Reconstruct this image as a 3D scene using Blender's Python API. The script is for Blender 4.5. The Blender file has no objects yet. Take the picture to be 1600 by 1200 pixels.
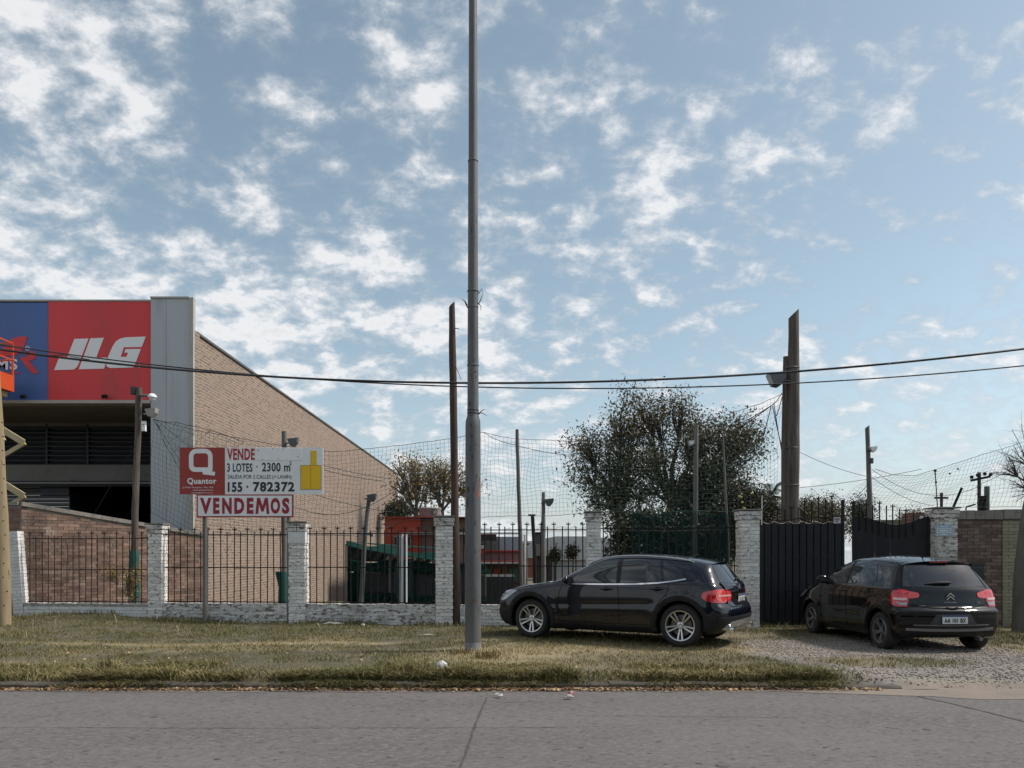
import bpy, bmesh, math, random
import numpy as np
from mathutils import Vector, Matrix
from mathutils.bvhtree import BVHTree
from mathutils import noise as mnoise

R = math.radians
random.seed(7)
rng = np.random.default_rng(11)
scene = bpy.context.scene
COL = scene.collection

# ------------------------------------------------------------------ camera
EYE = 1.54            # eye height above the verge
HY = 865.0            # horizon row in the 1600x1200 photograph
FPX = 1200.0
cam_data = bpy.data.cameras.new('camera')
cam_data.lens = 27.0
cam_data.sensor_width = 36.0
cam_data.shift_y = (HY - 600.0) / 1600.0
cam_data.clip_end = 3000
cam = bpy.data.objects.new('camera', cam_data)
cam.location = (0, 0, EYE)
cam.rotation_euler = (R(90), 0, 0)
COL.objects.link(cam)
scene.camera = cam

# ------------------------------------------------------------------ light
SUN_EL, SUN_AZ = 50.0, 86.0      # azimuth from +Y towards +X
scene.view_settings.view_transform = 'Standard'
scene.view_settings.look = 'None'
scene.view_settings.exposure = 0.98
scene.view_settings.gamma = 1.0
sun_d = bpy.data.lights.new('sun', 'SUN')
sun_d.energy = 2.0
sun_d.angle = R(7.0)
sun_d.color = (1.0, 0.93, 0.84)
sun = bpy.data.objects.new('sun', sun_d)
sv = Vector((math.cos(R(SUN_EL)) * math.sin(R(SUN_AZ)), math.cos(R(SUN_EL)) * math.cos(R(SUN_AZ)), math.sin(R(SUN_EL))))
sun.rotation_euler = sv.to_track_quat('Z', 'Y').to_euler()
sun.location = sv * 60
COL.objects.link(sun)

world = bpy.data.worlds.new('World')
scene.world = world
world.use_nodes = True
def build_world():
    nt = world.node_tree
    nt.nodes.clear()
    N = nt.nodes.new
    L = nt.links.new
    def math_(op, a, b=None, c=None):
        n = N('ShaderNodeMath'); n.operation = op
        for i, v in enumerate((a, b, c)):
            if v is None: continue
            if isinstance(v, (int, float)): n.inputs[i].default_value = v
            else: L(v, n.inputs[i])
        return n.outputs[0]
    out = N('ShaderNodeOutputWorld')
    sky = N('ShaderNodeTexSky'); sky.sky_type = 'NISHITA'; sky.sun_disc = False
    sky.sun_elevation = R(SUN_EL); sky.sun_rotation = R(SUN_AZ)
    sky.air_density = 1.0; sky.dust_density = 1.2; sky.ozone_density = 1.0
    hs = N('ShaderNodeHueSaturation'); hs.inputs['Saturation'].default_value = 0.76; hs.inputs['Hue'].default_value = 0.478
    L(sky.outputs[0], hs.inputs['Color'])
    bsky = N('ShaderNodeBackground'); bsky.inputs['Strength'].default_value = SKY_STRENGTH
    L(hs.outputs[0], bsky.inputs['Color'])
    tc = N('ShaderNodeTexCoord')
    sep = N('ShaderNodeSeparateXYZ'); L(tc.outputs['Generated'], sep.inputs[0])
    z = math_('MAXIMUM', sep.outputs[2], 0.0)
    zz = math_('ADD', z, 0.45)
    cx = math_('DIVIDE', sep.outputs[0], zz)
    cy = math_('DIVIDE', sep.outputs[1], zz)
    cmb = N('ShaderNodeCombineXYZ'); L(cx, cmb.inputs[0]); L(cy, cmb.inputs[1])
    def noise_(scale, detail, rough, off, dist=0.0, stretch=(1, 1, 1)):
        mp = N('ShaderNodeMapping'); mp.inputs['Location'].default_value = off
        mp.inputs['Scale'].default_value = stretch
        L(cmb.outputs[0], mp.inputs[0])
        n = N('ShaderNodeTexNoise'); n.noise_dimensions = '3D'
        n.inputs['Scale'].default_value = scale; n.inputs['Detail'].default_value = detail
        n.inputs['Roughness'].default_value = rough; n.inputs['Distortion'].default_value = dist
        L(mp.outputs[0], n.inputs['Vector'])
        return n.outputs['Fac']
    n1 = noise_(15.5, 10.0, 0.60, CLOUD_OFF, 0.12, (0.85, 1.0, 1))
    n2 = noise_(3.1, 3.0, 0.5, (CLOUD_OFF[0] + 3.1, CLOUD_OFF[1] + 1.7, 0), 0.2)
    n3 = noise_(26.0, 6.0, 0.6, (5.2, 8.1, 2.0), 0.1)
    d = math_('MULTIPLY_ADD', n2, 0.40, -0.20)
    d = math_('ADD', n1, d)
    d = math_('MULTIPLY_ADD', n3, 0.16, d)
    # the layer is thicker towards the west (left) and towards the horizon
    d = math_('MULTIPLY_ADD', sep.outputs[0], -0.13, d)
    low = math_('SUBTRACT', 0.55, z)
    low = math_('MAXIMUM', low, 0.0)
    d = math_('MULTIPLY_ADD', low, 0.17, d)
    mr = N('ShaderNodeMapRange'); mr.interpolation_type = 'SMOOTHSTEP'
    mr.inputs['From Min'].default_value = 0.49; mr.inputs['From Max'].default_value = 0.84
    L(d, mr.inputs['Value'])
    mask = math_('MULTIPLY', mr.outputs[0], 0.95)
    ramp = N('ShaderNodeValToRGB')
    e = ramp.color_ramp.elements
    e[0].position = 0.58; e[0].color = (0.40, 0.45, 0.50, 1)
    e[1].position = 0.92; e[1].color = (0.66, 0.66, 0.67, 1)
    m = ramp.color_ramp.elements.new(0.76); m.color = (0.79, 0.79, 0.80, 1)
    L(d, ramp.inputs[0])
    bcl = N('ShaderNodeBackground'); bcl.inputs['Strength'].default_value = CLOUD_STRENGTH
    L(ramp.outputs[0], bcl.inputs['Color'])
    mix = N('ShaderNodeMixShader'); L(mask, mix.inputs[0]); L(bsky.outputs[0], mix.inputs[1]); L(bcl.outputs[0], mix.inputs[2])
    # pale air near the horizon
    hz = math_('DIVIDE', z, 0.22)
    hz = math_('SUBTRACT', 1.0, hz)
    hz = math_('MAXIMUM', hz, 0.0)
    hz = math_('POWER', hz, 1.6)
    hz = math_('MULTIPLY', hz, 0.45)
    bh = N('ShaderNodeBackground'); bh.inputs['Color'].default_value = (0.52, 0.62, 0.69, 1); bh.inputs['Strength'].default_value = CLOUD_STRENGTH
    mix2 = N('ShaderNodeMixShader'); L(hz, mix2.inputs[0]); L(mix.outputs[0], mix2.inputs[1]); L(bh.outputs[0], mix2.inputs[2])
    L(mix2.outputs[0], out.inputs[0])
    world.cycles.sampling_method = 'MANUAL'
    world.cycles.sample_map_resolution = 1024
SKY_STRENGTH = 0.070
CLOUD_STRENGTH = 0.60
CLOUD_OFF = (2.0, 4.3, 0.0)
build_world()
scene.cycles.max_bounces = 6
scene.cycles.diffuse_bounces = 3
scene.cycles.glossy_bounces = 3
scene.cycles.transmission_bounces = 4
scene.cycles.transparent_max_bounces = 12
scene.cycles.caustics_reflective = False
scene.cycles.caustics_refractive = False

# ------------------------------------------------------------------ materials
MATS = {}
def mat(name, c1, c2=None, scale=4.0, rough=0.8, bump=0.0, bscale=None, metal=0.0, coat=0.0, detail=6.0,
        lo=0.35, hi=0.65, stretch=(1, 1, 1), c3=None, rnd=0.0, spec=0.5, attr=None, fine=None, alpha=1.0, rrange=0.0):
    """noise-mottled principled material in world space: c1..c2 by noise, c3 worn patches,
    rnd = value change per object / per loose piece, attr = (name, colour) mixed in by a mesh attribute"""
    if name in MATS: return MATS[name]
    m = bpy.data.materials.new(name); m.use_nodes = True
    nt = m.node_tree; N = nt.nodes.new; L = nt.links.new
    b = nt.nodes['Principled BSDF']
    b.inputs['Roughness'].default_value = rough
    b.inputs['Metallic'].default_value = metal
    b.inputs['Specular IOR Level'].default_value = spec
    b.inputs['Coat Weight'].default_value = coat
    b.inputs['Coat Roughness'].default_value = 0.04
    geo = N('ShaderNodeNewGeometry')
    mp = N('ShaderNodeMapping'); mp.inputs['Scale'].default_value = stretch
    L(geo.outputs['Position'], mp.inputs[0])
    def noise_(s, det, off=0.0):
        n = N('ShaderNodeTexNoise'); n.inputs['Scale'].default_value = s; n.inputs['Detail'].default_value = det
        n.inputs['Roughness'].default_value = 0.62
        if off:
            m2 = N('ShaderNodeMapping'); m2.inputs['Location'].default_value = (off, off * .7, off * .3)
            L(mp.outputs[0], m2.inputs[0]); L(m2.outputs[0], n.inputs['Vector'])
        else: L(mp.outputs[0], n.inputs['Vector'])
        return n.outputs['Fac']
    def mixc(fac, a, bcol):
        x = N('ShaderNodeMix'); x.data_type = 'RGBA'
        if isinstance(fac, float): x.inputs[0].default_value = fac
        else: L(fac, x.inputs[0])
        for v, s in ((a, 6), (bcol, 7)):
            if isinstance(v, tuple): x.inputs[s].default_value = (*v[:3], 1)
            else: L(v, x.inputs[s])
        return x.outputs[2]
    def rng_(f, a, bb):
        r = N('ShaderNodeMapRange'); r.inputs['From Min'].default_value = a; r.inputs['From Max'].default_value = bb
        L(f, r.inputs['Value']); return r.outputs[0]
    col = tuple(c1)
    if c2 is not None:
        f = rng_(noise_(scale, detail), lo, hi)
        col = mixc(f, tuple(c1), tuple(c2))
    if c3 is not None:      # (colour, scale, lo, hi)
        f = rng_(noise_(c3[1], 7.0, 13.7), c3[2], c3[3])
        col = mixc(f, col, tuple(c3[0]))
    if fine is not None:    # (colour, scale, lo, hi)
        f = rng_(noise_(fine[1], 3.0, 31.1), fine[2], fine[3])
        col = mixc(f, col, tuple(fine[0]))
    if attr is not None:
        for (an, ac) in attr:
            at = N('ShaderNodeAttribute'); at.attribute_name = an
            col = mixc(at.outputs['Fac'], col, tuple(ac))
    if rnd:
        oi = N('ShaderNodeObjectInfo')
        ad = N('ShaderNodeMath'); ad.operation = 'ADD'
        L(oi.outputs['Random'], ad.inputs[0]); L(geo.outputs['Random Per Island'], ad.inputs[1])
        fr = N('ShaderNodeMath'); fr.operation = 'FRACT'; L(ad.outputs[0], fr.inputs[0])
        hs = N('ShaderNodeHueSaturation')
        r = N('ShaderNodeMapRange'); r.inputs['To Min'].default_value = 1 - rnd; r.inputs['To Max'].default_value = 1 + rnd
        L(fr.outputs[0], r.inputs['Value']); L(r.outputs[0], hs.inputs['Value'])
        if isinstance(col, tuple): hs.inputs['Color'].default_value = (*col[:3], 1)
        else: L(col, hs.inputs['Color'])
        col = hs.outputs[0]
    if isinstance(col, tuple): b.inputs['Base Color'].default_value = (*col[:3], 1)
    else: L(col, b.inputs['Base Color'])
    if bump:
        bn = N('ShaderNodeBump'); bn.inputs['Strength'].default_value = min(1.0, bump); bn.inputs['Distance'].default_value = 0.01
        L(noise_(bscale or scale * 4, 8.0, 3.3), bn.inputs['Height']); L(bn.outputs[0], b.inputs['Normal'])
    if rrange:
        rr = N('ShaderNodeMapRange'); rr.inputs['To Min'].default_value = max(0.02, rough - rrange); rr.inputs['To Max'].default_value = rough + rrange
        L(noise_(scale * 1.3, 4.0, 7.7), rr.inputs['Value']); L(rr.outputs[0], b.inputs['Roughness'])
    if alpha < 1.0: b.inputs['Alpha'].default_value = alpha
    MATS[name] = m
    return m

def brick_tex_mat(name, axes, c1, c2, mortar, bw=0.25, bh=0.075, msize=0.010, dirt=None, bump=0.5):
    """brick pattern for walls too far away for single bricks; axes picks the two world axes"""
    m = bpy.data.materials.new(name); m.use_nodes = True
    nt = m.node_tree; N = nt.nodes.new; L = nt.links.new
    b = nt.nodes['Principled BSDF']; b.inputs['Roughness'].default_value = 0.9
    geo = N('ShaderNodeNewGeometry'); sep = N('ShaderNodeSeparateXYZ'); L(geo.outputs['Position'], sep.inputs[0])
    cmb = N('ShaderNodeCombineXYZ'); L(sep.outputs[axes[0]], cmb.inputs[0]); L(sep.outputs[axes[1]], cmb.inputs[1])
    br = N('ShaderNodeTexBrick'); br.inputs['Scale'].default_value = 1.0
    br.inputs['Brick Width'].default_value = bw; br.inputs['Row Height'].default_value = bh
    br.inputs['Mortar Size'].default_value = msize; br.inputs['Mortar Smooth'].default_value = 0.2
    br.inputs['Color1'].default_value = (*c1, 1); br.inputs['Color2'].default_value = (*c2, 1); br.inputs['Mortar'].default_value = (*mortar, 1)
    br.inputs['Bias'].default_value = -0.1
    L(cmb.outputs[0], br.inputs['Vector'])
    n = N('ShaderNodeTexNoise'); n.inputs['Scale'].default_value = 0.35; n.inputs['Detail'].default_value = 7; n.inputs['Roughness'].default_value = 0.6
    L(geo.outputs['Position'], n.inputs['Vector'])
    r = N('ShaderNodeMapRange'); r.inputs['From Min'].default_value = 0.4; r.inputs['From Max'].default_value = 0.7; r.inputs['To Max'].default_value = 0.6
    L(n.outputs[0], r.inputs['Value'])
    mx = N('ShaderNodeMix'); mx.data_type = 'RGBA'; L(r.outputs[0], mx.inputs[0]); L(br.outputs['Color'], mx.inputs[6])
    mx.inputs[7].default_value = (*(dirt or c1), 1)
    n2 = N('ShaderNodeTexNoise'); n2.inputs['Scale'].default_value = 9; n2.inputs['Detail'].default_value = 6
    mp2 = N('ShaderNodeMapping'); mp2.inputs['Scale'].default_value = (1, 1, 3); L(geo.outputs['Position'], mp2.inputs[0]); L(mp2.outputs[0], n2.inputs['Vector'])
    hs = N('ShaderNodeHueSaturation'); r2 = N('ShaderNodeMapRange'); r2.inputs['From Min'].default_value = 0.3; r2.inputs['From Max'].default_value = 0.7
    r2.inputs['To Min'].default_value = 0.78; r2.inputs['To Max'].default_value = 1.18
    L(n2.outputs[0], r2.inputs['Value']); L(r2.outputs[0], hs.inputs['Value']); L(mx.outputs[2], hs.inputs['Color'])
    L(hs.outputs[0], b.inputs['Base Color'])
    bn = N('ShaderNodeBump'); bn.inputs['Strength'].default_value = bump; bn.inputs['Distance'].default_value = 0.01; bn.invert = True
    L(br.outputs['Fac'], bn.inputs['Height']); L(bn.outputs[0], b.inputs['Normal'])
    MATS[name] = m
    return m

# ------------------------------------------------------------------ object helpers
def P(px, py, d):
    return Vector(((px - 800.0) / FPX * d, d, EYE - (py - HY) / FPX * d))
def Z(py, d): return EYE - (py - HY) / FPX * d
def X(px, d): return (px - 800.0) / FPX * d

def tag(o, label=None, cat=None, group=None, kind=None):
    if label: o['label'] = label
    if cat: o['category'] = cat
    if group: o['group'] = group
    if kind: o['kind'] = kind
    return o
def empty(name, loc=(0, 0, 0), rz=0.0, label=None, cat=None, group=None):
    o = bpy.data.objects.new(name, None); o.empty_display_size = 0.2
    o.location = loc; o.rotation_euler = (0, 0, rz)
    COL.objects.link(o)
    return tag(o, label, cat, group)
def link(name, me, parent=None, loc=None, rot=None):
    o = bpy.data.objects.new(name, me)
    if parent is not None: o.parent = parent
    if loc is not None: o.location = loc
    if rot is not None: o.rotation_euler = rot
    COL.objects.link(o)
    return o
def copy_tree(o, parent=None):
    c = o.copy(); COL.objects.link(c)
    if parent is not None: c.parent = parent
    for ch in list(o.children): copy_tree(ch, c)
    return c

class MB:
    """collects simple solids and builds ONE mesh"""
    def __init__(s): s.v = []; s.f = []; s.mi = []; s.cur = 0
    def add(s, vs, fs):
        n = len(s.v); s.v += [tuple(p) for p in vs]
        s.f += [tuple(i + n for i in f) for f in fs]; s.mi += [s.cur] * len(fs); return s
    def box(s, c, size, rot=None):
        hx, hy, hz = (q / 2 for q in size)
        vs = [Vector((x, y, z)) for x in (-hx, hx) for y in (-hy, hy) for z in (-hz, hz)]
        if rot is not None: vs = [rot @ p for p in vs]
        vs = [p + Vector(c) for p in vs]
        return s.add(vs, [(0, 1, 3, 2), (4, 6, 7, 5), (0, 4, 5, 1), (2, 3, 7, 6), (0, 2, 6, 4), (1, 5, 7, 3)])
    def span(s, x0, x1, y0, y1, z0, z1):
        return s.box(((x0 + x1) / 2, (y0 + y1) / 2, (z0 + z1) / 2), (abs(x1 - x0), abs(y1 - y0), abs(z1 - z0)))
    def tube(s, pts, r, n=8, cap=True):
        pts = [Vector(p) for p in pts]; k = len(pts)
        rs = r if isinstance(r, (list, tuple)) else [r] * k
        vs = []; up = None
        for i, p in enumerate(pts):
            d = (pts[min(i + 1, k - 1)] - pts[max(i - 1, 0)]).normalized()
            if up is None:
                a = Vector((0, 0, 1)) if abs(d.z) < 0.9 else Vector((1, 0, 0))
                up = (a - d * a.dot(d)).normalized()
            else: up = (up - d * up.dot(d)).normalized()
            w = d.cross(up)
            for j in range(n):
                t = 2 * math.pi * j / n
                vs.append(p + (up * math.cos(t) + w * math.sin(t)) * rs[i])
        fs = [(i * n + j, i * n + (j + 1) % n, (i + 1) * n + (j + 1) % n, (i + 1) * n + j) for i in range(k - 1) for j in range(n)]
        if cap: fs += [tuple(range(n - 1, -1, -1)), tuple((k - 1) * n + j for j in range(n))]
        return s.add(vs, fs)
    def beam(s, a, b, w, h):
        a = Vector(a); b = Vector(b); d = b - a; L_ = d.length
        return s.box((a + b) / 2, (w, h, L_), d.to_track_quat('Z', 'Y').to_matrix())
    def lathe(s, prof, n=24, axis='z', c=(0, 0, 0), close=False):
        vs = []; k = len(prof)
        for (r, h) in prof:
            for j in range(n):
                t = 2 * math.pi * j / n
                a, b = r * math.cos(t), r * math.sin(t)
                p = {'z': (a, b, h), 'y': (a, h, b), 'x': (h, a, b)}[axis]
                vs.append((p[0] + c[0], p[1] + c[1], p[2] + c[2]))
        rows = k if close else k - 1
        fs = [(i * n + j, i * n + (j + 1) % n, ((i + 1) % k) * n + (j + 1) % n, ((i + 1) % k) * n + j) for i in range(rows) for j in range(n)]
        return s.add(vs, fs)
    def prism(s, poly, fn, t0, t1):
        """poly (a,b) extruded from t0 to t1, fn(a,b,t) -> point"""
        n = len(poly)
        vs = [fn(a, b, t0) for a, b in poly] + [fn(a, b, t1) for a, b in poly]
        return s.add(vs, [tuple(range(n)), tuple(range(2 * n - 1, n - 1, -1))] + [(i, i + n, (i + 1) % n + n, (i + 1) % n) for i in range(n)])
    def mesh(s, name, mats, smooth=False, fix=True, tri=False):
        me = bpy.data.meshes.new(name); me.from_pydata(s.v, [], s.f)
        if not isinstance(mats, (list, tuple)): mats = [mats]
        for m in mats: me.materials.append(m)
        if len(mats) > 1: me.polygons.foreach_set('material_index', s.mi)
        if fix or tri:
            bm = bmesh.new(); bm.from_mesh(me)
            if tri: bmesh.ops.triangulate(bm, faces=[f for f in bm.faces if len(f.verts) > 4])
            if fix: bmesh.ops.recalc_face_normals(bm, faces=bm.faces)
            bm.to_mesh(me); bm.free()
        if smooth:
            me.polygons.foreach_set('use_smooth', [True] * len(me.polygons))
            me.set_sharp_from_angle(angle=R(smooth if smooth is not True else 40))
        me.update(); return me
    def build(s, name, mats, parent=None, loc=None, rot=None, smooth=False, fix=True, tri=False):
        return link(name, s.mesh(name, mats, smooth, fix, tri), parent, loc, rot)

def np_mesh(name, V, F, m, attrs=None, smooth=False):
    """fast mesh from numpy: V (n,3), F (m,k) all faces with k corners"""
    me = bpy.data.meshes.new(name)
    V = np.asarray(V, np.float32); F = np.asarray(F, np.int32)
    me.vertices.add(len(V)); me.vertices.foreach_set('co', V.ravel())
    k = F.shape[1]
    me.loops.add(F.size); me.loops.foreach_set('vertex_index', F.ravel())
    me.polygons.add(len(F)); me.polygons.foreach_set('loop_start', np.arange(0, F.size, k, dtype=np.int32))
    try: me.polygons.foreach_set('loop_total', np.full(len(F), k, np.int32))
    except Exception: pass
    if smooth: me.polygons.foreach_set('use_smooth', np.ones(len(F), bool))
    me.update(calc_edges=True)
    for m_ in (m if isinstance(m, (list, tuple)) else [m]): me.materials.append(m_)
    for an, arr in (attrs or {}).items():
        at = me.attributes.new(an, 'FLOAT', 'POINT'); at.data.foreach_set('value', np.asarray(arr, np.float32))
    me.validate()
    return me

def vnoise(x, y, s, seed=0.0, octaves=3):
    """smooth 2-D value noise in numpy, 0..1"""
    out = np.zeros_like(x, dtype=float); amp = 1.0; tot = 0
    for o in range(octaves):
        fx = x * s * 2 ** o + 17.3 * o + seed; fy = y * s * 2 ** o + 9.1 * o + seed * 1.7
        ix = np.floor(fx); iy = np.floor(fy); tx = fx - ix; ty = fy - iy
        tx = tx * tx * (3 - 2 * tx); ty = ty * ty * (3 - 2 * ty)
        def h(a, b):
            v = np.sin(a * 127.1 + b * 311.7 + 74.7) * 43758.5453
            return v - np.floor(v)
        v = (h(ix, iy) * (1 - tx) + h(ix + 1, iy) * tx) * (1 - ty) + (h(ix, iy + 1) * (1 - tx) + h(ix + 1, iy + 1) * tx) * ty
        out += v * amp; tot += amp; amp *= 0.5
    return out / tot

def text_mesh(s, w, h, m, name='lettering', depth=0.004, bold=0.0, shear=0.0, aspect_free=True):
    """lettering as flat raised mesh, fitted to w x h, lower left corner at the origin, in the x-z plane facing -y"""
    cu = bpy.data.curves.new('txt', 'FONT'); cu.body = s; cu.size = 1.0; cu.offset = bold; cu.space_character = 1.0 + bold * 3.2; cu.shear = shear
    cu.resolution_u = 3
    ob = bpy.data.objects.new('txt', cu); COL.objects.link(ob)
    dg = bpy.context.evaluated_depsgraph_get(); dg.update()
    me0 = ob.evaluated_get(dg).to_mesh()
    vs = [v.co.copy() for v in me0.vertices]; fs = [tuple(p.vertices) for p in me0.polygons]
    ob.evaluated_get(dg).to_mesh_clear()
    bpy.data.objects.remove(ob); bpy.data.curves.remove(cu)
    x0 = min(v.x for v in vs); x1 = max(v.x for v in vs); y0 = min(v.y for v in vs); y1 = max(v.y for v in vs)
    sx = w / (x1 - x0); sy = h / (y1 - y0)
    V = [((v.x - x0) * sx, 0.0, (v.y - y0) * sy) for v in vs]
    me = bpy.data.meshes.new(name); me.from_pydata(V, [], fs)
    bm = bmesh.new(); bm.from_mesh(me)
    bmesh.ops.remove_doubles(bm, verts=bm.verts, dist=1e-6)
    g = bmesh.ops.extrude_face_region(bm, geom=list(bm.faces))
    bmesh.ops.translate(bm, verts=[q for q in g['geom'] if isinstance(q, bmesh.types.BMVert)], vec=(0, -depth, 0))
    bmesh.ops.recalc_face_normals(bm, faces=bm.faces)
    bm.to_mesh(me); bm.free(); me.materials.append(m); return me

def poly_mesh(poly, m, name, depth=0.004, y=0.0):
    b = MB(); b.prism(poly, lambda a, c, t: (a, t, c), y, y - depth)
    return b.mesh(name, m, tri=True)
# ================================================================== materials used all over
m_road = mat('worn_asphalt', (0.140, 0.129, 0.125), (0.100, 0.094, 0.092), scale=0.55, rough=0.88, bump=0.9, bscale=55,
             c3=((0.170, 0.155, 0.150), 34.0, 0.48, 0.64), stretch=(0.45, 1, 1), fine=((0.055, 0.05, 0.05), 24.0, 0.585, 0.68), spec=0.3)
m_kerb = mat('kerb_concrete', (0.115, 0.095, 0.082), (0.060, 0.052, 0.040), scale=2.5, rough=0.93, bump=0.7, bscale=30, fine=((0.06, 0.06, 0.04), 9, 0.5, 0.7))
m_dirt = mat('soil', (0.115, 0.098, 0.058), (0.078, 0.072, 0.038), scale=1.4, rough=0.97, bump=0.8, bscale=25,
             attr=(('gravel', (0.20, 0.180, 0.165)), ('straw', (0.30, 0.25, 0.15))), fine=((0.035, 0.032, 0.018), 14, 0.5, 0.68))
m_grass = mat('grass_blades', (0.100, 0.102, 0.032), (0.150, 0.140, 0.054), scale=1.3, rough=0.75, attr=(('dry', (0.36, 0.275, 0.135)),), spec=0.25)
m_leaf_litter = mat('fallen_leaves', (0.22, 0.12, 0.06), (0.34, 0.24, 0.13), scale=6, rough=0.8, rnd=0.5)
m_stone = mat('gravel_stone', (0.30, 0.265, 0.235), (0.20, 0.17, 0.15), scale=3, rough=0.9, rnd=0.45)
m_sand = mat('road_dust', (0.235, 0.19, 0.155), (0.17, 0.145, 0.125), scale=1.5, rough=0.95, bump=0.5, bscale=60)
m_black_iron = mat('black_iron', (0.008, 0.008, 0.009), (0.018, 0.015, 0.014), scale=8, rough=0.75, spec=.25, fine=((0.05, 0.026, 0.016), 22, 0.64, 0.74))
m_concrete = mat('coping_concrete', (0.27, 0.25, 0.22), (0.17, 0.155, 0.14), scale=2.0, rough=0.9, bump=0.5, bscale=24, fine=((0.10, 0.09, 0.075), 7, 0.55, 0.7))
m_mortar = mat('mortar', (0.33, 0.285, 0.24), (0.24, 0.205, 0.175), scale=4, rough=0.95, bump=0.4)

KY = P(0, 1078, 1).y * 1.67 * 1200 / 213    # kerb foot distance, about 9.4 m
KERB = 9.42
ROADZ = -0.13

def gravel_mask(x, y):
    """1 on the gravel entrance in front of the gate"""
    w = (vnoise(x, y, 1.3, 3.0) - 0.5) * 1.5
    left = np.clip((x - (3.55 + np.maximum(0, 11.2 - y) * 0.32) + w * 0.7) / 0.5, 0, 1)
    far = np.clip((14.2 + w * 1.2 - y) / 1.3, 0, 1)
    right = np.clip((np.where(y > 11.9, 8.1, 14.5) + w - x) / 0.7, 0, 1)
    isl = np.clip(1.4 - np.hypot((x - 5.35) / 1.05, (y - 10.9) / 0.42) + w * 0.35, 0, 1)
    return left * far * right * (1 - np.clip(isl * 1.6, 0, 1))
def straw_mask(x, y):
    path = np.exp(-((y - (13.25 + 0.25 * np.sin(x * 0.35) + 0.012 * (x + 5) ** 2)) / 0.22) ** 2) * np.clip((1.5 - x) / 2, 0, 1)
    pole = np.exp(-(((x + 0.2) / 1.9) ** 2 + ((y - 11.6) / 0.75) ** 2)) * 0.75 + np.exp(-(((x - 2.4) / 2.2) ** 2 + ((y - 12.0) / 0.5) ** 2)) * 0.6
    track = np.exp(-((y - 12.1) / 0.22) ** 2) * 0.2
    edge = np.exp(-((y - 9.7) / 0.2) ** 2) * 0.25
    return np.clip(path * 0.9 + pole + track + edge + (vnoise(x, y, 0.6, 8.0) - 0.50) * 1.7 * np.clip((16.2 - y) / 2.0, 0.15, 1), 0, 1)
def ground_z(x, y):
    z = (vnoise(x, y, 0.5, 1.0) - 0.5) * 0.07 + (vnoise(x, y, 2.2, 5.0) - 0.5) * 0.035
    z = z + np.exp(-(((x + 9.6) / 1.5) ** 2 + ((y - 17.2) / 1.2) ** 2)) * 0.16
    g = gravel_mask(x, y)
    z = z * (1 - 0.8 * g)
    z = z - np.clip((x - 4.6) / 0.8, 0, 1) * np.clip((10.6 - y) / 1.2, 0, 1) * 0.11      # dips to the road at the entrance
    # keep it level where the cars stand
    car = np.maximum(np.exp(-(((x - 2.1) / 2.6) ** 4 + ((y - 13.9) / 1.6) ** 4)), np.exp(-(((x - 6.8) / 1.5) ** 4 + ((y - 13.5) / 2.6) ** 4)))
    z = z * (1 - 0.9 * car)
    z = z + 0.055 * np.exp(-(((x - 2.0) / 2.9) ** 4 + ((y - 13.3) / 1.9) ** 4))
    z = z - 0.045 * np.clip((KERB + 0.5 - y) / 0.4, 0, 1)
    lot = np.clip(y - 18.0, 0, 30) * 0.040
    z = np.where(y < KERB + 0.13, np.minimum(z, -0.02) - np.where(y < KERB + 0.11, 0.1, 0), z)
    return z - lot
def gz(x, y): return float(ground_z(np.array([float(x)]), np.array([float(y)]))[0])

def sheet(name, xs, ys, zf, m, attrs=True):
    Xg, Yg = np.meshgrid(xs, ys, indexing='ij')
    Zg = zf(Xg, Yg)
    V = np.stack([Xg, Yg, Zg], -1).reshape(-1, 3)
    nx, ny = len(xs), len(ys)
    i = np.arange(nx - 1)[:, None] * ny + np.arange(ny - 1)[None, :]
    F = np.stack([i, i + ny, i + ny + 1, i + 1], -1).reshape(-1, 4)
    at = None
    if attrs: at = {'gravel': gravel_mask(Xg, Yg).ravel(), 'straw': (straw_mask(Xg, Yg) * 0.8).ravel()}
    o = link(name, np_mesh(name, V, F, m, at, smooth=True))
    o['kind'] = 'structure'
    return o

sheet('road', np.linspace(-90, 90, 40), np.array([-4.2, 0, 4, 8, KERB + 0.02]), lambda x, y: x * 0 + ROADZ, m_road, attrs=False)
xs = np.concatenate([np.linspace(-90, -15, 20)[:-1], np.arange(-15, 15.01, 0.12), np.linspace(15, 90, 20)[1:]])
ys = np.concatenate([np.arange(KERB + 0.10, 17.9, 0.12), [18.0]])
verge = sheet('grass_verge', xs, ys, ground_z, m_dirt)
m_lot = mat('lot_ground', (0.085, 0.082, 0.040), (0.13, 0.11, 0.065), scale=0.8, rough=0.95, bump=0.6, bscale=12)
sheet('lot_ground', np.linspace(-90, 90, 60), np.concatenate([np.linspace(18.0, 48, 24), [60, 90, 160, 300, 700, 1500]]), ground_z, m_lot, attrs=False)
sheet('far_pavement', np.linspace(-90, 90, 10), np.array([-400, -60, -16, -4.2]), lambda x, y: x * 0 - 0.02, m_lot, attrs=False)

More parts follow.
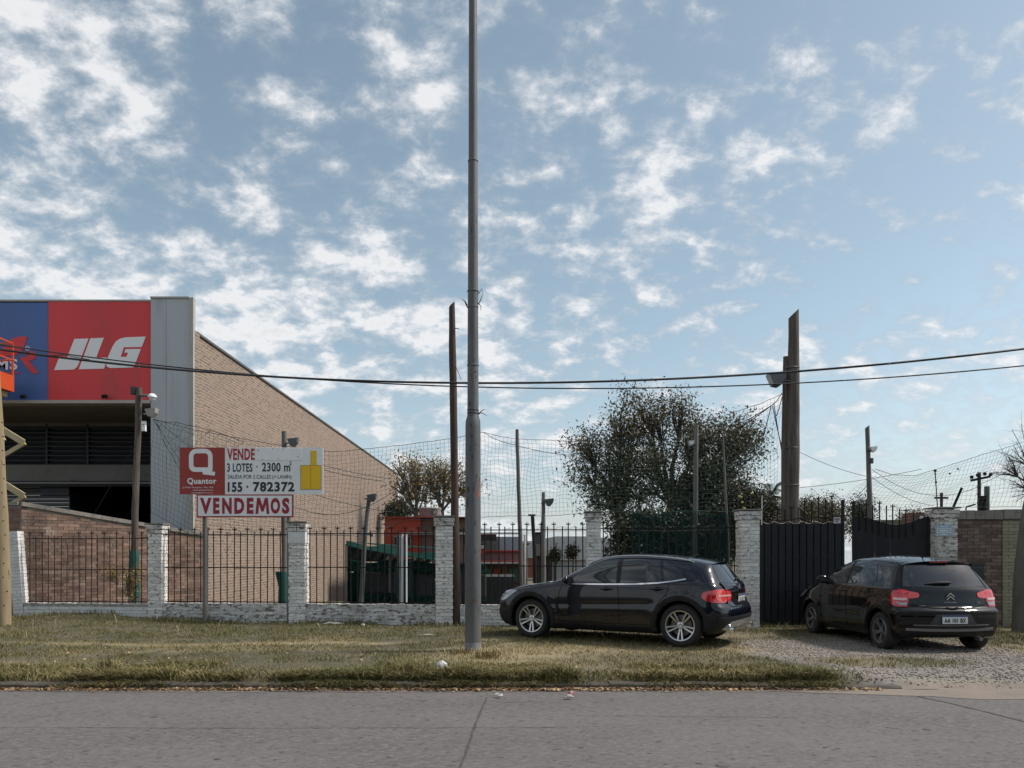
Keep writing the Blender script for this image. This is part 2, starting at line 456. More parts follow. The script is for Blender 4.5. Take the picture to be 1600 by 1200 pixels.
# kerb: one stone after another, breaking off at the entrance
def kerb():
    x = -30.0
    k = 0
    while x < 30:
        L_ = 2.4 if abs(x) < 14 else 6.0
        if not (3.9 < x + L_ / 2 and x < 10.5):
            b = MB()
            n = 8
            for i in range(n):
                xa = x + L_ * i / n + (0.006 if i == 0 else 0); xb = x + L_ * (i + 1) / n - (0.006 if i == n - 1 else 0)
                top = -0.045 + random.uniform(-0.014, 0.008) - 0.045 * min(1.0, max(0.0, (x + L_ * i / n - 2.6) / 1.6))
                b.prism([(KERB + random.uniform(-.006, .006), ROADZ - 0.1), (KERB + 0.012, top - 0.02), (KERB + 0.035, top), (KERB + 0.16, top), (KERB + 0.16, ROADZ - 0.1)],
                        lambda a, c, t: (t, a, c), xa, xb)
            o = b.build('kerb', m_kerb); o['kind'] = 'structure'
        x += L_
kerb()
# dusty strip where the verge meets the road, 4 mm over it
def dust():
    xs_ = np.arange(-16, 16.01, 0.1)
    V = []; F = []
    for x in xs_:
        w = 0.10 + 0.10 * float(vnoise(np.array([x]), np.array([0.3]), 1.5)[0])
        if x > 3.2: w += min(1.0, (x - 3.2) / 2.2) * (0.34 + 0.22 * float(vnoise(np.array([x]), np.array([2.3]), 0.9)[0]))
        V += [(x, KERB + 0.015, ROADZ + 0.006), (x, KERB - w, ROADZ + 0.004)]
    n = len(xs_)
    F = [(2 * i, 2 * i + 2, 2 * i + 3, 2 * i + 1) for i in range(n - 1)]
    o = link('roadside_dust', np_mesh('roadside_dust', V, F, m_sand)); o['kind'] = 'structure'
    # ramp of dirt at the entrance
    V = []; F = []; xs2 = np.arange(4.0, 11.0, 0.12); yy = np.array([KERB - 0.02, KERB + 0.06, KERB + 0.14, KERB + 0.3])
    zz = [ROADZ + 0.008, ROADZ + 0.018, -0.112, None]
    for x in xs2:
        for y, z in zip(yy, zz):
            V.append((x, y, (gz(x, y) + 0.006) if z is None else (min(z, gz(x, KERB + .14)) + 0.004 * math.sin(x * 9))))
    k = 4
    F = [(i * k + j, (i + 1) * k + j, (i + 1) * k + j + 1, i * k + j + 1) for i in range(len(xs2) - 1) for j in range(k - 1)]
    o = link('entrance_dirt', np_mesh('entrance_dirt', V, F, m_sand, smooth=True)); o['kind'] = 'structure'
dust()

# tar joints and cracks in the road: thin wandering strips 4 mm over it
m_tar = mat('tar_joint', (0.045, 0.043, 0.044), (0.075, 0.07, 0.068), scale=9, rough=0.9)
def crack(pts, w, name='road_joint', jit=0.012):
    V = []; F = []
    pts = [Vector(p) for p in pts]; n = 0
    for a, b in zip(pts[:-1], pts[1:]):
        d = b - a; steps = max(2, int(d.length / 0.08)); s = Vector((-d.y, d.x)).normalized()
        for i in range(steps):
            p = a + d * (i / steps) + s * random.uniform(-jit, jit) * .4
            ww = w * random.uniform(0.5, 1.4) / 2
            V += [(p.x + s.x * ww, p.y + s.y * ww, ROADZ + 0.004), (p.x - s.x * ww, p.y - s.y * ww, ROADZ + 0.004)]
            n += 1
    F = [(2 * i, 2 * i + 1, 2 * i + 3, 2 * i + 2) for i in range(n - 1)]
    o = link(name, np_mesh(name, V, F, m_tar)); o['kind'] = 'structure'
def RP(px, py):
    d = (EYE - ROADZ) * FPX / (py - HY); return (X(px, d), d)
crack([RP(761, 1090), RP(748, 1120), RP(742, 1135), RP(718, 1205), RP(700, 1270)], 0.020)
crack([RP(1415, 1083), RP(1446, 1091), RP(1480, 1098), RP(1555, 1116), RP(1640, 1138)], 0.026)
for (a, b) in (((0, 1137), (420, 1138)), ((420, 1138), (900, 1137)), ((40, 1105), (130, 1093)), ((630, 1094), (680, 1095)), ((780, 1098), (860, 1096)), ((900, 1118), (1250, 1122))):
    crack([RP(*a), RP(*b)], 0.009, 'road_crack', 0.02)

m_oil = mat('oil_stain', (0.07, 0.066, 0.066), (0.11, 0.10, 0.098), scale=12, rough=.7)
for (px, py, r0, r1) in ((1128, 1196, .05, .03), (1092, 1193, .03, .012), (1418, 1080, .06, .03), (1448, 1140, .03, .02), (340, 1186, .03, .015), (908, 1168, .025, .012), (240, 1120, .03, .02), (1290, 1168, .02, .012)):
    x, y = RP(px, py); rr = random.Random(px); n = 14
    V = [(x + math.cos(6.283 * k / n) * r0 * rr.uniform(.6, 1.3), y + math.sin(6.283 * k / n) * r1 * rr.uniform(.6, 1.3) * 2, ROADZ + .0045) for k in range(n)] + [(x, y, ROADZ + .0045)]
    o = link('oil_stain', np_mesh('oil_stain', V, [(k, (k + 1) % n, n) for k in range(n)], m_oil)); o['kind'] = 'structure'
# ---------------------------------------------------------------- grass
def blades(n, ylo, yhi, hlo, hhi, wid, dens=None, lean=0.9, name='grass', dry_bias=0.0, xpad=1.6, pts=None, spread=0.0, label=None, zoff=0.0):
    if pts is None:
        y = rng.uniform(ylo, yhi, n); half = y * 0.667 + xpad
        x = rng.uniform(-1, 1, n) * half
        keep = rng.random(n) < (half / half.max())
        if dens is not None: keep &= rng.random(n) < dens(x, y)
        x, y = x[keep], y[keep]
    else:
        x, y = pts
    n = len(x)
    z = ground_z(x, y)
    h = rng.uniform(hlo, hhi, n) * (0.55 + 0.9 * vnoise(x, y, 1.7, 2.0))
    w = wid * rng.uniform(0.6, 1.3, n)
    a = rng.uniform(0, 2 * np.pi, n); le = rng.random(n) * lean * h
    la = rng.uniform(0, 2 * np.pi, n)
    b0 = np.stack([x - np.cos(a) * w, y - np.sin(a) * w, z - 0.01 + zoff], -1)
    b1 = np.stack([x + np.cos(a) * w, y + np.sin(a) * w, z - 0.01 + zoff], -1)
    mx = x + np.cos(la) * le * 0.35; my = y + np.sin(la) * le * 0.35
    m0 = np.stack([mx - np.cos(a) * w * .8, my - np.sin(a) * w * .8, z + h * 0.6 + zoff], -1)
    m1 = np.stack([mx + np.cos(a) * w * .8, my + np.sin(a) * w * .8, z + h * 0.6 + zoff], -1)
    tip = np.stack([x + np.cos(la) * le, y + np.sin(la) * le, z + h * (1 - 0.25 * rng.random(n) * lean) + zoff], -1)
    V = np.stack([b0, b1, m1, m0, tip], 1).reshape(-1, 3)
    i = np.arange(n) * 5
    F = np.concatenate([np.stack([i, i + 1, i + 2], -1), np.stack([i, i + 2, i + 3], -1), np.stack([i + 3, i + 2, i + 4], -1)])
    dry = np.clip(straw_mask(x, y) * 0.75 + rng.normal(0.10 + dry_bias, 0.22, n), 0, 1)
    dry5 = np.repeat(dry, 5)
    o = link(name, np_mesh(name, V, F, m_grass, {'dry': dry5}))
    o['kind'] = 'stuff'; o['category'] = 'grass'
    if label: o['label'] = label
    return o
def d_main(x, y):
    g = gravel_mask(x, y)
    path = np.exp(-((y - (13.25 + 0.25 * np.sin(x * 0.35) + 0.012 * (x + 5) ** 2)) / 0.16) ** 2) * np.clip((1.5 - x) / 2, 0, 1)
    return np.clip(1 - g * 1.15, 0, 1) * (1 - 0.55 * path) * (0.55 + 0.6 * vnoise(x, y, 0.9, 4.0)) * np.clip((vnoise(x, y, 1.9, 14.0) - 0.27) * 5, 0.12, 1)
blades(260000, KERB + 0.17, 17.6, 0.018, 0.060, 0.0040, d_main, 1.5, label='short olive and straw coloured grass covering the verge')
blades(60000, KERB + 0.17, 10.5, 0.035, 0.095, 0.0045, lambda x, y: d_main(x, y) * np.clip((vnoise(x, y, 1.1, 6.0) - 0.42) * 5, 0, 1), 1.5, name='rough_grass', label='longer uncut grass along the kerb')
blades(26000, 15.9, 17.5, 0.06, 0.16, 0.006, lambda x, y: np.clip(1 - gravel_mask(x, y) * 2, 0, 1) * np.clip((vnoise(x, y, 1.2, 9.0) - 0.38) * 4, 0, 1) * (y > 17.62 - (x + 11) * 0.06 - 0.65), 0.9, name='wall_foot_grass', dry_bias=-0.05, label='longer grass growing along the foot of the fence wall')
blades(30000, 17.9, 24.0, 0.08, 0.20, 0.008, lambda x, y: np.clip((vnoise(x, y, 0.7, 2.0) - 0.3) * 3, 0, 1) * (x < 5), 0.9, name='lot_grass', dry_bias=0.1, label='weedy grass inside the lot behind the railings')

blades(52000, KERB + 0.01, KERB + 0.30, 0.05, 0.17, 0.005, lambda x, y: np.clip((4.2 - x) * 2, 0, 1) * np.clip((vnoise(x, y * 0, 1.6, 12.0) - 0.36) * 6, 0.05, 1), 2.6, name='kerb_grass', dry_bias=0.0, label='grass hanging over the kerb stones', zoff=0.02)
# tufts: each clump of long grass is a plant of its own
tuft_spots = [(170, 1052, .24, 60, 'left of all'), (640, 1056, .26, 120, 'holding the white bag'), (700, 1066, .20, 80, ''), (870, 1062, .22, 90, ''), (560, 1062, .16, 50, ''),
              (340, 1060, .17, 60, ''), (260, 1064, .2, 60, ''), (1010, 1062, .15, 40, ''), (760, 1030, .16, 60, ''), (720, 1024, .14, 40, ''), (458, 1064, .16, 50, '')]
tuft_labels = ['dark long grass tuft on the kerb at the left, nearest the timber pole', 'big grass tuft by the kerb with a white bag caught in it',
               'grass tuft hanging over the gutter just right of the white bag', 'dark grass tuft at the kerb in front of the front wheel of the navy car',
               'small grass tuft at the kerb left of the white bag', 'grass tuft at the kerb below the estate agent sign', 'low grass tuft at the kerb left of the one below the sign',
               'small grass tuft at the kerb below the rear wheel of the navy car', 'straw tuft growing at the right foot of the steel pole',
               'straw tuft growing at the left foot of the steel pole', 'small grass tuft at the kerb right of the one below the sign']
for (px, py, hh, nn, _), lb in zip(tuft_spots, tuft_labels):
    d = EYE * FPX / (py - HY); d = max(d, KERB + 0.17); cx, cy = X(px, d), d
    xx = rng.normal(cx, 0.11, nn * 2); yy = np.maximum(rng.normal(cy, 0.07, nn * 2), KERB + 0.10)
    o = blades(0, 0, 0, hh * 0.7, hh * 1.25, 0.0062, lean=1.6, name='grass_tuft', pts=(xx, yy), label=lb, dry_bias=0.12)
    del o['kind']; o['category'] = 'grass tuft'; o['group'] = 'long grass tufts on the verge'

# seed stalks
def stalks():
    V = []; b = MB()
    for (px, py, h) in ((181, 985, .30), (85, 985, .22), (340, 988, .24), (278, 992, .16), (50, 985, .2), (498, 985, .14), (40, 1000, .16), (930, 1003, .16), (943, 1006, .12)):
        d = EYE * FPX / (py - HY); x, y = X(px, d), d; z = gz(x, y)
        b.tube([(x, y, z), (x + .02, y, z + h * .5), (x + random.uniform(-.06, .06), y, z + h)], [.003, .004, .008], 4)
    o = b.build('seed_stalks', mat('straw', (0.45, 0.37, 0.22), rough=.8)); o['kind'] = 'stuff'; o['label'] = 'pale dry seed stalks standing in the verge grass'; o['category'] = 'grass'
stalks()

# gutter leaves
def litter():
    n = 4200
    x = np.concatenate([rng.uniform(-8.5, 8.5, n // 2), rng.normal(-3.5, 2.6, n // 4), rng.normal(0.6, 1.1, n // 4)])
    y = KERB - np.abs(rng.normal(0, 0.05, len(x))) - 0.01
    m_ = x < 4.5; x = x[m_]; y = y[m_]
    x2 = rng.uniform(-9, 4, 420); y2 = KERB + (3.0) * rng.random(420) ** 2
    z = np.full(len(x), ROADZ + 0.012); z2 = ground_z(x2, y2) + 0.035
    x = np.concatenate([x, x2]); y = np.concatenate([y, y2]); z = np.concatenate([z, z2]); n = len(x)
    s = rng.uniform(0.010, 0.030, n); a = rng.uniform(0, 6.28, n); t = rng.uniform(-.6, .9, n)
    ux = np.stack([np.cos(a) * s, np.sin(a) * s, 0 * s], -1); uy = np.stack([-np.sin(a) * s * .6, np.cos(a) * s * .6, t * s * .8], -1)
    c = np.stack([x, y, z + np.abs(t) * s * .5], -1)
    k = np.stack([0 * s, 0 * s, rng.uniform(.2, .6, n) * s], -1)
    V = np.stack([c - ux + k, c - uy, c + ux + k, c + uy], 1).reshape(-1, 3)
    F = np.arange(n * 4).reshape(-1, 4)
    o = link('fallen_leaves', np_mesh('fallen_leaves', V, F, m_leaf_litter)); tag(o, 'brown dry leaves lying along the gutter and in the grass', 'leaves', kind='stuff')
litter()

def rocks(n, name, fx, size, label, m):
    x, y = fx(n)
    n = len(x)
    z = ground_z(x, y)
    s = size[0] + (size[1] - size[0]) * rng.random(n) ** 2.2
    base = np.array([(1, 0, 0), (-1, 0, 0), (0, 1, 0), (0, -1, 0), (0, 0, .7), (0, 0, -.7)], float)
    a = rng.uniform(0, 6.28, n); ca, sa = np.cos(a), np.sin(a)
    st = rng.uniform(.6, 1.4, (n, 6, 1))
    V = base[None] * s[:, None, None] * st
    Vx = V[..., 0] * ca[:, None] - V[..., 1] * sa[:, None]; Vy = V[..., 0] * sa[:, None] + V[..., 1] * ca[:, None]
    V = np.stack([Vx + x[:, None], Vy + y[:, None], V[..., 2] + z[:, None] + s[:, None] * .25], -1).reshape(-1, 3)
    f = np.array([(0, 2, 4), (2, 1, 4), (1, 3, 4), (3, 0, 4), (2, 0, 5), (1, 2, 5), (3, 1, 5), (0, 3, 5)])
    F = (f[None] + (np.arange(n) * 6)[:, None, None]).reshape(-1, 3)
    o = link(name, np_mesh(name, V, F, m)); tag(o, label, 'gravel', kind='stuff'); return o
def fx(n):
    y = KERB + 0.15 + (15.3 - KERB) * rng.random(n); x = rng.uniform(2.6, 13.5, n)
    k = rng.random(n) < gravel_mask(x, y) * (0.35 + 0.9 * vnoise(x, y, 1.4, 2.0)); return x[k], y[k]
rocks(62000, 'gravel', fx, (0.006, 0.020), 'pale crushed stone gravel on the entrance in front of the gate', m_stone)
def fx2(n):
    y = KERB + 0.15 + rng.random(n) * 5; x = rng.uniform(-9, 5, n); return x, y
rocks(260, 'loose_stones', fx2, (0.008, 0.022), 'scattered pale stones in the verge grass', m_stone)

# bits of rubbish
m_white_plastic = mat('white_plastic', (0.62, 0.62, 0.60), (0.45, 0.44, 0.42), scale=14, rough=0.45)
m_foam = mat('weathered_foam', (0.42, 0.40, 0.36), (0.28, 0.26, 0.22), scale=11, rough=0.8)
def crumple(name, px, py, sx, sy, sz, m, label, cat, seed=0, z0=None):
    d = EYE * FPX / (py - HY); cx, cy = X(px, d), d
    r = random.Random(seed); bm = bmesh.new()
    bmesh.ops.create_icosphere(bm, subdivisions=2, radius=1.0)
    for v in bm.verts:
        k = 1 + 0.45 * (mnoise.noise(v.co * 1.7 + Vector((seed, 0, 0))))
        v.co = Vector((v.co.x * sx * k, v.co.y * sy * k, max(-.3, v.co.z) * sz * k * (1 + .3 * r.uniform(-1, 1))))
    me = bpy.data.meshes.new(name); bm.to_mesh(me); bm.free(); me.materials.append(m)
    o = link(name, me, None, (cx, cy, (gz(cx, cy) if z0 is None else z0) + sz * 0.3 + 0.02)); tag(o, label, cat)
    return o
crumple('plastic_bag', 690, 1050, .085, .05, .10, m_white_plastic, 'crumpled white plastic bag caught in the grass tuft by the kerb', 'plastic bag', 3)
crumple('foam_scrap', 521, 977, .20, .05, .03, m_foam, 'long pale scrap of foam lying near the foot of the fence wall', 'rubbish', 5)
crumple('foam_scrap', 668, 993, .13, .035, .02, m_foam, 'small flat pale scrap lying in the grass left of the steel pole', 'rubbish', 8)
crumple('paper_scrap', 567, 978, .045, .03, .03, m_white_plastic, 'tiny white paper scrap right of the long foam scrap', 'rubbish', 9)
crumple('paper_scrap', 115, 1046, .035, .03, .02, m_foam, 'small cream lump lying in the grass at the far left near the kerb', 'rubbish', 11)
crumple('cup', 889, 1075, .055, .03, .03, m_foam, 'squashed pale cup in the gutter below the navy car', 'rubbish', 12, ROADZ)
m_redpaper = mat('red_wrapper', (0.30, 0.05, 0.05), (0.40, 0.35, 0.33), scale=20, rough=.6)
crumple('wrapper', 779, 1073, .05, .03, .03, m_white_plastic, 'small white wrapper in the gutter right of the steel pole', 'rubbish', 14, ROADZ)
crumple('wrapper', 893, 1071, .045, .03, .035, m_redpaper, 'red printed wrapper in the gutter below the navy car', 'rubbish', 15, ROADZ)
# ================================================================== whitewashed brick fence with iron railings
m_white_brick = mat('whitewashed_brick', (0.82, 0.80, 0.76), (0.70, 0.68, 0.63), scale=3, rough=0.9, bump=0.8, bscale=40, rnd=0.14,
                    c3=((0.20, 0.165, 0.14), 12.0, 0.55, 0.64), stretch=(1, 1, 1.8), fine=((0.36, 0.33, 0.30), 36, 0.56, 0.68))
m_white_brick2 = mat('flaking_whitewash', (0.78, 0.76, 0.73), (0.56, 0.53, 0.49), scale=2.2, rough=0.92, bump=0.9, bscale=40, rnd=0.16,
                     c3=((0.16, 0.135, 0.115), 8.0, 0.51, 0.60), stretch=(1, 1, 2.2), fine=((0.28, 0.25, 0.22), 33, 0.55, 0.66))
m_white_clean = mat('white_limewash', (0.76, 0.76, 0.74), (0.64, 0.63, 0.60), scale=3, rough=0.9, bump=0.6, bscale=40, rnd=0.08,
                    c3=((0.27, 0.25, 0.22), 17.0, 0.60, 0.70), stretch=(1, 1, 2.0))
m_white_mortar = mat('whitewashed_mortar', (0.50, 0.47, 0.43), (0.28, 0.25, 0.22), scale=9, rough=0.95, bump=0.5)
m_red_brick = mat('red_brown_brick', (0.245, 0.160, 0.118), (0.165, 0.106, 0.082), scale=1.2, rough=0.9, bump=0.7, bscale=45, rnd=0.36,
                  c3=((0.32, 0.26, 0.21), 3.0, 0.54, 0.72), fine=((0.12, 0.085, 0.07), 22, 0.60, 0.70))
m_dark_brick = mat('brown_brick', (0.205, 0.142, 0.112), (0.135, 0.10, 0.085), scale=1.6, rough=0.9, bump=0.8, bscale=45, rnd=0.38,
                   c3=((0.26, 0.215, 0.165), 3.4, 0.55, 0.72), fine=((0.10, 0.075, 0.06), 22, 0.57, 0.70))
m_dark_mortar = mat('brown_mortar', (0.17, 0.135, 0.11), (0.12, 0.10, 0.085), scale=5, rough=0.95, bump=0.5)
m_beige_brick = mat('beige_painted_brick', (0.315, 0.30, 0.205), (0.26, 0.245, 0.165), scale=2, rough=0.85, bump=0.7, bscale=40, rnd=0.10,
                    fine=((0.17, 0.155, 0.10), 18, 0.62, 0.74))
m_beige_mortar = mat('beige_mortar', (0.20, 0.185, 0.12), rough=0.95)

def brick_mesh(name, w, d, h, m):
    b = MB(); r = random.Random(int(w * 1000 + h * 777))
    b.box((0, 0, 0), (w, d, h))
    b.v = [tuple(Vector(p) + Vector((r.uniform(-.003, .003), r.uniform(-.003, .003), r.uniform(-.003, .003)))) for p in b.v]
    return b.mesh(name, m)
BCACHE = {}
def brick(parent, m, w, d, h, loc, rz=0.0, name='brick'):
    k = (m.name, round(w, 2), round(d, 3), round(h, 3))
    if k not in BCACHE: BCACHE[k] = brick_mesh('brick', round(w, 2), d, h, m)
    return link(name, BCACHE[k], parent, loc, (random.uniform(-.012, .012), random.uniform(-.02, .02), rz + random.uniform(-.012, .012)))

def brick_wall(root, L_, H, th, m, mm, course=0.075, bl=0.245, limit=300, topf=None, z0=0.0, two_sided=False, hide=None):
    """bricks proud of a mortar core; local x along the wall, -y the face. topf(x) = top height there"""
    cb = MB()
    if topf is None: cb.span(0.004, L_ - 0.004, -th / 2 + 0.012, th / 2 - (0.012 if two_sided else 0), z0, H - 0.006)
    else: cb.prism([(0.004, z0), (L_ - .004, z0), (L_ - .004, topf(L_) - .01), (.004, topf(0) - .01)], lambda a, c, t: (a, t, c), -th / 2 + 0.012, th / 2)
    cb.build('mortar_core', mm, root)
    jobs = []
    n = int((H - z0) / course)
    for r in range(n):
        z = z0 + (r + 0.5) * course
        x = -(bl / 2 if r % 2 else 0) + 0.002
        while x < L_ - 0.03:
            xa, xb = max(x, 0.002), min(x + bl - 0.010, L_ - 0.002)
            if xb - xa > 0.04:
                if topf is None or z + course / 2 < min(topf(xa), topf(xb)):
                    jobs.append((xa, xb, z))
            x += bl
    faces = [-1, 1] if two_sided else [-1]
    jobs.sort(key=lambda j: (0 if not hide else hide(j)) )
    k = 0; rest = MB()
    for (xa, xb, z) in jobs:
        if two_sided: dd, yy = th, 0.0
        else: dd, yy = 0.06, -th / 2 + 0.03
        yy += random.uniform(-.004, .004)
        if k < limit:
            brick(root, m, xb - xa, dd, course - 0.010, ((xa + xb) / 2, yy, z))
        else:
            rest.box(((xa + xb) / 2, yy, z), (xb - xa, dd, course - 0.010))
        k += 1
    if rest.v:
        o = rest.build('bricks', m, root); o['kind'] = 'stuff'

def fence_d(px): return 17.6 - 1.4 * (px - 35) / 1128.0

# pillars: centre px, width px, top py, material, lean
pillars = [
    (34.5, 16, 830, m_white_clean, 'clean white painted brick pillar leaning at the far left end of the fence', -0.075),
    (246.5, 21.5, 820, m_white_brick, 'whitewashed brick pillar with crumbling cap, left of the estate agent sign', 0),
    (467, 25, 817, m_white_brick, 'whitewashed brick pillar with a smooth white block below its cap, right of the sign', 0),
    (695, 27, 808, m_white_brick, 'whitewashed brick pillar partly hidden behind the brown timber pole', 0),
    (927, 21, 801, m_white_brick, 'slim whitewashed pillar above the bonnet of the navy car', 0),
    (1168, 29, 798, m_white_brick, 'thick whitewashed pillar carrying the left leaf of the black gate', 0),
    (1472, 31, 795, m_white_brick2, 'flaking whitewashed pillar with a blue plate beside the brown brick wall', 0)]
PIL = []
for i, (px, wpx, top, m, lb, lean) in enumerate(pillars):
    d = fence_d(px) if i < 6 else 16.2
    w = wpx / FPX * d; x = X(px, d); H = Z(top, d); zb = -0.12
    root = empty('brick_pillar', (x, d, 0), 0, lb, 'pillar', 'whitewashed brick pillars of the fence')
    if lean: root.rotation_euler = (0, lean, 0)
    PIL.append((x, d, w, H))
    course = 0.075; capc = 3; body = H - (0.20 if i else 0.0)
    core = MB(); core.box((0, 0, (zb + body) / 2), (w - .024, w - .024, body - zb - .004)); core.build('mortar_core', m_white_mortar, root)
    n = int((body - zb) / course)
    for r in range(n):
        z = zb + (r + .5) * course + (body - zb - n * course)
        g = 0.008
        for s in (-1, 1):
            if r % 2: brick(root, m, w / 2 - g, w, course - .009, (s * w / 4, random.uniform(-.004, .004), z))
            else: brick(root, m, w, w / 2 - g, course - .009, (random.uniform(-.004, .004), s * w / 4, z))
    if i:
        for r in range(2 if i != 2 else 2):
            ww = w + (0.07 if r else 0.05)
            for s in (-1, 1):
                for t in (-1, 1):
                    brick(root, m_white_brick2, ww / 2 - .008, ww / 2 - .008, .082, (s * ww / 4, t * ww / 4, body + .045 + r * .09), 0, 'brick')
        cap = MB(); cw = w + .10
        cap.box((0, 0, H + .012), (cw, cw, .03), None)
        cap.build('cap', m_concrete, root)
    if i == 2:
        b = MB(); b.box((0, 0, body - .13), (w + .022, w + .022, .25)); b.build('render_block', m_white_clean, root)

# low walls and railings between the pillars
def iron_bar_mesh(h, finial, r=0.0125):
    b = MB(); b.tube([(0, 0, 0), (0, 0, h - (0.05 if finial else 0.0))], r, 6)
    if finial:
        b.box((0, 0, h - 0.105), (0.020, 0.020, 0.02))
        b.box((0, 0, h - 0.062), (0.095, 0.014, 0.020))
        b.box((-0.040, 0, h - 0.052), (0.012, 0.012, 0.03)); b.box((0.040, 0, h - 0.052), (0.012, 0.012, 0.03))
        b.tube([(0, 0, h - 0.11), (0, 0, h - 0.035), (0, 0, h)], [r, 0.012, 0.002], 6)
    else:
        b.tube([(0, 0, h - .001), (0, 0, h + 0.018)], [r, 0.004], 6)
    return b.mesh('bar', m_black_iron)

wall_labels = ['low whitewashed wall partly sunk in grass at the far left of the fence', 'low flaking wall section below the estate agent sign',
               'low flaking wall section between the sign and the brown timber pole', 'low whitewashed wall section behind the steel pole and the nose of the navy car',
               'low whitewashed wall section hidden behind the cabin of the navy car']
rail_labels = ['rusty iron railing with one bent bar at the far left', 'black iron railing behind the posts of the estate agent sign',
               'black iron railing in front of the green tarpaulin shelter', 'black iron railing seen between the steel pole and the slim pillar', 'black iron railing in front of the big dark tree']
m_rust_iron = mat('rusted_iron', (0.05, 0.022, 0.018), (0.028, 0.018, 0.018), scale=9, rough=0.7, fine=((0.10, 0.045, 0.03), 25, 0.58, 0.7))
wire_labels = ['loose barbed wire coils along the far left railing', 'tangled barbed wire along the top of the railing below the sign', 'tangled barbed wire along the railing right of the sign', 'barbed wire strands on the railing right of the steel pole', 'barbed wire strands on the railing before the dark tree']
m_wire = mat('dull_wire', (0.10, 0.10, 0.10), rough=0.6)
talls = [829, 823, 821, 815, 812]
for i in range(5):
    (x0, d0, w0, _), (x1, d1, w1, _) = PIL[i], PIL[i + 1]
    a = Vector((x0 + w0 / 2, d0)); b = Vector((x1 - w1 / 2, d1))
    ang = math.atan2(b.y - a.y, b.x - a.x); L_ = (b - a).length
    root = empty('low_wall', (a.x, a.y, 0), ang, wall_labels[i], 'low wall', 'low brick wall sections of the fence')
    top = 0.415 if i else 0.40
    brick_wall(root, L_, top, 0.24, m_white_brick2 if i in (1, 2) else (m_white_clean if i == 0 else m_white_brick), m_white_mortar, z0=-0.11, course=0.075)
    sl = MB(); nn = 24
    for k in range(nn): sl.span(L_ * k / nn, L_ * (k + 1) / nn, -.125, .125, top - .008, top + .012 + random.uniform(-.008, .008))
    sl.build('coping', m_white_brick2, root)
    rr = empty('iron_railing', (a.x, a.y, 0), ang, rail_labels[i], 'railing', 'iron railing panels of the fence')
    mi = m_rust_iron if i == 0 else m_black_iron
    dm = (d0 + d1) / 2
    h_t = Z(talls[i], dm) - top; h_s = h_t - 0.12
    mt = iron_bar_mesh(h_t, True); ms = iron_bar_mesh(h_s, False)
    if i == 0:
        mt.materials[0] = mi; ms.materials[0] = mi
    nb = int(L_ / 0.148); st = L_ / nb
    for k in range(nb):
        xx = (k + 0.5) * st
        if i == 0 and k == 6:
            bb = MB(); bb.tube([(0, 0, 0), (0, 0, h_s * .55), (.03, -.01, h_s * .72), (.02, -.01, h_s * .84), (-.03, -.02, h_s * .95)], .0085, 6); bb.build('bent_bar', mi, rr, (xx, 0, top), None)
            continue
        miss = (i == 0 and k in (4,))
        me = (mt if k % 2 == 0 else ms) if not miss else ms
        link('bar', me, rr, (xx + random.uniform(-.006, .006), 0, top), (random.uniform(-.006, .006), random.uniform(-.008, .008), 0))
    for zz, r in ((0.045, .007), ((h_t) * 0.47, .006), (h_t - 0.18, .007)):
        bb = MB(); bb.box((L_ / 2, 0.012, 0), (L_, .006, .022)); bb.build('rail', mi, rr, (0, 0, top + zz))
    # barbed wire
    wb = MB(); pts = []
    t = 0.0
    while t < L_ + .1:
        kx = 1.0 if i in (1, 2) else .45
        pts.append((t + .05 * math.sin(t * 31 + i), 0.03 + .05 * math.sin(t * 23) * kx, top + h_t - .15 + kx * .055 * math.sin(t * 17 + 1.3 * math.sin(t * 5)) + .02 * math.sin(t * 3)))
        t += .03
    wb.tube(pts, .0028, 3, cap=False)
    wb.tube([(0, .03, top + h_t - .21), (L_ * .5, .04, top + h_t - .24), (L_, .03, top + h_t - .2)], .0028, 3)
    for q in range(0, len(pts) - 1, 4):
        p = Vector(pts[q]); wb.tube([p + Vector((-.012, 0, .02)), p + Vector((.012, 0, -.02))], .0022, 3)
    o = wb.build('barbed_wire', m_wire, None, (a.x, a.y, 0), (0, 0, ang)); tag(o, wire_labels[i], 'barbed wire', 'barbed wire along the fence')

# ------------------------------------------------------------------ gate
m_gate = mat('black_sheet_metal', (0.010, 0.011, 0.014), (0.017, 0.018, 0.021), scale=3, spec=.3, rough=0.45, bump=0.15, bscale=8, fine=((0.05, 0.045, 0.045), 20, 0.66, 0.74), rrange=.15)
gx0 = PIL[5][0] + PIL[5][2] / 2 + .02; gd = 16.25
gx1 = X(1315, gd)
GW = gx1 - gx0
g = empty('sheet_metal_gate', (gx0, gd, 0), 0.0, 'closed left leaf of the black sheet metal gate with vertical folds', 'gate')
ztop = Z(819, gd); zbot = 0.03
n = 12; pw = GW / n
for k in range(n):
    b = MB(); xa = k * pw + .0015; xb = (k + 1) * pw - .0015
    b.prism([(xa, 0.0), (xa + .012, -.022), (xb - .012, -.022 + random.uniform(-.004, .004)), (xb, 0.0), (xb, .008), (xa, .008)], lambda a_, c_, t: (a_, c_, t), zbot, ztop + .03 * (k / n) ** 2)
    b.build('panel', m_gate, g)
for zz in (Z(872, gd), Z(922, gd), zbot + .04):
    b = MB(); b.span(0, GW, -.036, -.026, zz - .014, zz + .014); b.build('rail', m_gate, g)
b = MB(); b.span(0.002, GW - .002, .010, .0115, zbot, ztop - .045); b.span(-.03, .0, -.03, .03, 0, ztop + .03); b.span(GW, GW + .05, -.03, .03, 0, Z(781, gd)); b.span(0, GW, .012, .04, ztop - .04, ztop); b.build('frame', m_gate, g)
tops = [799, 796, 797, 793, 795, 790, 792, 786, 789, 781, 786, 772]
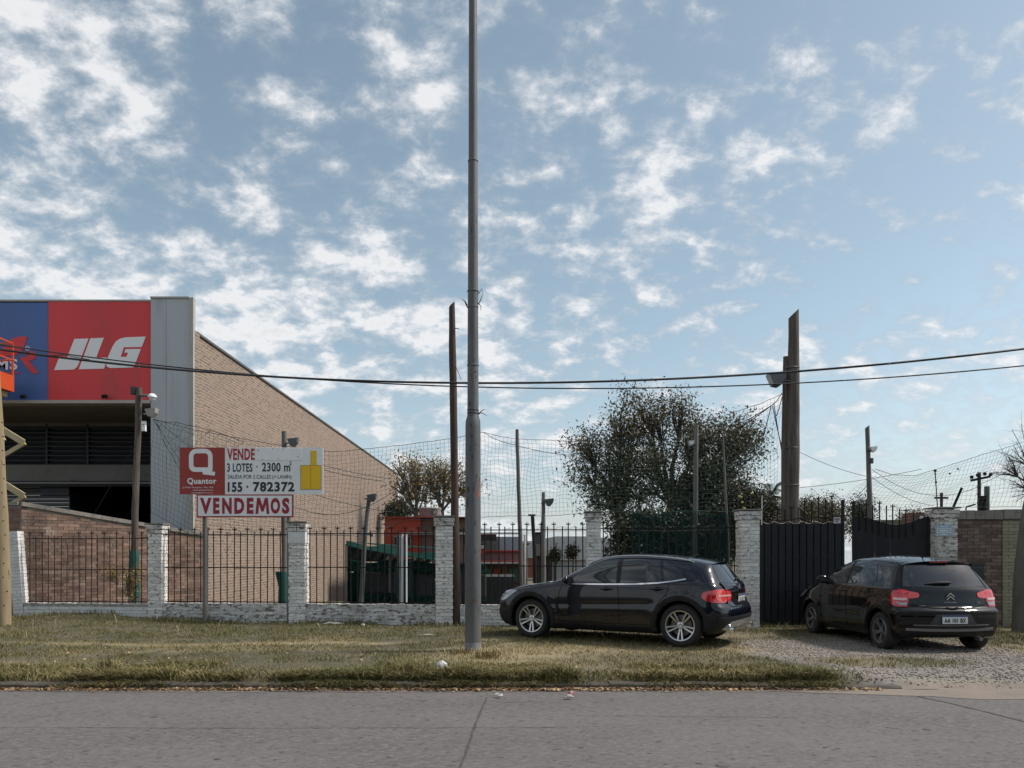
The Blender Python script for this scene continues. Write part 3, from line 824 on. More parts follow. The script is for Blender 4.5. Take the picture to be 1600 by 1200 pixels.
gtops = [(1196, 799, 1), (1216, 792, 1), (1227, 797, 0), (1237, 789, 1), (1248, 793, 0), (1258, 779, 1), (1269, 783, 0), (1280, 774, 1), (1291, 780, 0), (1301, 771, 1)]
for (px, py, fin) in gtops:
    me = iron_bar_mesh(Z(py, gd) - ztop + .25, bool(fin), .014)
    link('bar', me, g, (X(px, gd) - gx0, .03, ztop - .25))
b = MB(); b.tube([(X(1190, gd) - gx0, 0.03, ztop + .02), (GW * .5, .03, ztop + .12), (GW, .03, ztop + .17)], .012, 6); b.build('top_rail', m_gate, g)
# white notice on the gate
o = MB().box((0, 0, 0), (.14, .006, .13)).build('small_notice', mat('notice_white', (.55, .55, .52), (.4, .4, .38), scale=20, rough=.6), None, (X(1307, gd), gd - .03, Z(813, gd)))
tag(o, 'small dirty white notice fixed near the top of the closed gate leaf', 'sign')
o.children or None
b = MB(); b.span(-.05, .05, -.005, 0, .01, .04); b.span(-.045, .02, -.005, 0, -.03, -.01); b.build('print', mat('ink_grey', (.15, .15, .15), rough=.7), o, (0, -.004, 0))
# thin white rod tied to the gate
o = MB().tube([(0, 0, 0), (.01, 0, .62)], .011, 6).build('white_rod', m_white_plastic, None, (X(1190, 16.2), 16.2, Z(820, 16.2))); tag(o, 'thin white plastic rod standing on the gate beside the thick pillar', 'rod')
# clutter wire on top of gate
b = MB(); pts = [(k * .06, .02 * math.sin(k * 2.1), ztop + .03 + .025 * math.sin(k * 1.3)) for k in range(int(GW / .06))]; b.tube(pts, .005, 4)
o = b.build('loose_cable', mat('grey_cable', (.25, .25, .25), rough=.6), None, (gx0, gd - .04, 0)); tag(o, 'loose grey cable draped along the top of the closed gate leaf', 'cable')

# right leaf, swung a little inwards, with a curved top
rx1 = PIL[6][0] - PIL[6][2] / 2 - .02; rd = 16.3
rw = rx1 - X(1322, 16.8)
g2 = empty('sheet_metal_gate', (rx1, rd, 0), R(180 - 9), 'right leaf of the black gate with a curved top, standing ajar behind the black hatchback', 'gate')
def rt(t): return Z(818, 16.5) + .06 + .10 * math.cos(t * math.pi * 2.0 + .5) * (1 - .2 * t)
n = 10; pw = rw / n
for k in range(n):
    b = MB(); t0, t1 = k / n, (k + 1) / n; xa = k * pw + .002; xb = (k + 1) * pw - .002
    b.prism([(xa, zbot), (xb, zbot), (xb, rt(t1)), ((xa + xb) / 2, rt((t0 + t1) / 2)), (xa, rt(t0))], lambda a_, c_, t: (a_, t, c_), -.004 - .004 * (k % 2), .006)
    b.build('panel', m_gate, g2)
b = MB(); b.span(-.02, .03, -.025, .03, 0, rt(0)); b.span(rw - .05, rw, -.025, .03, 0, rt(1) + .35); b.span(.03, rw - .05, .010, .03, .3, .34); b.span(.03, rw - .05, .010, .03, 1.2, 1.24); b.build('frame', m_gate, g2)
for (px, py, fin) in [(1336, 780, 1), (1345, 787, 0), (1355, 784, 1), (1364, 790, 0), (1374, 782, 1), (1384, 791, 0), (1393, 787, 1), (1403, 796, 0), (1412, 794, 1), (1423, 804, 0)]:
    fr = (rx1 - X(px, 16.45)) / math.cos(R(9)); t = min(1, fr / rw)
    if 0.02 < t <= 1: link('bar', iron_bar_mesh(Z(py, 16.5) - rt(t) + .3, bool(fin), .014), g2, (fr, .02, rt(t) - .3))
b = MB(); b.box((rw - .28, .022, .95), (.14, .02, .03)); b.box((rw - .1, .022, .9), (.05, .03, .32)); b.build('latch', m_black_iron, g2)

# ------------------------------------------------------------------ brown brick wall and beige wall at the right
wd = 16.2
wx0 = PIL[6][0] + PIL[6][2] / 2 + .01; wx1 = X(1560, wd)
wt = Z(812, wd)
root = empty('brown_brick_wall', (wx0, wd, 0), 0, 'rough brown brick wall right of the pillar with the blue plate', 'wall')
brick_wall(root, wx1 - wx0, wt, .24, m_dark_brick, m_dark_mortar, z0=-.08, course=.072, bl=.25)
wc = Z(797, wd)
bw = wx1 - wx0
cop = MB()
for k in range(5): cop.span(bw * k / 5 + .004, bw * (k + 1) / 5 - .004, -.17, .17, wt + .002, wc + random.uniform(-.01, .01) - .02 * (4 - k) / 4)
cop.build('coping', m_concrete, root)
root2 = empty('beige_brick_wall', (wx1 + .006, wd - .015, 0), 0, 'wall of bricks painted dull beige behind the leaning trunk at the right edge', 'wall')
LB = 7.0
brick_wall(root2, LB, wt + .01, .24, m_beige_brick, m_beige_mortar, z0=-.08, course=.072, bl=.25, limit=300, hide=lambda j: j[0] // 2.6)
cop = MB()
for k in range(9): cop.span(LB * k / 9 + .004, LB * (k + 1) / 9 - .004, -.17, .17, wt + .012, wc + .01 + random.uniform(-.01, .01))
cop.build('coping', m_concrete, root2)
o = MB().span(-.13, .13, -.09, 0, -.16, .16).build('mailbox', mat('dark_box', (.018, .024, .026), (.03, .035, .035), scale=8, rough=.45), None, (X(1523, wd - .1), wd - .12, Z(892, wd - .1)))
tag(o, 'small dark box fixed to the brown brick wall beside the roof of the hatchback', 'box')
b = MB(); b.span(-.11, .11, -.004, 0, .06, .075); b.build('slot', m_wire, o, (0, -.092, 0))
# blue plate on the pillar
pb = PIL[6]
o = MB().span(-.17, .17, -.008, 0, -.12, .12).build('blue_plate', mat('pale_blue_enamel', (.30, .43, .52), (.36, .47, .54), scale=6, rough=.4), None, (X(1474, 16.0), pb[1] - pb[2] / 2 - .012, Z(829, 16.0)))
tag(o, 'small pale blue plate with white print on the pillar right of the gate', 'plate')
m_wh = mat('sign_white', (.82, .83, .82), (.76, .77, .76), scale=5, rough=.5)
b = MB(); b.span(-.12, .12, -.003, 0, .035, .045); b.span(-.12, .12, -.003, 0, -.045, -.035); b.span(-.14, -.13, -.003, 0, -.06, .06); b.span(.13, .14, -.003, 0, -.06, .06)
for k in range(5): b.span(-.085 + k * .036, -.062 + k * .036, -.003, 0, -.02, .02)
b.span(-.06, .06, -.003, 0, -.085, -.072); b.span(-.08, .08, -.003, 0, .075, .088)
b.build('print', m_wh, o, (0, -.009, 0))
# red brick stub behind the pillar
o = empty('brick_stub', (X(1436, 17.0), 17.1, 0), 0, 'short red brick pier behind the flaking pillar', 'wall'); b = MB(); b.span(-.16, .2, -.2, .3, -.2, Z(801, 17.0)); b.build('wall', brick_tex_mat('stub_brick', (0, 2), (.20, .09, .075), (.13, .065, .055), (.22, .19, .17)), o)
b = MB(); b.span(-.02, .06, -.004, 0, -.12, .12); b.build('paint_mark', m_wh, o, (-.02, -.203, Z(815, 17)))

# ------------------------------------------------------------------ oblique red brick wall at the left
A = Vector((X(22, 17.55), 17.75)); Bp = Vector((X(317, 21.3), 21.3))
ang = math.atan2(Bp.y - A.y, Bp.x - A.x); L_ = (Bp - A).length
ta, tb = Z(790, A.y), Z(838, Bp.y)
root = empty('red_brick_wall', (A.x, A.y, 0), ang, 'tall red brick boundary wall sloping down behind the left railings', 'wall')
tf = lambda x: ta + (tb - ta) * x / L_
brick_wall(root, L_, ta, .22, m_red_brick, m_mortar, z0=-.22, course=.075, bl=.255, topf=tf, limit=300, hide=lambda j: -j[2])
cp = MB(); n = 9
for k in range(n):
    x0_, x1_ = L_ * k / n + .003, L_ * (k + 1) / n - .003
    cp.prism([(x0_, tf(x0_) - .01), (x1_, tf(x1_) - .01), (x1_, tf(x1_) + .085), (x0_, tf(x0_) + .085)], lambda a_, c_, t: (a_, t, c_), -.15, .15)
cp.build('coping', m_concrete, root)
# return of that wall running left out of the picture
root = empty('red_brick_wall', (A.x - 5.0, A.y + .10, 0), 0, 'stretch of red brick wall behind the timber pole at the left edge', 'wall')
brick_wall(root, 5.02, ta, .22, m_red_brick, m_mortar, z0=-.1, course=.075, bl=.255, limit=300, hide=lambda j: -j[0] // .6)
cp = MB(); cp.span(0, 4.98, -.15, .15, ta + .003, ta + .085); cp.build('coping', m_concrete, root)
# meter box and stains on it
o = MB().span(-.06, .06, -.06, 0, -.1, .1).build('meter_box', m_gate, None, (X(94, 18.3), 18.62, Z(903, 18.5))); tag(o, 'small dark box on the red brick wall behind the left railing', 'box')
b = MB(); b.tube([(0, 0, 0), (.01, 0, -.3), (-.03, 0, -.65)], .008, 5); b.build('cable', m_wire, o, (-.02, -.03, -.1))
# vine / weeds climbing beside the left net post
o = None
# ================================================================== machinery hire building
m_sidebrick = brick_tex_mat('side_wall_brick', (1, 2), (0.290, 0.188, 0.136), (0.130, 0.086, 0.068), (0.34, 0.295, 0.24), bw=.28, bh=.09, msize=.016, dirt=(0.25, 0.195, 0.155))
m_fred = mat('fascia_red', (0.70, 0.045, 0.050), (0.62, 0.040, 0.044), scale=.6, rough=.5, c3=((.50, .05, .052), 1.6, .5, .75), stretch=(1, 1, .2))
m_fblue = mat('fascia_blue', (0.065, 0.145, 0.38), (0.055, 0.125, 0.33), scale=.6, rough=.5, c3=((.06, .12, .29), 1.6, .5, .75), stretch=(1, 1, .2))
m_fgrey = mat('fascia_grey', (0.44, 0.455, 0.465), (0.385, 0.40, 0.41), scale=.5, rough=.45, c3=((.28, .30, .31), 1.3, .52, .75), stretch=(1, 1, .12))
m_fwhite = mat('fascia_silver', (0.80, 0.81, 0.80), rough=.5)
m_trim = mat('metal_trim', (0.42, 0.40, 0.36), (0.34, 0.32, 0.29), scale=1.5, rough=.6)
m_plaster = mat('grey_plaster', (0.205, 0.20, 0.185), (0.165, 0.16, 0.148), scale=.8, rough=.9, fine=((.12, .115, .105), 4, .6, .75))
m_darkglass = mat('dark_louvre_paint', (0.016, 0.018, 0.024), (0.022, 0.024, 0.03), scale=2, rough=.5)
m_slat = mat('louvre_edge', (0.040, 0.043, 0.052), rough=.5)
FD = 21.9                                   # facade distance
FF = FD - .35                               # face of the fascia boards
bx = X(306, FD)                             # corner of the side wall
bld = empty('warehouse', (bx, FD, 0), 0, 'large warehouse with blue and red fascia boards and a long bare brick side wall', 'building')
def bl(px, py, off=0.0): return (X(px, FD) - bx, off, Z(py, FD))
roofz = Z(522, FD)
backY = (784.5 - 306) / (784.5 - 612) * FD - FD
# long side wall: slopes very slightly with the photographed roof line
b = MB(); b.prism([(0, -1.6), (backY, -2.6), (backY, Z(742, FD + backY)), (0, roofz)], lambda a, c, t: (t, a, c), -.3, 0.0)
b.build('side_wall', m_sidebrick, bld)
b = MB(); zb_ = Z(742, FD + backY)
for k in range(14):
    y0_, y1_ = backY * k / 14 + .01, backY * (k + 1) / 14 - .01
    f0, f1 = k / 14, (k + 1) / 14
    b.prism([(y0_, roofz + (zb_ - roofz) * f0 + .002), (y1_, roofz + (zb_ - roofz) * f1 + .002), (y1_, roofz + (zb_ - roofz) * f1 + .07), (y0_, roofz + (zb_ - roofz) * f0 + .07)], lambda a, c, t: (t, a, c), -.34, .05)
b.build('coping', mat('dark_flashing', (.10, .09, .085), rough=.6), bld)
b = MB(); b.span(-14, -.3, backY - .3, backY, -2.6, zb_); b.build('rear_wall', m_plaster, bld)
b = MB(); b.span(-14, -.31, .6, backY - .3, roofz - .35, roofz - .15); b.build('roof', mat('roof_sheet', (.25, .26, .27), rough=.5), bld)
# fascia boards
ftop = Z(469.5, FF); fbot = Z(626, FF); th = .35
x_g0 = X(237, FF) - bx; x_g1 = X(302, FF) - bx; x_r0 = X(75, FF) - bx; x_b0 = -14.0
for (xa, xb, m, nm) in ((x_r0 + .004, x_g0 - .004, m_fred, 'red_fascia'), (x_b0, x_r0 - .004, m_fblue, 'blue_fascia')):
    b = MB(); b.span(xa, xb, -th, 0, fbot, ftop - .03 - (0.03 if nm == 'blue_fascia' else 0)); b.build(nm, m, bld)
b = MB(); b.span(x_b0, x_g0 - .004, -th - .02, .02, ftop - .028, ftop + .02); b.build('top_trim', m_trim, bld)
b = MB(); b.span(x_b0, x_g0 - .01, -th - .10, .1, fbot - .09, fbot - .003); b.build('ledge', m_trim, bld)
# grey corner column, of two cladding panels
xm = (x_g0 + x_g1) / 2 - .15
for (xa, xb) in ((x_g0 + .004, xm - .004), (xm + .004, x_g1 - .09)):
    b = MB(); b.span(xa, xb, -th - .06, -.002, -.4, ftop + .03); b.build('cladding_panel', m_fgrey, bld)
b = MB(); b.span(x_g1 + .039, -.002, -th + .02, -.002, -.4, roofz); b.build('wall_return', m_sidebrick, bld)
b = MB(); b.span(x_g1 - .086, x_g1 + .035, -th - .09, -th + .06, -.4, ftop + .06); b.build('corner_trim', m_trim, bld)
b = MB(); b.span(x_g0, x_g1 - .09, -th - .09, -.002, ftop + .033, ftop + .085); b.build('top_trim', m_trim, bld)
b = MB(); b.span(x_g0 + .01, x_g0 + .03, -th - .05, .27, -.4, ftop + .03); 
# drain pipe at the brick edge
b = MB(); b.tube([(.045, -.05, -.4), (.045, -.05, Z(655, FD))], .035, 8); b.build('drain_pipe', m_trim, bld)
# soffit and recess
rec = 2.6
b = MB(); b.span(x_b0, x_g0, -.02, rec, fbot - .12, fbot - .10); b.build('soffit', m_plaster, bld)
sl0 = Z(661, FD + rec); 
b = MB(); b.span(x_b0, x_g0, rec, rec + .2, sl0 - .1, fbot - .12); b.build('upper_wall', m_plaster, bld)
# louvres
l0, l1 = Z(662, FD + rec), Z(727, FD + rec)
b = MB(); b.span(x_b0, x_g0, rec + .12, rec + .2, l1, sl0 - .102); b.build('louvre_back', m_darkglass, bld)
nl = 9
lm = None
for k in range(nl):
    z = l0 + (l1 - l0) * (k + .5) / nl
    if lm is None:
        bb = MB(); bb.prism([(0, -.07), (.10, .03), (.10, .045), (0, -.045)], lambda a, c, t: (t, a, c), x_b0, x_g0); lm = bb.mesh('louvre', m_slat)
    link('louvre', lm, bld, (0, rec, z))
for px in (73, 137):
    b = MB(); b.span(X(px, FD + rec) - bx - .03, X(px, FD + rec) - bx + .03, rec - .01, rec + .11, l1, l0); b.build('mullion', m_darkglass, bld)
# concrete lintel band and light tube below
q0, q1 = Z(727, FD + 2.2), Z(752, FD + 2.2)
b = MB(); b.span(x_b0, x_g0, 2.1, rec + .3, q1, q0); b.build('lintel', m_plaster, bld)
b = MB(); b.tube([(x_b0, 2.0, q1 - .07), (x_g0, 2.0, q1 - .07)], .035, 8); b.build('shutter_tube', mat('galvanised', (.33, .35, .37), rough=.4, metal=.6), bld)
b = MB(); b.span(x_b0, x_g0, 2.2, 2.4, q1 - .16, q1 - .01); b.build('shutter_box', m_darkglass, bld)
# opening below: grey shutter left, dark interior right
s1 = X(110, FD + 2.6) - bx
b = MB()
for k in range(26):
    z = q1 - .17 - k * .12; b.prism([(2.6, z), (2.57, z - .03), (2.57, z - .09), (2.6, z - .116)], lambda a, c, t: (t, a, c), x_b0, s1)
b.build('roller_shutter', mat('grey_shutter', (.055, .062, .066), (.045, .05, .054), scale=1, rough=.5), bld)
b = MB(); b.span(X(63, FD + 2.5) - bx, X(108, FD + 2.5) - bx, 2.50, 2.55, Z(774, FD + 2.5), Z(759, FD + 2.5)); b.build('blue_board', mat('navy_board', (.014, .018, .034), rough=.5), bld)
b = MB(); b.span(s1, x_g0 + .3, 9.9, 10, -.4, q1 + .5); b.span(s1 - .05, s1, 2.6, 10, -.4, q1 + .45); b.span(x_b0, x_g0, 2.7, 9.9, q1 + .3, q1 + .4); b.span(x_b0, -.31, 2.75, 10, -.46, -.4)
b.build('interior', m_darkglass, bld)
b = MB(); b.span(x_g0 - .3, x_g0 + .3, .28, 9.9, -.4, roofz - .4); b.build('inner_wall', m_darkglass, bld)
# small floodlights on the ledge
for px in (38, 165):
    o = empty('floodlight', (X(px, FD - .45), FD - .5, fbot + .02), 0, 'small black floodlight on the ledge under the %s fascia' % ('blue' if px < 100 else 'red'), 'floodlight', 'floodlights along the fascia ledge')
    MB().box((0, 0, .07), (.14, .10, .08), Matrix.Rotation(.5, 3, 'X')).build('lamp_head', m_black_iron, o)
    b = MB(); b.tube([(-.05, 0, 0), (-.05, 0, .08)], .01, 5); b.tube([(.05, 0, 0), (.05, 0, .08)], .01, 5); b.build('bracket', m_black_iron, o)
# ---- lettering on the fascia, drawn in the photograph's proportions (5 units = 1 photo pixel)
def fp(u, v): return (X(u / 5.0, FF) - bx, Z(440 + v / 5.0, FF))
def fpoly(pts, m, name, dep=.012):
    o = link(name, poly_mesh([fp(*p) for p in pts], m, name, dep, -th - .001), bld); return o
fpoly([(583, 449), (693, 445), (648, 560), (612, 650), (600, 672), (575, 688), (425, 692), (462, 600), (520, 597), (530, 585)], m_fwhite, 'letter')
fpoly([(708, 444), (812, 440), (752, 597), (836, 594), (820, 665), (812, 681), (617, 686)], m_fwhite, 'letter')
fpoly([(1140, 430), (985, 436), (940, 446), (905, 470), (880, 510), (835, 615), (828, 645), (838, 665), (862, 676), (1045, 671), (1058, 640), (1102, 527), (983, 528), (972, 556), (1003, 556), (989, 589), (943, 589), (970, 514), (1108, 512)], m_fwhite, 'letter')
fpoly([(215, 430), (200, 480), (178, 540), (150, 560), (120, 577), (60, 580), (-160, 585), (-150, 560), (0, 545), (70, 470), (110, 440), (160, 430)], m_fred, 'letter')
fpoly([(190, 546), (262, 546), (282, 560), (280, 592), (262, 612), (228, 622), (302, 716), (252, 718), (175, 620), (158, 590), (215, 588), (228, 575), (190, 572)], m_fred, 'letter')
a_, c_ = fp(-140, 690); a2, c2 = fp(138, 605)
link('letter', text_mesh('AMS', a2 - a_, c2 - c_, m_fwhite, 'letter', .012, .02), bld, (a_, -th - .001, c_))
fpoly([(-60, 710), (155, 710), (155, 718), (-60, 718)], m_fred, 'underline')
a_, c_ = fp(198, 540); a2, c2 = fp(235, 503)
link('registered_mark', text_mesh('\u00ae', a2 - a_, c2 - c_, m_fwhite, 'letter', .01, 0), bld, (a_, -th - .001, c_))
a_, c_ = fp(1078, 675); a2, c2 = fp(1102, 650)
link('registered_mark', text_mesh('\u00ae', a2 - a_, c2 - c_, m_fwhite, 'letter', .01, 0), bld, (a_, -th - .001, c_))

# ------------------------------------------------------------------ scissor lift in the neighbour's yard
m_or = mat('orange_paint', (0.60, 0.085, 0.02), (0.52, 0.075, 0.02), scale=4, rough=.45)
m_cream = mat('cream_paint', (0.56, 0.47, 0.27), (0.50, 0.41, 0.23), scale=4, rough=.5)
SD = 20.4
sx = X(-49, SD)
lift = empty('scissor_lift', (sx, SD, gz(sx, SD)), 0, 'raised scissor lift with orange basket and cream arms behind the left timber pole', 'scissor lift')
hw = X(7, SD) - sx
pz0 = Z(600, SD); pz1 = Z(522, SD)
b = MB(); b.span(-hw + .1, hw - .10, -.55, .55, pz0, pz0 + .44); b.build('platform', m_or, lift)
b = MB()
for s in (-1, 1):
    for xx in (-hw + .12, 0, hw - .14): b.span(xx - .02, xx + .02, s * .55 - .02, s * .55 + .02, pz0 + .44, pz1)
    for zz in (pz1, Z(549, SD)): b.span(-hw + .1, hw - .12, s * .55 - .02, s * .55 + .02, zz - .02, zz + .02)
for xx in (-hw + .12, hw - .14):
    for zz in (pz1, Z(549, SD)): b.span(xx - .018, xx + .018, -.53, .53, zz - .018, zz + .018)
b.build('guard_rail', m_or, lift)
b = MB(); b.span(-hw + .15, hw - .25, -.5, .5, pz0 - .15, pz0 - .005); b.build('platform_frame', m_cream, lift)
zs = [Z(600, SD) - .12, Z(682, SD), Z(766, SD), .75]
hwA = hw + .24
pts_mid = [Z(640, SD), Z(724, SD)]
levels = [(Z(613, SD), Z(752, SD)), (Z(698, SD), Z(838, SD) + .1)]
zt = pz0 - .15
joints = [Z(682, SD), Z(767, SD), Z(852, SD)]
hz_ = (joints[0] - joints[1]) / 2
zc = joints[0] + hz_
b_list = []
zz = joints[0]
segs = []
c0 = joints[0]
for s in (-.42, .42):
    for k, j in enumerate(joints[:3]):
        up_ = min(zt, j + hz_); dn = max(.5, j - hz_)
        for sg in (-1, 1):
            b = MB(); b.beam((sg * hwA, s, j), (0, s + .04, up_), .06, .16); b.build('scissor_arm', m_cream, lift)
            b = MB(); b.beam((sg * hwA, s + .06, j), (0, s + .02, dn), .05, .11); b.build('scissor_arm', m_cream, lift)
b = MB(); b.span(-hw, hw, -.55, .55, .25, .75); b.build('chassis', m_or, lift)
for sx_ in (-1, 1):
    for sy_ in (-1, 1):
        b = MB(); b.lathe([(.03, -.08), (.24, -.08), (.26, 0), (.24, .08), (.03, .08)], 16, 'y', (0, 0, 0)); b.build('wheel', m_black_iron, lift, (sx_ * hw * .7, sy_ * .5, .26))

# ================================================================== estate agent sign
sd = 16.9
sg = empty('estate_sign', (X(393, sd), sd, 0), 0, 'red and white estate agent board on two posts with yellow plot plan', 'sign')
sgx = X(393, sd)
def sp(px, py): return (X(px, sd) - sgx, Z(py, sd))
m_sred = mat('sign_red', (0.33, 0.032, 0.020), (0.29, 0.030, 0.020), scale=2, rough=.45)
m_syel = mat('sign_yellow', (0.84, 0.52, 0.008), (0.80, 0.48, 0.01), scale=3, rough=.5)
m_sblack = mat('sign_black', (0.018, 0.018, 0.02), rough=.5)
m_text_red = mat('letter_red', (0.42, 0.018, 0.018), rough=.5)
m_text_crimson = mat('letter_crimson', (0.33, 0.012, 0.03), (.28, .012, .028), scale=8, rough=.5)
m_post = mat('grey_post', (0.17, 0.16, 0.15), (0.115, 0.11, 0.10), scale=3, rough=.8, bump=.5, bscale=20, stretch=(1, 1, .15))
tilt = .018
def quad_board(x0, x1, y0, y1, yy, m, name, parent=sg, dep=.02):
    (a, c1), (b_, c2) = sp(x0, y1), sp(x1, y0)
    bb = MB(); bb.span(a, b_, yy - dep, yy, c1, c2); return bb.build(name, m, parent)
brd = quad_board(281.5, 505, 699.5, 772.5, 0, m_wh, 'board')
quad_board(281.5, 352, 699.5, 772.5, -.022, m_sred, 'red_panel', brd, .004)
def put(txt, x0, x1, y0, y1, m, bold=0.02, parent=brd, yy=-.022, name='lettering', dep=.003, shear=0):
    (a, c1), (b_, c2) = sp(x0, y1), sp(x1, y0)
    return link(name, text_mesh(txt, b_ - a, c2 - c1, m, name, dep, bold, shear), parent, (a, yy, c1))
put('VENDE', 355.5, 398.5, 701, 719, m_text_red, .03)
put('3 LOTES', 355.5, 395, 724, 737.5, m_sblack, .02)
put('2300 m', 410, 454, 723, 737, m_sblack, .02)
put('2', 453, 456, 721, 727, m_sblack, .02)
put('\u00b7', 401, 403, 728, 730.5, m_sblack, .0)
put('SALIDA POR 2 CALLES (\u00d7 LANIN)', 356.5, 456, 742, 750, m_sblack, -.002)
put('155', 356.5, 379, 753.5, 769, m_sblack, .035)
put('\u00b7', 385.5, 388.5, 759, 762.5, m_sblack, .02)
put('782372', 396, 460.5, 753, 768.5, m_sblack, .035)
put('Quantor', 293.5, 339, 747, 758, m_wh, .03, yy=-.027)
put('J.J. Pedro Davagnino - Mat. 1270', 286, 334, 760.5, 763.5, m_wh, .0, yy=-.027)
put('www.quantor.com.ar', 302, 334, 765, 767.5, m_wh, .0, yy=-.027)
put('quantor@quantor.com.ar', 300, 334, 769, 771.5, m_wh, .0, yy=-.027)
# ring shaped emblem: outer rounded square minus inner one, and its tail
def ring(cx, cy, w, h, r, t, n=8):
    def rr(w, h, r):
        pts = []
        for (sx_, sy_, a0, rad) in ((1, 1, 0, r), (-1, 1, 90, r), (-1, -1, 180, r * .8), (1, -1, 270, r * .35)):
            for k in range(n + 1):
                a = R(a0 + 90 * k / n); pts.append((cx + sx_ * (w / 2 - rad) + math.cos(a) * rad, cy - (sy_ * (h / 2 - rad) + math.sin(a) * rad)))
        return pts
    return rr(w, h, r), rr(w - 2 * t, h - 2 * t, max(.5, r - t))
po, pi_ = ring(314.5, 719.5, 37, 36, 12, 7)
bb = MB(); n = len(po)
vs = []
for (a, c) in po + pi_:
    x_, z_ = sp(a, c); vs.append((x_, -.0265, z_))
vs2 = [(x_, -.030, z_) for (x_, _, z_) in vs]
fs = []
for k in range(n):
    k2 = (k + 1) % n
    fs += [(2 * n + k, 2 * n + k2, 3 * n + k2, 3 * n + k), (k, k2, 2 * n + k2, 2 * n + k), (n + k, 3 * n + k, 3 * n + k2, n + k2)]
bb.add(vs + vs2, fs); bb.build('emblem', m_wh, brd)
link('emblem_tail', poly_mesh([sp(317, 735), (sp(337, 737.5)), sp(336.5, 743.5), sp(318, 741.5)], m_wh, 'emblem_tail', .004, -.031), brd)
quad_board(401, 472, 700, 719.5, -.022, mat('white_patch', (.84, .85, .85), (.78, .79, .79), scale=4, rough=.4), 'cover_panel', brd, .008)
bb = MB()
for (px, py) in ((404.5, 704), (427, 701.5), (443.5, 702), (466, 714), (435.5, 717), (411, 718)):
    x_, z_ = sp(px, py); bb.tube([(x_, -.028, z_), (x_, -.034, z_)], .010, 8)
bb.build('screw', m_sblack, brd)
quad_board(470.5, 486, 727.5, 764.5, -.022, m_syel, 'plot_shape', brd, .004)
quad_board(486.2, 502, 727.5, 764.5, -.022, m_syel, 'plot_shape', brd, .004)
quad_board(486, 495, 704.5, 727.3, -.022, m_syel, 'plot_shape', brd, .004)
for (x0, x1, y0, y1) in ((485.9, 486.3, 705, 764), (470, 470.5, 727, 765), (502, 502.4, 727, 765), (470, 502, 727, 727.5), (470, 502, 764.5, 765)):
    quad_board(x0, x1, y0, y1, -.0265, m_sblack, 'outline', brd, .001)
brd2 = quad_board(308, 459, 772.8, 808.5, -.01, m_text_crimson, 'lower_board', sg, .02)
quad_board(310.2, 456.8, 774.6, 806.4, -.032, m_wh, 'white_panel', brd2, .003)
for ch, xa, xb in (('V', 313.5, 331.5), ('E', 334, 344), ('N', 348, 363), ('D', 367, 382.6), ('E', 386.6, 397), ('O', 423.6, 438.4), ('S', 441.4, 453)):
    put(ch, xa, xb, 778, 803, m_text_crimson, .05, brd2, -.036, 'letter')
link('letter', poly_mesh([sp(*q) for q in ((400, 803), (402.5, 778), (407, 778), (411, 790.5), (415, 778), (419.3, 778), (421.8, 803), (417.4, 803), (416.3, 788), (412.6, 799.5), (409.2, 799.5), (405.6, 788), (404.4, 803))], m_text_crimson, 'letter', .003, -.036), brd2)
for (px, w) in ((318.5, 7.5), (450, 6.5)):
    bb = MB(); x_, _ = sp(px, 800); ww = w / FPX * sd / 2
    bb.tube([(x_, .06, -.15), (x_ + .004, .06, .8), (x_, .06, Z(702, sd))], ww, 10); bb.build('post', m_post, sg)
bb = MB(); 
for py in (708, 765): 
    a, c = sp(286, py); a2, _ = sp(500, py); bb.span(a, a2, .002, .03, c - .025, c + .025)
bb.build('batten', m_post, sg)
# ================================================================== poles
m_steel = mat('painted_steel_pole', (0.125, 0.126, 0.128), (0.080, 0.082, 0.086), scale=2.6, rough=.6, metal=0.0, bump=.3, bscale=30, stretch=(1.5, 1.5, .35),
              c3=((0.045, 0.045, 0.05), 9.0, .60, .68), fine=((.20, .115, .08), 6.5, .68, .76))
m_wood_dark = mat('dark_timber', (0.072, 0.045, 0.032), (0.040, 0.027, 0.021), scale=5, rough=.85, bump=.9, bscale=30, stretch=(2, 2, .22), fine=((.15, .105, .08), 7, .62, .75))
m_wood_grey = mat('grey_timber', (0.120, 0.098, 0.080), (0.060, 0.047, 0.038), scale=5, rough=.88, bump=.9, bscale=34, stretch=(2.4, 2.4, .16), fine=((.19, .16, .13), 9, .58, .70))
m_wood_pale = mat('pale_timber', (0.33, 0.255, 0.15), (0.235, 0.18, 0.105), scale=3, rough=.85, bump=.7, bscale=30, stretch=(2, 2, .2), fine=((.07, .045, .03), 8, .66, .72))
m_lampgrey = mat('lamp_grey', (0.10, 0.11, 0.11), (.07, .075, .075), scale=4, rough=.5)
m_lampglass = mat('lamp_glass', (0.50, 0.52, 0.52), (.42, .44, .44), scale=4, rough=.25)

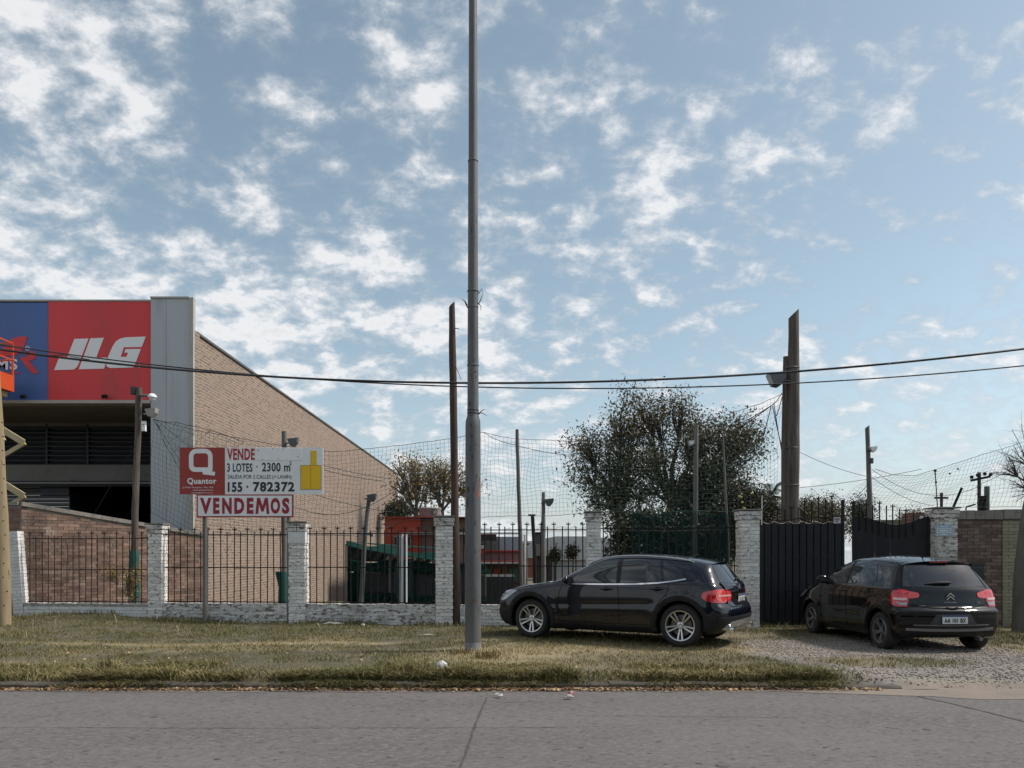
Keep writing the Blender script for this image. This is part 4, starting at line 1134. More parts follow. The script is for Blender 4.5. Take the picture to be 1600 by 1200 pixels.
D0 = EYE * FPX / (1019 - HY)
def pole_pts(pts, d):
    return [P(px, py, d) for px, py in pts]
base = P(739, 1019, D0)
sp_ = empty('steel_lamp_post', (base.x, D0, 0), 0, 'tall grey steel street post in the middle with peeling paint', 'street post')
def rz_(wpx): return wpx / FPX * D0 / 2
def zz_(py): return Z(py, D0)
b = MB(); b.lathe([(rz_(25.5), -.2), (rz_(25.2), zz_(900)), (rz_(24), zz_(745)), (rz_(23.6), zz_(668)), (rz_(23.0), zz_(658)), (rz_(17.5), zz_(649))], 28); b.build('lower_tube', m_steel, sp_, smooth=35)
b = MB(); b.lathe([(rz_(17.5), zz_(655)), (rz_(17.2), zz_(560)), (rz_(16.0), zz_(455)), (rz_(14.8), zz_(252))], 24); b.build('middle_tube', m_steel, sp_, smooth=35)
b = MB(); b.lathe([(rz_(13.8), zz_(256)), (rz_(13), zz_(0)), (rz_(12.2), zz_(-160)), (0.001, zz_(-162))], 24); b.build('upper_tube', m_steel, sp_, smooth=35)
for py, w in ((252, 15.4), (455, 17.2), (480, 16.6), (571, 17.8)):
    b = MB(); b.lathe([(rz_(w), -.012), (rz_(w + .9), -.006), (rz_(w + .9), .006), (rz_(w), .012)], 24); b.build('collar', m_steel, sp_, (0, 0, zz_(py)), (R(3 if py == 571 else 0), 0, 0), smooth=35)
b = MB(); b.lathe([(rz_(25.9), -.15), (rz_(25.9), zz_(1004)), (rz_(25.2), zz_(1003))], 28); b.build('base_sleeve', mat('sleeve', (.20, .21, .21), (.15, .155, .16), scale=4, rough=.7), sp_, smooth=35)
# rust scabs: raised flakes
m_rust = mat('red_rust', (.24, .065, .045), (.33, .12, .08), scale=12, rough=.9)
def flake(ang, z, w, h, parent, m, rad):
    b = MB(); n = 7; vs = []; fs = []
    rr = random.Random(int(z * 1000))
    for k in range(12):
        t = 2 * math.pi * k / 12; q = rr.uniform(.6, 1.15)
        a = ang + math.cos(t) * w * q / rad; zz = z + math.sin(t) * h * q
        vs.append(((rad + .002) * math.sin(a), -(rad + .002) * math.cos(a), zz))
    vs.append(((rad + .003) * math.sin(ang), -(rad + .003) * math.cos(ang), z))
    b.add(vs, [(k, (k + 1) % 12, 12) for k in range(12)]); b.build('rust_patch', m, parent, fix=False)
r_ = rz_(24.2)
flake(R(48), zz_(772), .032, .085, sp_, m_rust, r_); flake(R(62), zz_(758), .02, .04, sp_, m_rust, r_)
flake(R(-35), zz_(766), .022, .05, sp_, mat('dark_scab', (.05, .035, .03), (.09, .05, .035), scale=10, rough=.9), r_); flake(R(-38), zz_(785), .014, .10, sp_, MATS['dark_scab'], r_)
flake(R(10), zz_(938), .035, .035, sp_, mat('brown_scab', (.16, .075, .05), (.10, .05, .035), scale=10, rough=.9), rz_(25))
for k in range(26):
    py = random.uniform(660, 1000) ; flake(R(random.uniform(-80, 80)), zz_(py), random.uniform(.004, .010), random.uniform(.01, .05), sp_, MATS['dark_scab'] if k % 3 else m_lampgrey, rz_(24 + (py - 660) / 250))
for k in range(16):
    py = random.uniform(560, 640); flake(R(random.uniform(-70, 70)), zz_(py), random.uniform(.003, .007), random.uniform(.01, .04), sp_, MATS['dark_scab'], rz_(17.4))
# cut cable ends and ties
m_cablek = mat('black_rubber', (.016, .016, .018), (.028, .027, .027), scale=8, rough=.6)
b = MB()
for s in ((8.5, 460, 14, 452, 16, 462), (8.5, 476, 12, 470, 15, 462), (8, 474, 13, 480, 12, 486), (-8.5, 478, -12, 472, -18, 467), (-8.5, 482, -11, 476, -14, 470), (9, 645, 15, 646, 22, 650), (9, 648, 14, 642, 18, 640)):
    k = D0 / FPX; b.tube([(s[0] * k, -.02, zz_(s[1])), (s[2] * k, -.03, zz_(s[3])), (s[4] * k, -.03, zz_(s[5]))], [.008, .007, .003], 5)
b.build('cut_cable', m_cablek, sp_)
b = MB()
for py in (641, 646, 651): b.lathe([(rz_(18.4), -.006), (rz_(19.2), 0), (rz_(18.4), .006)], 20, 'z', (0, 0, zz_(py)))
b.build('wire_tie', m_cablek, sp_, smooth=35)

def timber(name, pts, ws, d, m, label, cat='pole', slant=0.0, n=12, root_loc=None, knots=True):
    base = pts[-1]; x0 = X(base[0], d)
    root = empty(name, (x0, d, 0), 0, label, cat)
    P3 = [P(px, py, d) - Vector((x0, d, 0)) for px, py in pts]; P3[-1].z = -.25
    P3 = P3[::-1]; rs = [w / FPX * d / 2 for w in ws][::-1]
    # refine with wobble
    pp, rr = [], []
    for i in range(len(P3) - 1):
        k = max(1, int((P3[i + 1] - P3[i]).length / .35))
        for j in range(k):
            t = j / k; q = P3[i].lerp(P3[i + 1], t); q += Vector((random.uniform(-.006, .006), random.uniform(-.006, .006), 0)) if (i or j) else Vector()
            pp.append(q); rr.append((rs[i] * (1 - t) + rs[i + 1] * t) * random.uniform(.96, 1.05))
    pp.append(P3[-1]); rr.append(rs[-1])
    b = MB(); b.tube(pp, rr, n)
    if slant:
        k = len(b.v) - n
        for j in range(n):
            v = b.v[k + j]; b.v[k + j] = (v[0], v[1], v[2] + slant * (v[0] - pp[-1].x) / rr[-1])
    b.build('shaft', m, root, smooth=50)
    return root, P3
timber('timber_pole', [(706, 476), (707, 540), (708, 620), (710, 720), (711, 830), (713, 900), (714, 972)], [9, 11, 11.5, 12, 13, 14, 14], 16.7, m_wood_dark,
       'thin dark brown timber pole just left of the grey steel post', slant=.06)
b = MB(); q = P(711, 513, 16.65); b.tube([q, q + Vector((.05, 0, .0)), q + Vector((.10, 0, -.02))], [.012, .010, .005], 5)
o = b.build('bent_nail', m_cablek); tag(o, 'long bent nail sticking out near the top of the thin brown timber pole', 'nail')
b = MB(); q2 = P(712, 572, 16.65); b.tube([q2, q2 + Vector((.05, 0, -.12)), q2 + Vector((.12, 0, -.3))], .006, 4)
o = b.build('hooked_wire', m_cablek); tag(o, 'thin wire end hanging from the upper part of the brown timber pole', 'wire')
lp, _ = timber('timber_pole', [(-13, 470), (-7, 600), (-2, 700), (2, 800), (5, 900), (6, 979)], [13, 14, 16, 18, 20, 22], 16.0, m_wood_pale,
               'pale yellowish timber pole cut by the left edge of the picture')
b = MB()
for k in range(14):
    py = 660 + k * 22; x_ = 3 + (py - 800) * .018 + random.uniform(0, 6); q = P(x_, py, 15.84) - Vector(lp.location); b.lathe([(.001, -.01), (.018, 0), (.001, .01)], 8, 'y', q)
b.build('knot', MATS['dark_scab'], lp)
# heavy double pole behind the gate
gd2 = 17.6
bp, _ = timber('heavy_timber_pole', [(1240, 490), (1240, 560), (1239, 700), (1238, 780), (1238, 900), (1238, 968)], [15.5, 16.5, 20, 21, 21, 22], gd2, m_wood_grey,
               'thick weathered timber pole with slanted top behind the black gate', slant=.11, n=14)
b = MB(); xx = X(1229, gd2) - bp.location.x; b.tube([(xx, .08, -.2), (xx, .08, Z(700, gd2)), (xx + .02, .08, Z(556, gd2))], [.10, .095, .07], 10); b.build('second_shaft', m_wood_grey, bp, smooth=50)
b = MB()
for py in (575, 700, 758): b.lathe([(.158, -.012), (.166, 0), (.158, .012)], 16, 'z', (0, .01, Z(py, gd2)))
b.build('strap', m_wire, bp)
def flood(px, py, d, w, label, left=True, tiltdeg=25, white=False, group=None, rz=0):
    o = empty('floodlight', P(px, py, d), rz, label, 'floodlight', group)
    s = -1 if left else 1; k = w / FPX * d
    b = MB(); b.prism([(-k * .5, k * .30), (k * .5, k * .42), (k * .42, -k * .02), (k * .12, -k * .42), (-k * .22, -k * .36)], lambda a, c, t: (-s * a if left else a, t, c), -k * .35, k * .35)
    b.build('housing', m_fwhite if white else m_lampgrey, o)
    b = MB(); b.prism([(-k * .44, k * .20), (-k * .52, k * .24), (-k * .26, -k * .34), (-k * .2, -k * .32)], lambda a, c, t: (-s * a if left else a, t, c), -k * .3, k * .3); b.build('glass', m_lampglass, o)
    b = MB(); b.tube([(0, 0, 0), (k * .8 * (1 if left else -1), .05, -.02)], .018, 6); b.build('arm', m_lampgrey, o)
    return o
b_ = flood(1213, 593, 17.45, 27, 'box shaped grey floodlight fixed to the heavy timber pole behind the gate', True)

# left net post with lamp, camera and green padding
ld = 18.1
np_, _ = timber('timber_pole', [(217, 606), (216, 660), (214, 720), (211, 800), (210, 900), (210, 945)], [9, 9.5, 9.5, 10, 11, 11], ld, m_wood_grey, 'leaning grey timber post carrying a dome camera and a floodlight left of the sign')
b = MB(); b.tube([(-.005, 0, Z(616, ld)), (-.005, 0, Z(605, ld))], [.085, .085], 8); b.build('cap', m_cablek, np_)
m_padding = mat('green_padding', (0.010, 0.070, 0.060), (0.012, 0.09, 0.075), scale=5, rough=.7, bump=.6, bscale=10)
b = MB(); b.tube([(0, 0, -.1), (.01, 0, .35), (0, 0, .5), (.012, 0, .52), (0, 0, .98), (-.01, 0, 1.0), (0, 0, 1.45), (.0, 0, 1.62)], [.10, .10, .09, .11, .115, .09, .11, .085], 12); b.build('padding', m_padding, np_, smooth=40)
b = MB(); vs = []
for k in range(9):
    z = .55 + k * .13; w = .17 * math.sin(math.pi * min(1, (k + 1) / 8)) + .02 * math.sin(k * 2); vs.append((-.06 - w, .05 - .04 * math.sin(k), z))
pv = [(-.05, 0, .55 + k * .13) for k in range(9)]
b.add(vs + pv + [(x_, y_ + .02, z_) for x_, y_, z_ in vs + pv], [(k, k + 1, k + 10, k + 9) for k in range(8)] + [(k + 18, k + 27, k + 28, k + 19) for k in range(8)]); b.build('torn_flap', m_padding, np_)
o = flood(237, 645, ld - .1, 17, 'pale shaded lamp below the dome camera on the left net post', False, white=False)
for c in o.children: c.data.materials[0] = mat('lamp_beige', (.36, .34, .29), (.28, .265, .23), scale=5, rough=.6)
cam_o = empty('dome_camera', P(238, 621, ld - .05), 0, 'white dome camera on a short arm at the top of the left net post', 'camera')
b = MB(); b.lathe([(.001, .09), (.05, .085), (.085, .05), (.10, .02), (.10, 0), (.075, -.005)], 18); b.build('hood', m_fwhite, cam_o, smooth=40)
b = MB(); b.lathe([(.074, -.002), (.068, -.05), (.04, -.085), (.001, -.10)], 16); b.build('dome', mat('white_dome', (.6, .62, .64), rough=.15), cam_o, smooth=60)
b = MB(); b.tube([(-.02, 0, .03), (-.16, 0, .05), (-.29, 0, .05)], .032, 8); b.build('arm', m_post, cam_o)
o = MB().box((0, 0, 0), (.085, .07, .23)).build('junction_box', m_fwhite, None, P(225, 666, ld - .12)); tag(o, 'upright white junction box on the left net post below the camera', 'box')
b = MB(); b.box((0, -.037, .03), (.05, .004, .02)); b.build('latch', m_wire, o)

# post behind the sign with padding and small flood
pp_, _ = timber('timber_pole', [(444, 674), (444, 760), (444, 860), (444, 945)], [8, 8, 9, 9], 18.3, m_post, 'grey net post rising behind the estate agent sign')
b = MB(); b.tube([(.0, -.02, -.1), (.01, -.02, .4), (0, -.02, .8), (.0, -.02, 1.1)], [.12, .115, .12, .11], 12); b.build('padding', m_padding, pp_, smooth=40)
b = MB(); b.add([(-.10, -.05, 1.12), (-.19, -.08, 1.10), (-.12, -.05, .75), (-.13, -.06, .35), (-.09, -.06, .1)], [(0, 1, 2), (2, 3, 4), (0, 2, 4)]); b.build('torn_flap', m_padding, pp_, fix=False)
flood(458, 691, 18.2, 16, 'small grey floodlight beside the post rising behind the sign', False)
# leaning lamp post
tp, _ = timber('lamp_post', [(577, 775), (573, 810), (568, 870), (563, 937)], [6.5, 6.5, 7, 8], 19.5, m_lampgrey, 'leaning grey lamp post in front of the green tarpaulins', 'lamp post')
flood(581, 778, 19.4, 15, 'dark floodlight on top of the leaning lamp post by the tarpaulins', False)
b = MB(); b.box((.0, 0, 0), (.25, .03, .03)); b.box((.1, 0, -.02), (.08, .06, .08)); b.box((-.08, 0, -.02), (.06, .06, .07)); o = b.build('bracket', m_lampgrey, None, P(574, 835, 19.4)); tag(o, 'small black bracket with two boxes on the leaning lamp post', 'bracket')
# slim mast between pillars
mp_, _ = timber('net_mast', [(808, 671), (810, 760), (813, 840), (816, 935)], [5.2, 6, 6.5, 7], 19.6, m_post, 'slim pale grey mast just right of the steel post', 'mast')
b = MB(); b.tube([P(820, 835, 19.5) - Vector(mp_.location), P(822, 920, 19.5) - Vector(mp_.location)], .035, 8)
o = b.build('drain_pipe', mat('pvc_white', (.60, .61, .60), rough=.4), mp_)
# lamp post right of it
tp2, _ = timber('lamp_post', [(849, 769), (849, 830), (849, 912)], [5, 7, 8], 19.9, m_post, 'straight grey lamp post with one floodlight left of the slim pillar', 'lamp post')
flood(858, 785, 19.8, 15, 'dark grey floodlight on the straight lamp post left of the slim pillar', False)
b = MB(); b.tube([P(832, 806, 21) - P(837, 905, 21), P(835, 860, 21) - P(837, 905, 21), Vector((0, 0, -.8))], .05, 8); b.box(P(831, 805, 21) - P(837, 905, 21), (.2, .06, .05))
o = b.build('short_post', m_black_iron, None, P(837, 905, 21)); tag(o, 'short dark post with a crossed top between the slim mast and the lamp post', 'post')
# post in front of the dark tree, and its neighbour
tq, _ = timber('lamp_post', [(1088, 664), (1087, 760), (1086, 850), (1086, 930)], [7, 7.5, 8, 8], 19.6, m_post, 'pale grey lamp post standing in front of the big dark tree', 'lamp post')
flood(1080, 692, 19.5, 9, 'small white floodlight near the top of the post before the dark tree', True, white=True)
tw, _ = timber('net_mast', [(1129, 676), (1132, 740), (1137, 830), (1140, 930)], [3, 3.5, 4, 4.5], 19.6, m_post, 'very thin leaning mast right of the lamp post before the dark tree', 'mast')
# right post with lamp
tr, _ = timber('timber_pole', [(1355, 667), (1357, 720), (1359, 780), (1361, 850), (1362, 960)], [6.5, 7, 8, 8.5, 9], 18.5, m_post, 'grey timber post with a white lamp behind the right gate leaf', slant=.04)
flood(1364, 702, 18.4, 11, 'white box lamp on the post behind the right gate leaf', False, white=True)
o = MB().box((0, 0, 0), (.06, .06, .13)).build('junction_box', m_lampgrey, None, P(1362, 720, 18.42)); tag(o, 'small grey box below the white box lamp on the post behind the gate', 'box')
b = MB(); b.box((0, -.032, 0), (.03, .004, .05)); b.build('latch', m_wire, o)

# ------------------------------------------------------------------ overhead cables
def cable(pts, r, d, label, group=None):
    # smooth curve through photographed points, carried on beyond the picture
    xs_ = [p[0] for p in pts]; ys_ = [p[1] for p in pts]
    co = np.polyfit(xs_, ys_, 3)
    px = np.linspace(-700, 2300, 90)
    def f(x):
        if x < 0: return np.polyval(co, 0) + (x) * (np.polyval(np.polyder(co), 0))
        if x > 1600: return np.polyval(co, 1600) + (x - 1600) * (np.polyval(np.polyder(co), 1600))
        return np.polyval(co, x)
    b = MB(); b.tube([P(x, f(x), d) for x in px], r, 6)
    o = b.build('overhead_cable', m_cablek, smooth=60); tag(o, label, 'cable', group); return f
fA = cable([(0, 545), (100, 561), (300, 579), (500, 592), (745, 599), (1000, 593.5), (1200, 584), (1400, 567), (1600, 545)], .020, 14.0, 'thicker upper overhead cable crossing the whole picture')
fB = cable([(250, 572), (450, 588), (700, 603), (850, 608.5), (1000, 607), (1200, 600), (1400, 588), (1600, 572)], .012, 14.1, 'thinner lower overhead cable crossing the whole picture')
b = MB(); b.tube([P(x, y, 13.95) for x, y in ((-40, 541), (0, 540), (28, 543), (50, 553), (80, 556), (100, 554), (112, 557), (140, 562))], .008, 5)
o = b.build('loose_wire', m_cablek); tag(o, 'loose thin wire looped over the cable in front of the blue fascia', 'wire')
for k, (x0, y0, x1, y1, sag, d, lb) in enumerate([(1249, 706, 1357, 745, 4, 17.6, 'thin wire running down from the heavy pole to the post behind the gate'), (1249, 762, 1440, 733, 3, 18, 'thin wire from the heavy pole towards the antenna'),
        (1318, 785, 1357, 755, 6, 18.3, 'sagging wire from the gate top up to the post behind it'), (1362, 733, 1530, 760, 26, 18.3, 'long sagging wire from the post behind the gate towards the crossarm pole'),
        (1530, 757, 1640, 690, 6, 18.5, 'wire rising from the crossarm pole past the bare tree'), (1362, 745, 1458, 790, 8, 18.2, 'thin wire from the post behind the gate to the iron cross'),
        (130, 835, 216, 690, -4, 17.9, 'thin stay wire running down left from the net post'), (745, 660, 745, 880, 0, 19.0, 'thin line hanging behind the steel post')]):
    b = MB(); b.tube([P(x0 + (x1 - x0) * t / 10, y0 + (y1 - y0) * t / 10 + sag * 4 * (t / 10) * (1 - t / 10), d) for t in range(11)], .006 if k != 6 else .004, 4)
    o = b.build('thin_wire', m_cablek); tag(o, lb, 'wire')

# ------------------------------------------------------------------ nets
def net(top, bot, d0, d1, cell, r, label, m, sag=0.0, waves=.15, name='sports_net', ropes=True, seed=1, jitter=.25, gather=0.0):
    """top / bot: photo polylines, turned into a hanging mesh of strings at distances d0..d1"""
    def res(poly, n):
        poly = np.array(poly, float); s = np.r_[0, np.cumsum(np.hypot(*np.diff(poly, axis=0).T))]; t = np.linspace(0, s[-1], n)
        return np.stack([np.interp(t, s, poly[:, 0]), np.interp(t, s, poly[:, 1])], -1)
    W = abs(X(top[-1][0], (d0 + d1) / 2) - X(top[0][0], (d0 + d1) / 2)); H = abs(top[len(top) // 2][1] - bot[len(bot) // 2][1]) / FPX * d0
    nu = max(4, int(W / cell)); nv = max(4, int(H / cell))
    T = res(top, nu + 1); B_ = res(bot, nu + 1)
    v = np.linspace(0, 1, nv + 1)[None, :, None]
    PXY = T[:, None] * (1 - v) + B_[:, None] * v
    u = np.linspace(0, 1, nu + 1)[:, None]; vv = v[..., 0]
    d = d0 + (d1 - d0) * u + waves * np.sin(u * 23 + seed) * (.4 + vv) + waves * .7 * np.sin(u * 61 + vv * 5 + seed * 2) * vv
    rg = np.random.default_rng(seed)
    px = PXY[..., 0] + rg.normal(0, jitter, PXY.shape[:2]) + 3.0 * np.sin(u * 17 + vv * 6 + seed) * np.sin(vv * np.pi); py = PXY[..., 1] + rg.normal(0, jitter, PXY.shape[:2]) + 2.2 * np.sin(u * 29 + vv * 9 + seed) * np.sin(vv * np.pi)
    Q = np.stack([(px - 800) / FPX * d, d + 0 * px, EYE - (py - HY) / FPX * d], -1)
    segs = [np.stack([Q[:-1].reshape(-1, 3), Q[1:].reshape(-1, 3)], 1), np.stack([Q[:, :-1].reshape(-1, 3), Q[:, 1:].reshape(-1, 3)], 1)]
    S = np.concatenate(segs); n = len(S)
    D = S[:, 1] - S[:, 0]; D /= np.linalg.norm(D, axis=1, keepdims=True) + 1e-9
    a = np.cross(D, [0.3, 1, .2]); a /= np.linalg.norm(a, axis=1, keepdims=True); c = np.cross(D, a)
    ring_ = [a * r, (-.5 * a + .866 * c) * r, (-.5 * a - .866 * c) * r]
    V = np.stack([S[:, 0] + q for q in ring_] + [S[:, 1] + q for q in ring_], 1).reshape(-1, 3)
    f = np.array([(0, 1, 4, 3), (1, 2, 5, 4), (2, 0, 3, 5)])
    F = (f[None] + (np.arange(n) * 6)[:, None, None]).reshape(-1, 4)
    root = empty(name, Q[0, -1], 0, label, 'net')
    off = np.array(root.location)
    link('mesh_strings', np_mesh('mesh_strings', V - off, F, m), root)
    if ropes:
        b = MB(); b.tube([Vector(q) - root.location for q in Q[:, 0]], r * 2.2, 5); b.build('rope', m_cablek, root)
        b = MB(); b.tube([Vector(q) - root.location for q in Q[:, -1]], r * 2.2, 5); b.build('rope', m, root)
    return root
m_net = mat('dark_green_net', (0.018, 0.075, 0.070), (.03, .075, .07), scale=1, rough=.8)
m_netg = mat('grey_net', (0.07, 0.085, 0.09), (.05, .07, .075), scale=1, rough=.8)
net([(240, 655), (300, 671), (380, 686), (444, 697), (520, 706), (560, 703), (640, 694), (707, 685)], [(236, 800), (300, 836), (380, 836), (444, 837), (520, 836), (560, 838), (640, 812), (707, 810)], 18.6, 19.2, .100, .0030, 'green sports net sagging between the left net post and the brown timber pole', m_net, seed=2)
net([(240, 655), (262, 659), (300, 664), (380, 690)], [(240, 658), (262, 700), (285, 740), (300, 760)], 18.4, 18.3, .24, .0035, 'gathered green net ropes fanning from the left net post', m_net, seed=5, jitter=1.2)
net([(707, 685), (755, 675), (782, 682), (808, 686), (860, 688), (900, 690)], [(707, 810), (755, 808), (808, 806), (860, 806), (900, 803)], 19.2, 19.2, .098, .0029, 'pale grey sports net between the steel post and the slim pillar', m_netg, seed=3)
net([(900, 690), (960, 686), (1030, 676), (1100, 660), (1150, 643), (1190, 630), (1222, 616)], [(900, 803), (960, 800), (1030, 800), (1100, 798), (1150, 800), (1190, 795), (1212, 770)], 19.2, 18.2, .098, .0030, 'green sports net hanging over the big dark tree up to the heavy pole', m_net, seed=4)
net([(1368, 733), (1395, 742), (1430, 743), (1480, 728), (1530, 712), (1580, 697), (1640, 676), (1760, 650)], [(1312, 788), (1345, 797), (1430, 797), (1480, 793), (1530, 792), (1580, 792), (1640, 790), (1760, 790)], 18.6, 19.6, .095, .0028, 'grey sports net sagging between the gate post and the right edge', m_netg, seed=6)
# bunched ropes
b = MB()
for (x0, y0, x1, y1) in ((1222, 614, 1205, 634), (1205, 634, 1190, 690), (1207, 634, 1222, 700), (1209, 630, 1222, 708), (1205, 634, 1140, 668), (1205, 634, 1120, 690), (1222, 620, 1213, 650)):
    b.tube([P(x0, y0, 17.9), P((x0 + x1) / 2, (y0 + y1) / 2 + 3, 18), P(x1, y1, 18.1)], .010, 4)
o = b.build('net_rope', m_cablek); tag(o, 'dark ropes tying the net to the heavy timber pole', 'rope')
b = MB()
for (x0, y0, x1, y1, s) in ((755, 675, 800, 694, 3), (800, 694, 900, 712, 3), (240, 655, 281, 720, 0), (244, 656, 300, 702, 0), (505, 734, 600, 752, 2), (505, 727, 612, 748, 2), (490, 772, 612, 800, 3), (445, 785, 612, 770, 26)):
    b.tube([P(x0 + (x1 - x0) * t / 8, y0 + (y1 - y0) * t / 8 + 4 * s * (t / 8) * (1 - t / 8), 18.7) for t in range(9)], .007, 4)
o = b.build('net_rope', m_net); tag(o, 'green and dark slack ropes hanging in front of the warehouse side wall', 'rope')
# dark shade cloth behind the railing by the tree
def cloth(name, quad, m, label, cat, wav=.05, nx=30, nz=12, kids=False):
    (x0, y0, x1, y1, dA, dB) = quad
    V = []; 
    for i in range(nx + 1):
        for j in range(nz + 1):
            u, v = i / nx, j / nz; d = dA + (dB - dA) * u + wav * math.sin(u * 31 + v * 3) * (.3 + v)
            V.append(tuple(P(x0 + (x1 - x0) * u, y0 + (y1 - y0) * v + 3 * math.sin(u * 9) * (1 - v), d)))
    F = [(i * (nz + 1) + j, (i + 1) * (nz + 1) + j, (i + 1) * (nz + 1) + j + 1, i * (nz + 1) + j + 1) for i in range(nx) for j in range(nz)]
    o = link(name, np_mesh(name, V, F, m, smooth=True)); tag(o, label, cat); 
    sm = o.modifiers.new('thickness', 'SOLIDIFY'); sm.thickness = .004
    return o
m_shade = mat('shade_cloth', (0.008, 0.034, 0.031), (.010, .046, .042), scale=2, rough=1.0, alpha=.34, spec=.05)
cloth('shade_cloth', (985, 800, 1142, 900, 19.0, 18.6), m_shade, 'dark green see-through shade cloth behind the railing at the big tree', 'shade cloth')
# ================================================================== vegetation
def leaf_mat(name, c1, c2, attr_col):
    return mat(name, c1, c2, scale=1.1, rough=.6, attr=(('tone', attr_col),), spec=.3)
m_bark = mat('bark', (.050, .040, .033), (.085, .07, .058), scale=4, rough=.95, bump=.8, bscale=20)
m_barkg = mat('grey_bark', (.15, .135, .12), (.09, .08, .07), scale=4, rough=.95, bump=.9, bscale=22, stretch=(1, 1, .3))
def tree(name, base, blobs, n_tips, n_leaf, leaf, lm, label, trunk_r=.2, forks=None, bark=None, seed=1, spread=.28, tone=None, twig_r=.008, cat='tree', droop=0.0, crown_name='crown', trunks=None):
    """blobs: (centre, radii) of the crown in metres relative to base; limbs grow from the trunk to tips inside them and
    leaves sit round the tips"""
    r = np.random.default_rng(seed); rd = random.Random(seed)
    root = empty(name, base, 0, label, cat)
    tips = []
    vol = np.array([b[1][0] * b[1][1] * b[1][2] for b in blobs]) ** .67; vol = vol / vol.sum()
    for _ in range(n_tips):
        k = r.choice(len(blobs), p=vol); c, ra = blobs[k]
        q = r.normal(size=3); q /= np.linalg.norm(q); q = q * (r.random() ** .42) * np.array(ra) * (0.82 + .36 * r.random())
        tips.append(np.array(c) + q)
    tips = np.array(tips)
    # limbs: forks at the trunk's top, secondary nodes, tips
    starts = trunks or [((0, 0, -.3), (0.05, 0, np.min(tips[:, 2]) * .8 + .4))]
    tb = MB(); nodes = []
    for (a, b_) in starts:
        a = Vector(a); b_ = Vector(b_); mid = a.lerp(b_, .5) + Vector((rd.uniform(-.1, .1), 0, 0)) * trunk_r * 3
        tb.tube([a, mid, b_], [trunk_r * 1.25, trunk_r, trunk_r * .78], 10); nodes.append(b_)
    nsec = max(5, n_tips // 12)
    idx = r.choice(len(tips), nsec, replace=False); cen = tips[idx].copy()
    for _ in range(3):
        own = np.argmin(((tips[:, None] - cen[None]) ** 2).sum(-1), 1)
        for k in range(nsec):
            if (own == k).any(): cen[k] = tips[own == k].mean(0)
    for k in range(nsec):
        q = Vector(cen[k]); s = min(nodes, key=lambda nn: (nn - q).length); q2 = s.lerp(q, .72)
        q2.z -= .04 * (q - s).length
        m1 = s.lerp(q2, .5) + Vector((rd.uniform(-.12, .12), rd.uniform(-.12, .12), rd.uniform(0, .12))) * (q2 - s).length
        tb.tube([s, m1, q2], [trunk_r * .5, trunk_r * .32, trunk_r * .16], 6)
        for t in np.where(own == k)[0]:
            e = Vector(tips[t]); m2 = q2.lerp(e, .5) + Vector((rd.uniform(-.1, .1), rd.uniform(-.1, .1), rd.uniform(-.02, .15))) * (e - q2).length
            tb.tube([q2, m2, e], [max(twig_r * 2.2, trunk_r * .10), twig_r * 1.6, twig_r], 4, cap=False)
            for _ in range(4):
                st = m2.lerp(e, rd.random()); dd = Vector((rd.gauss(0, 1), rd.gauss(0, 1), rd.gauss(.3, .8))).normalized() * spread * rd.uniform(.8, 2.0)
                tb.tube([st, st + dd], [twig_r * .6, twig_r * .3], 3, cap=False)
    tb.build('trunk', bark or m_bark, root, smooth=60)
    if n_leaf:
        per = n_leaf // n_tips; C = np.repeat(tips, per, 0); N_ = len(C)
        C = C + r.normal(0, spread, C.shape) * np.array([1, 1, .8]); C[:, 2] -= droop * r.random(N_)
        s = leaf * r.uniform(.6, 1.35, N_)
        a = r.normal(size=(N_, 3)); a /= np.linalg.norm(a, axis=1, keepdims=True)
        b_ = np.cross(a, r.normal(size=(N_, 3))); b_ /= np.linalg.norm(b_, axis=1, keepdims=True)
        V = np.stack([C - a * s[:, None], C - b_ * s[:, None] * .42, C + a * s[:, None], C + b_ * s[:, None] * .42], 1).reshape(-1, 3)
        tn = np.repeat(r.random(n_tips), per) * .5 + r.random(N_) * .5
        if tone is not None: tn = np.clip(tone(C, tn), 0, 1)
        link(crown_name, np_mesh(crown_name, V, np.arange(N_ * 4).reshape(-1, 4), lm, {'tone': np.repeat(tn, 4)}), root)
    return root
lm_dark = leaf_mat('dark_olive_leaf', (.056, .072, .040), (.092, .100, .052), (.155, .120, .068))
lm_autumn = leaf_mat('autumn_leaf', (.21, .165, .045), (.15, .125, .04), (.30, .20, .06))
lm_red = leaf_mat('reddish_leaf', (.075, .042, .024), (.05, .035, .02), (.04, .05, .024))
lm_green = leaf_mat('deep_green_leaf', (.022, .036, .02), (.035, .05, .028), (.055, .05, .025))
def B(px, py, wx, hy, d, base, dy=None):
    c = P(px, py, d) - Vector(base); rx = wx / FPX * d; rz = hy / FPX * d
    return ((c.x, c.y, c.z), (rx, dy or rx * .9, rz))
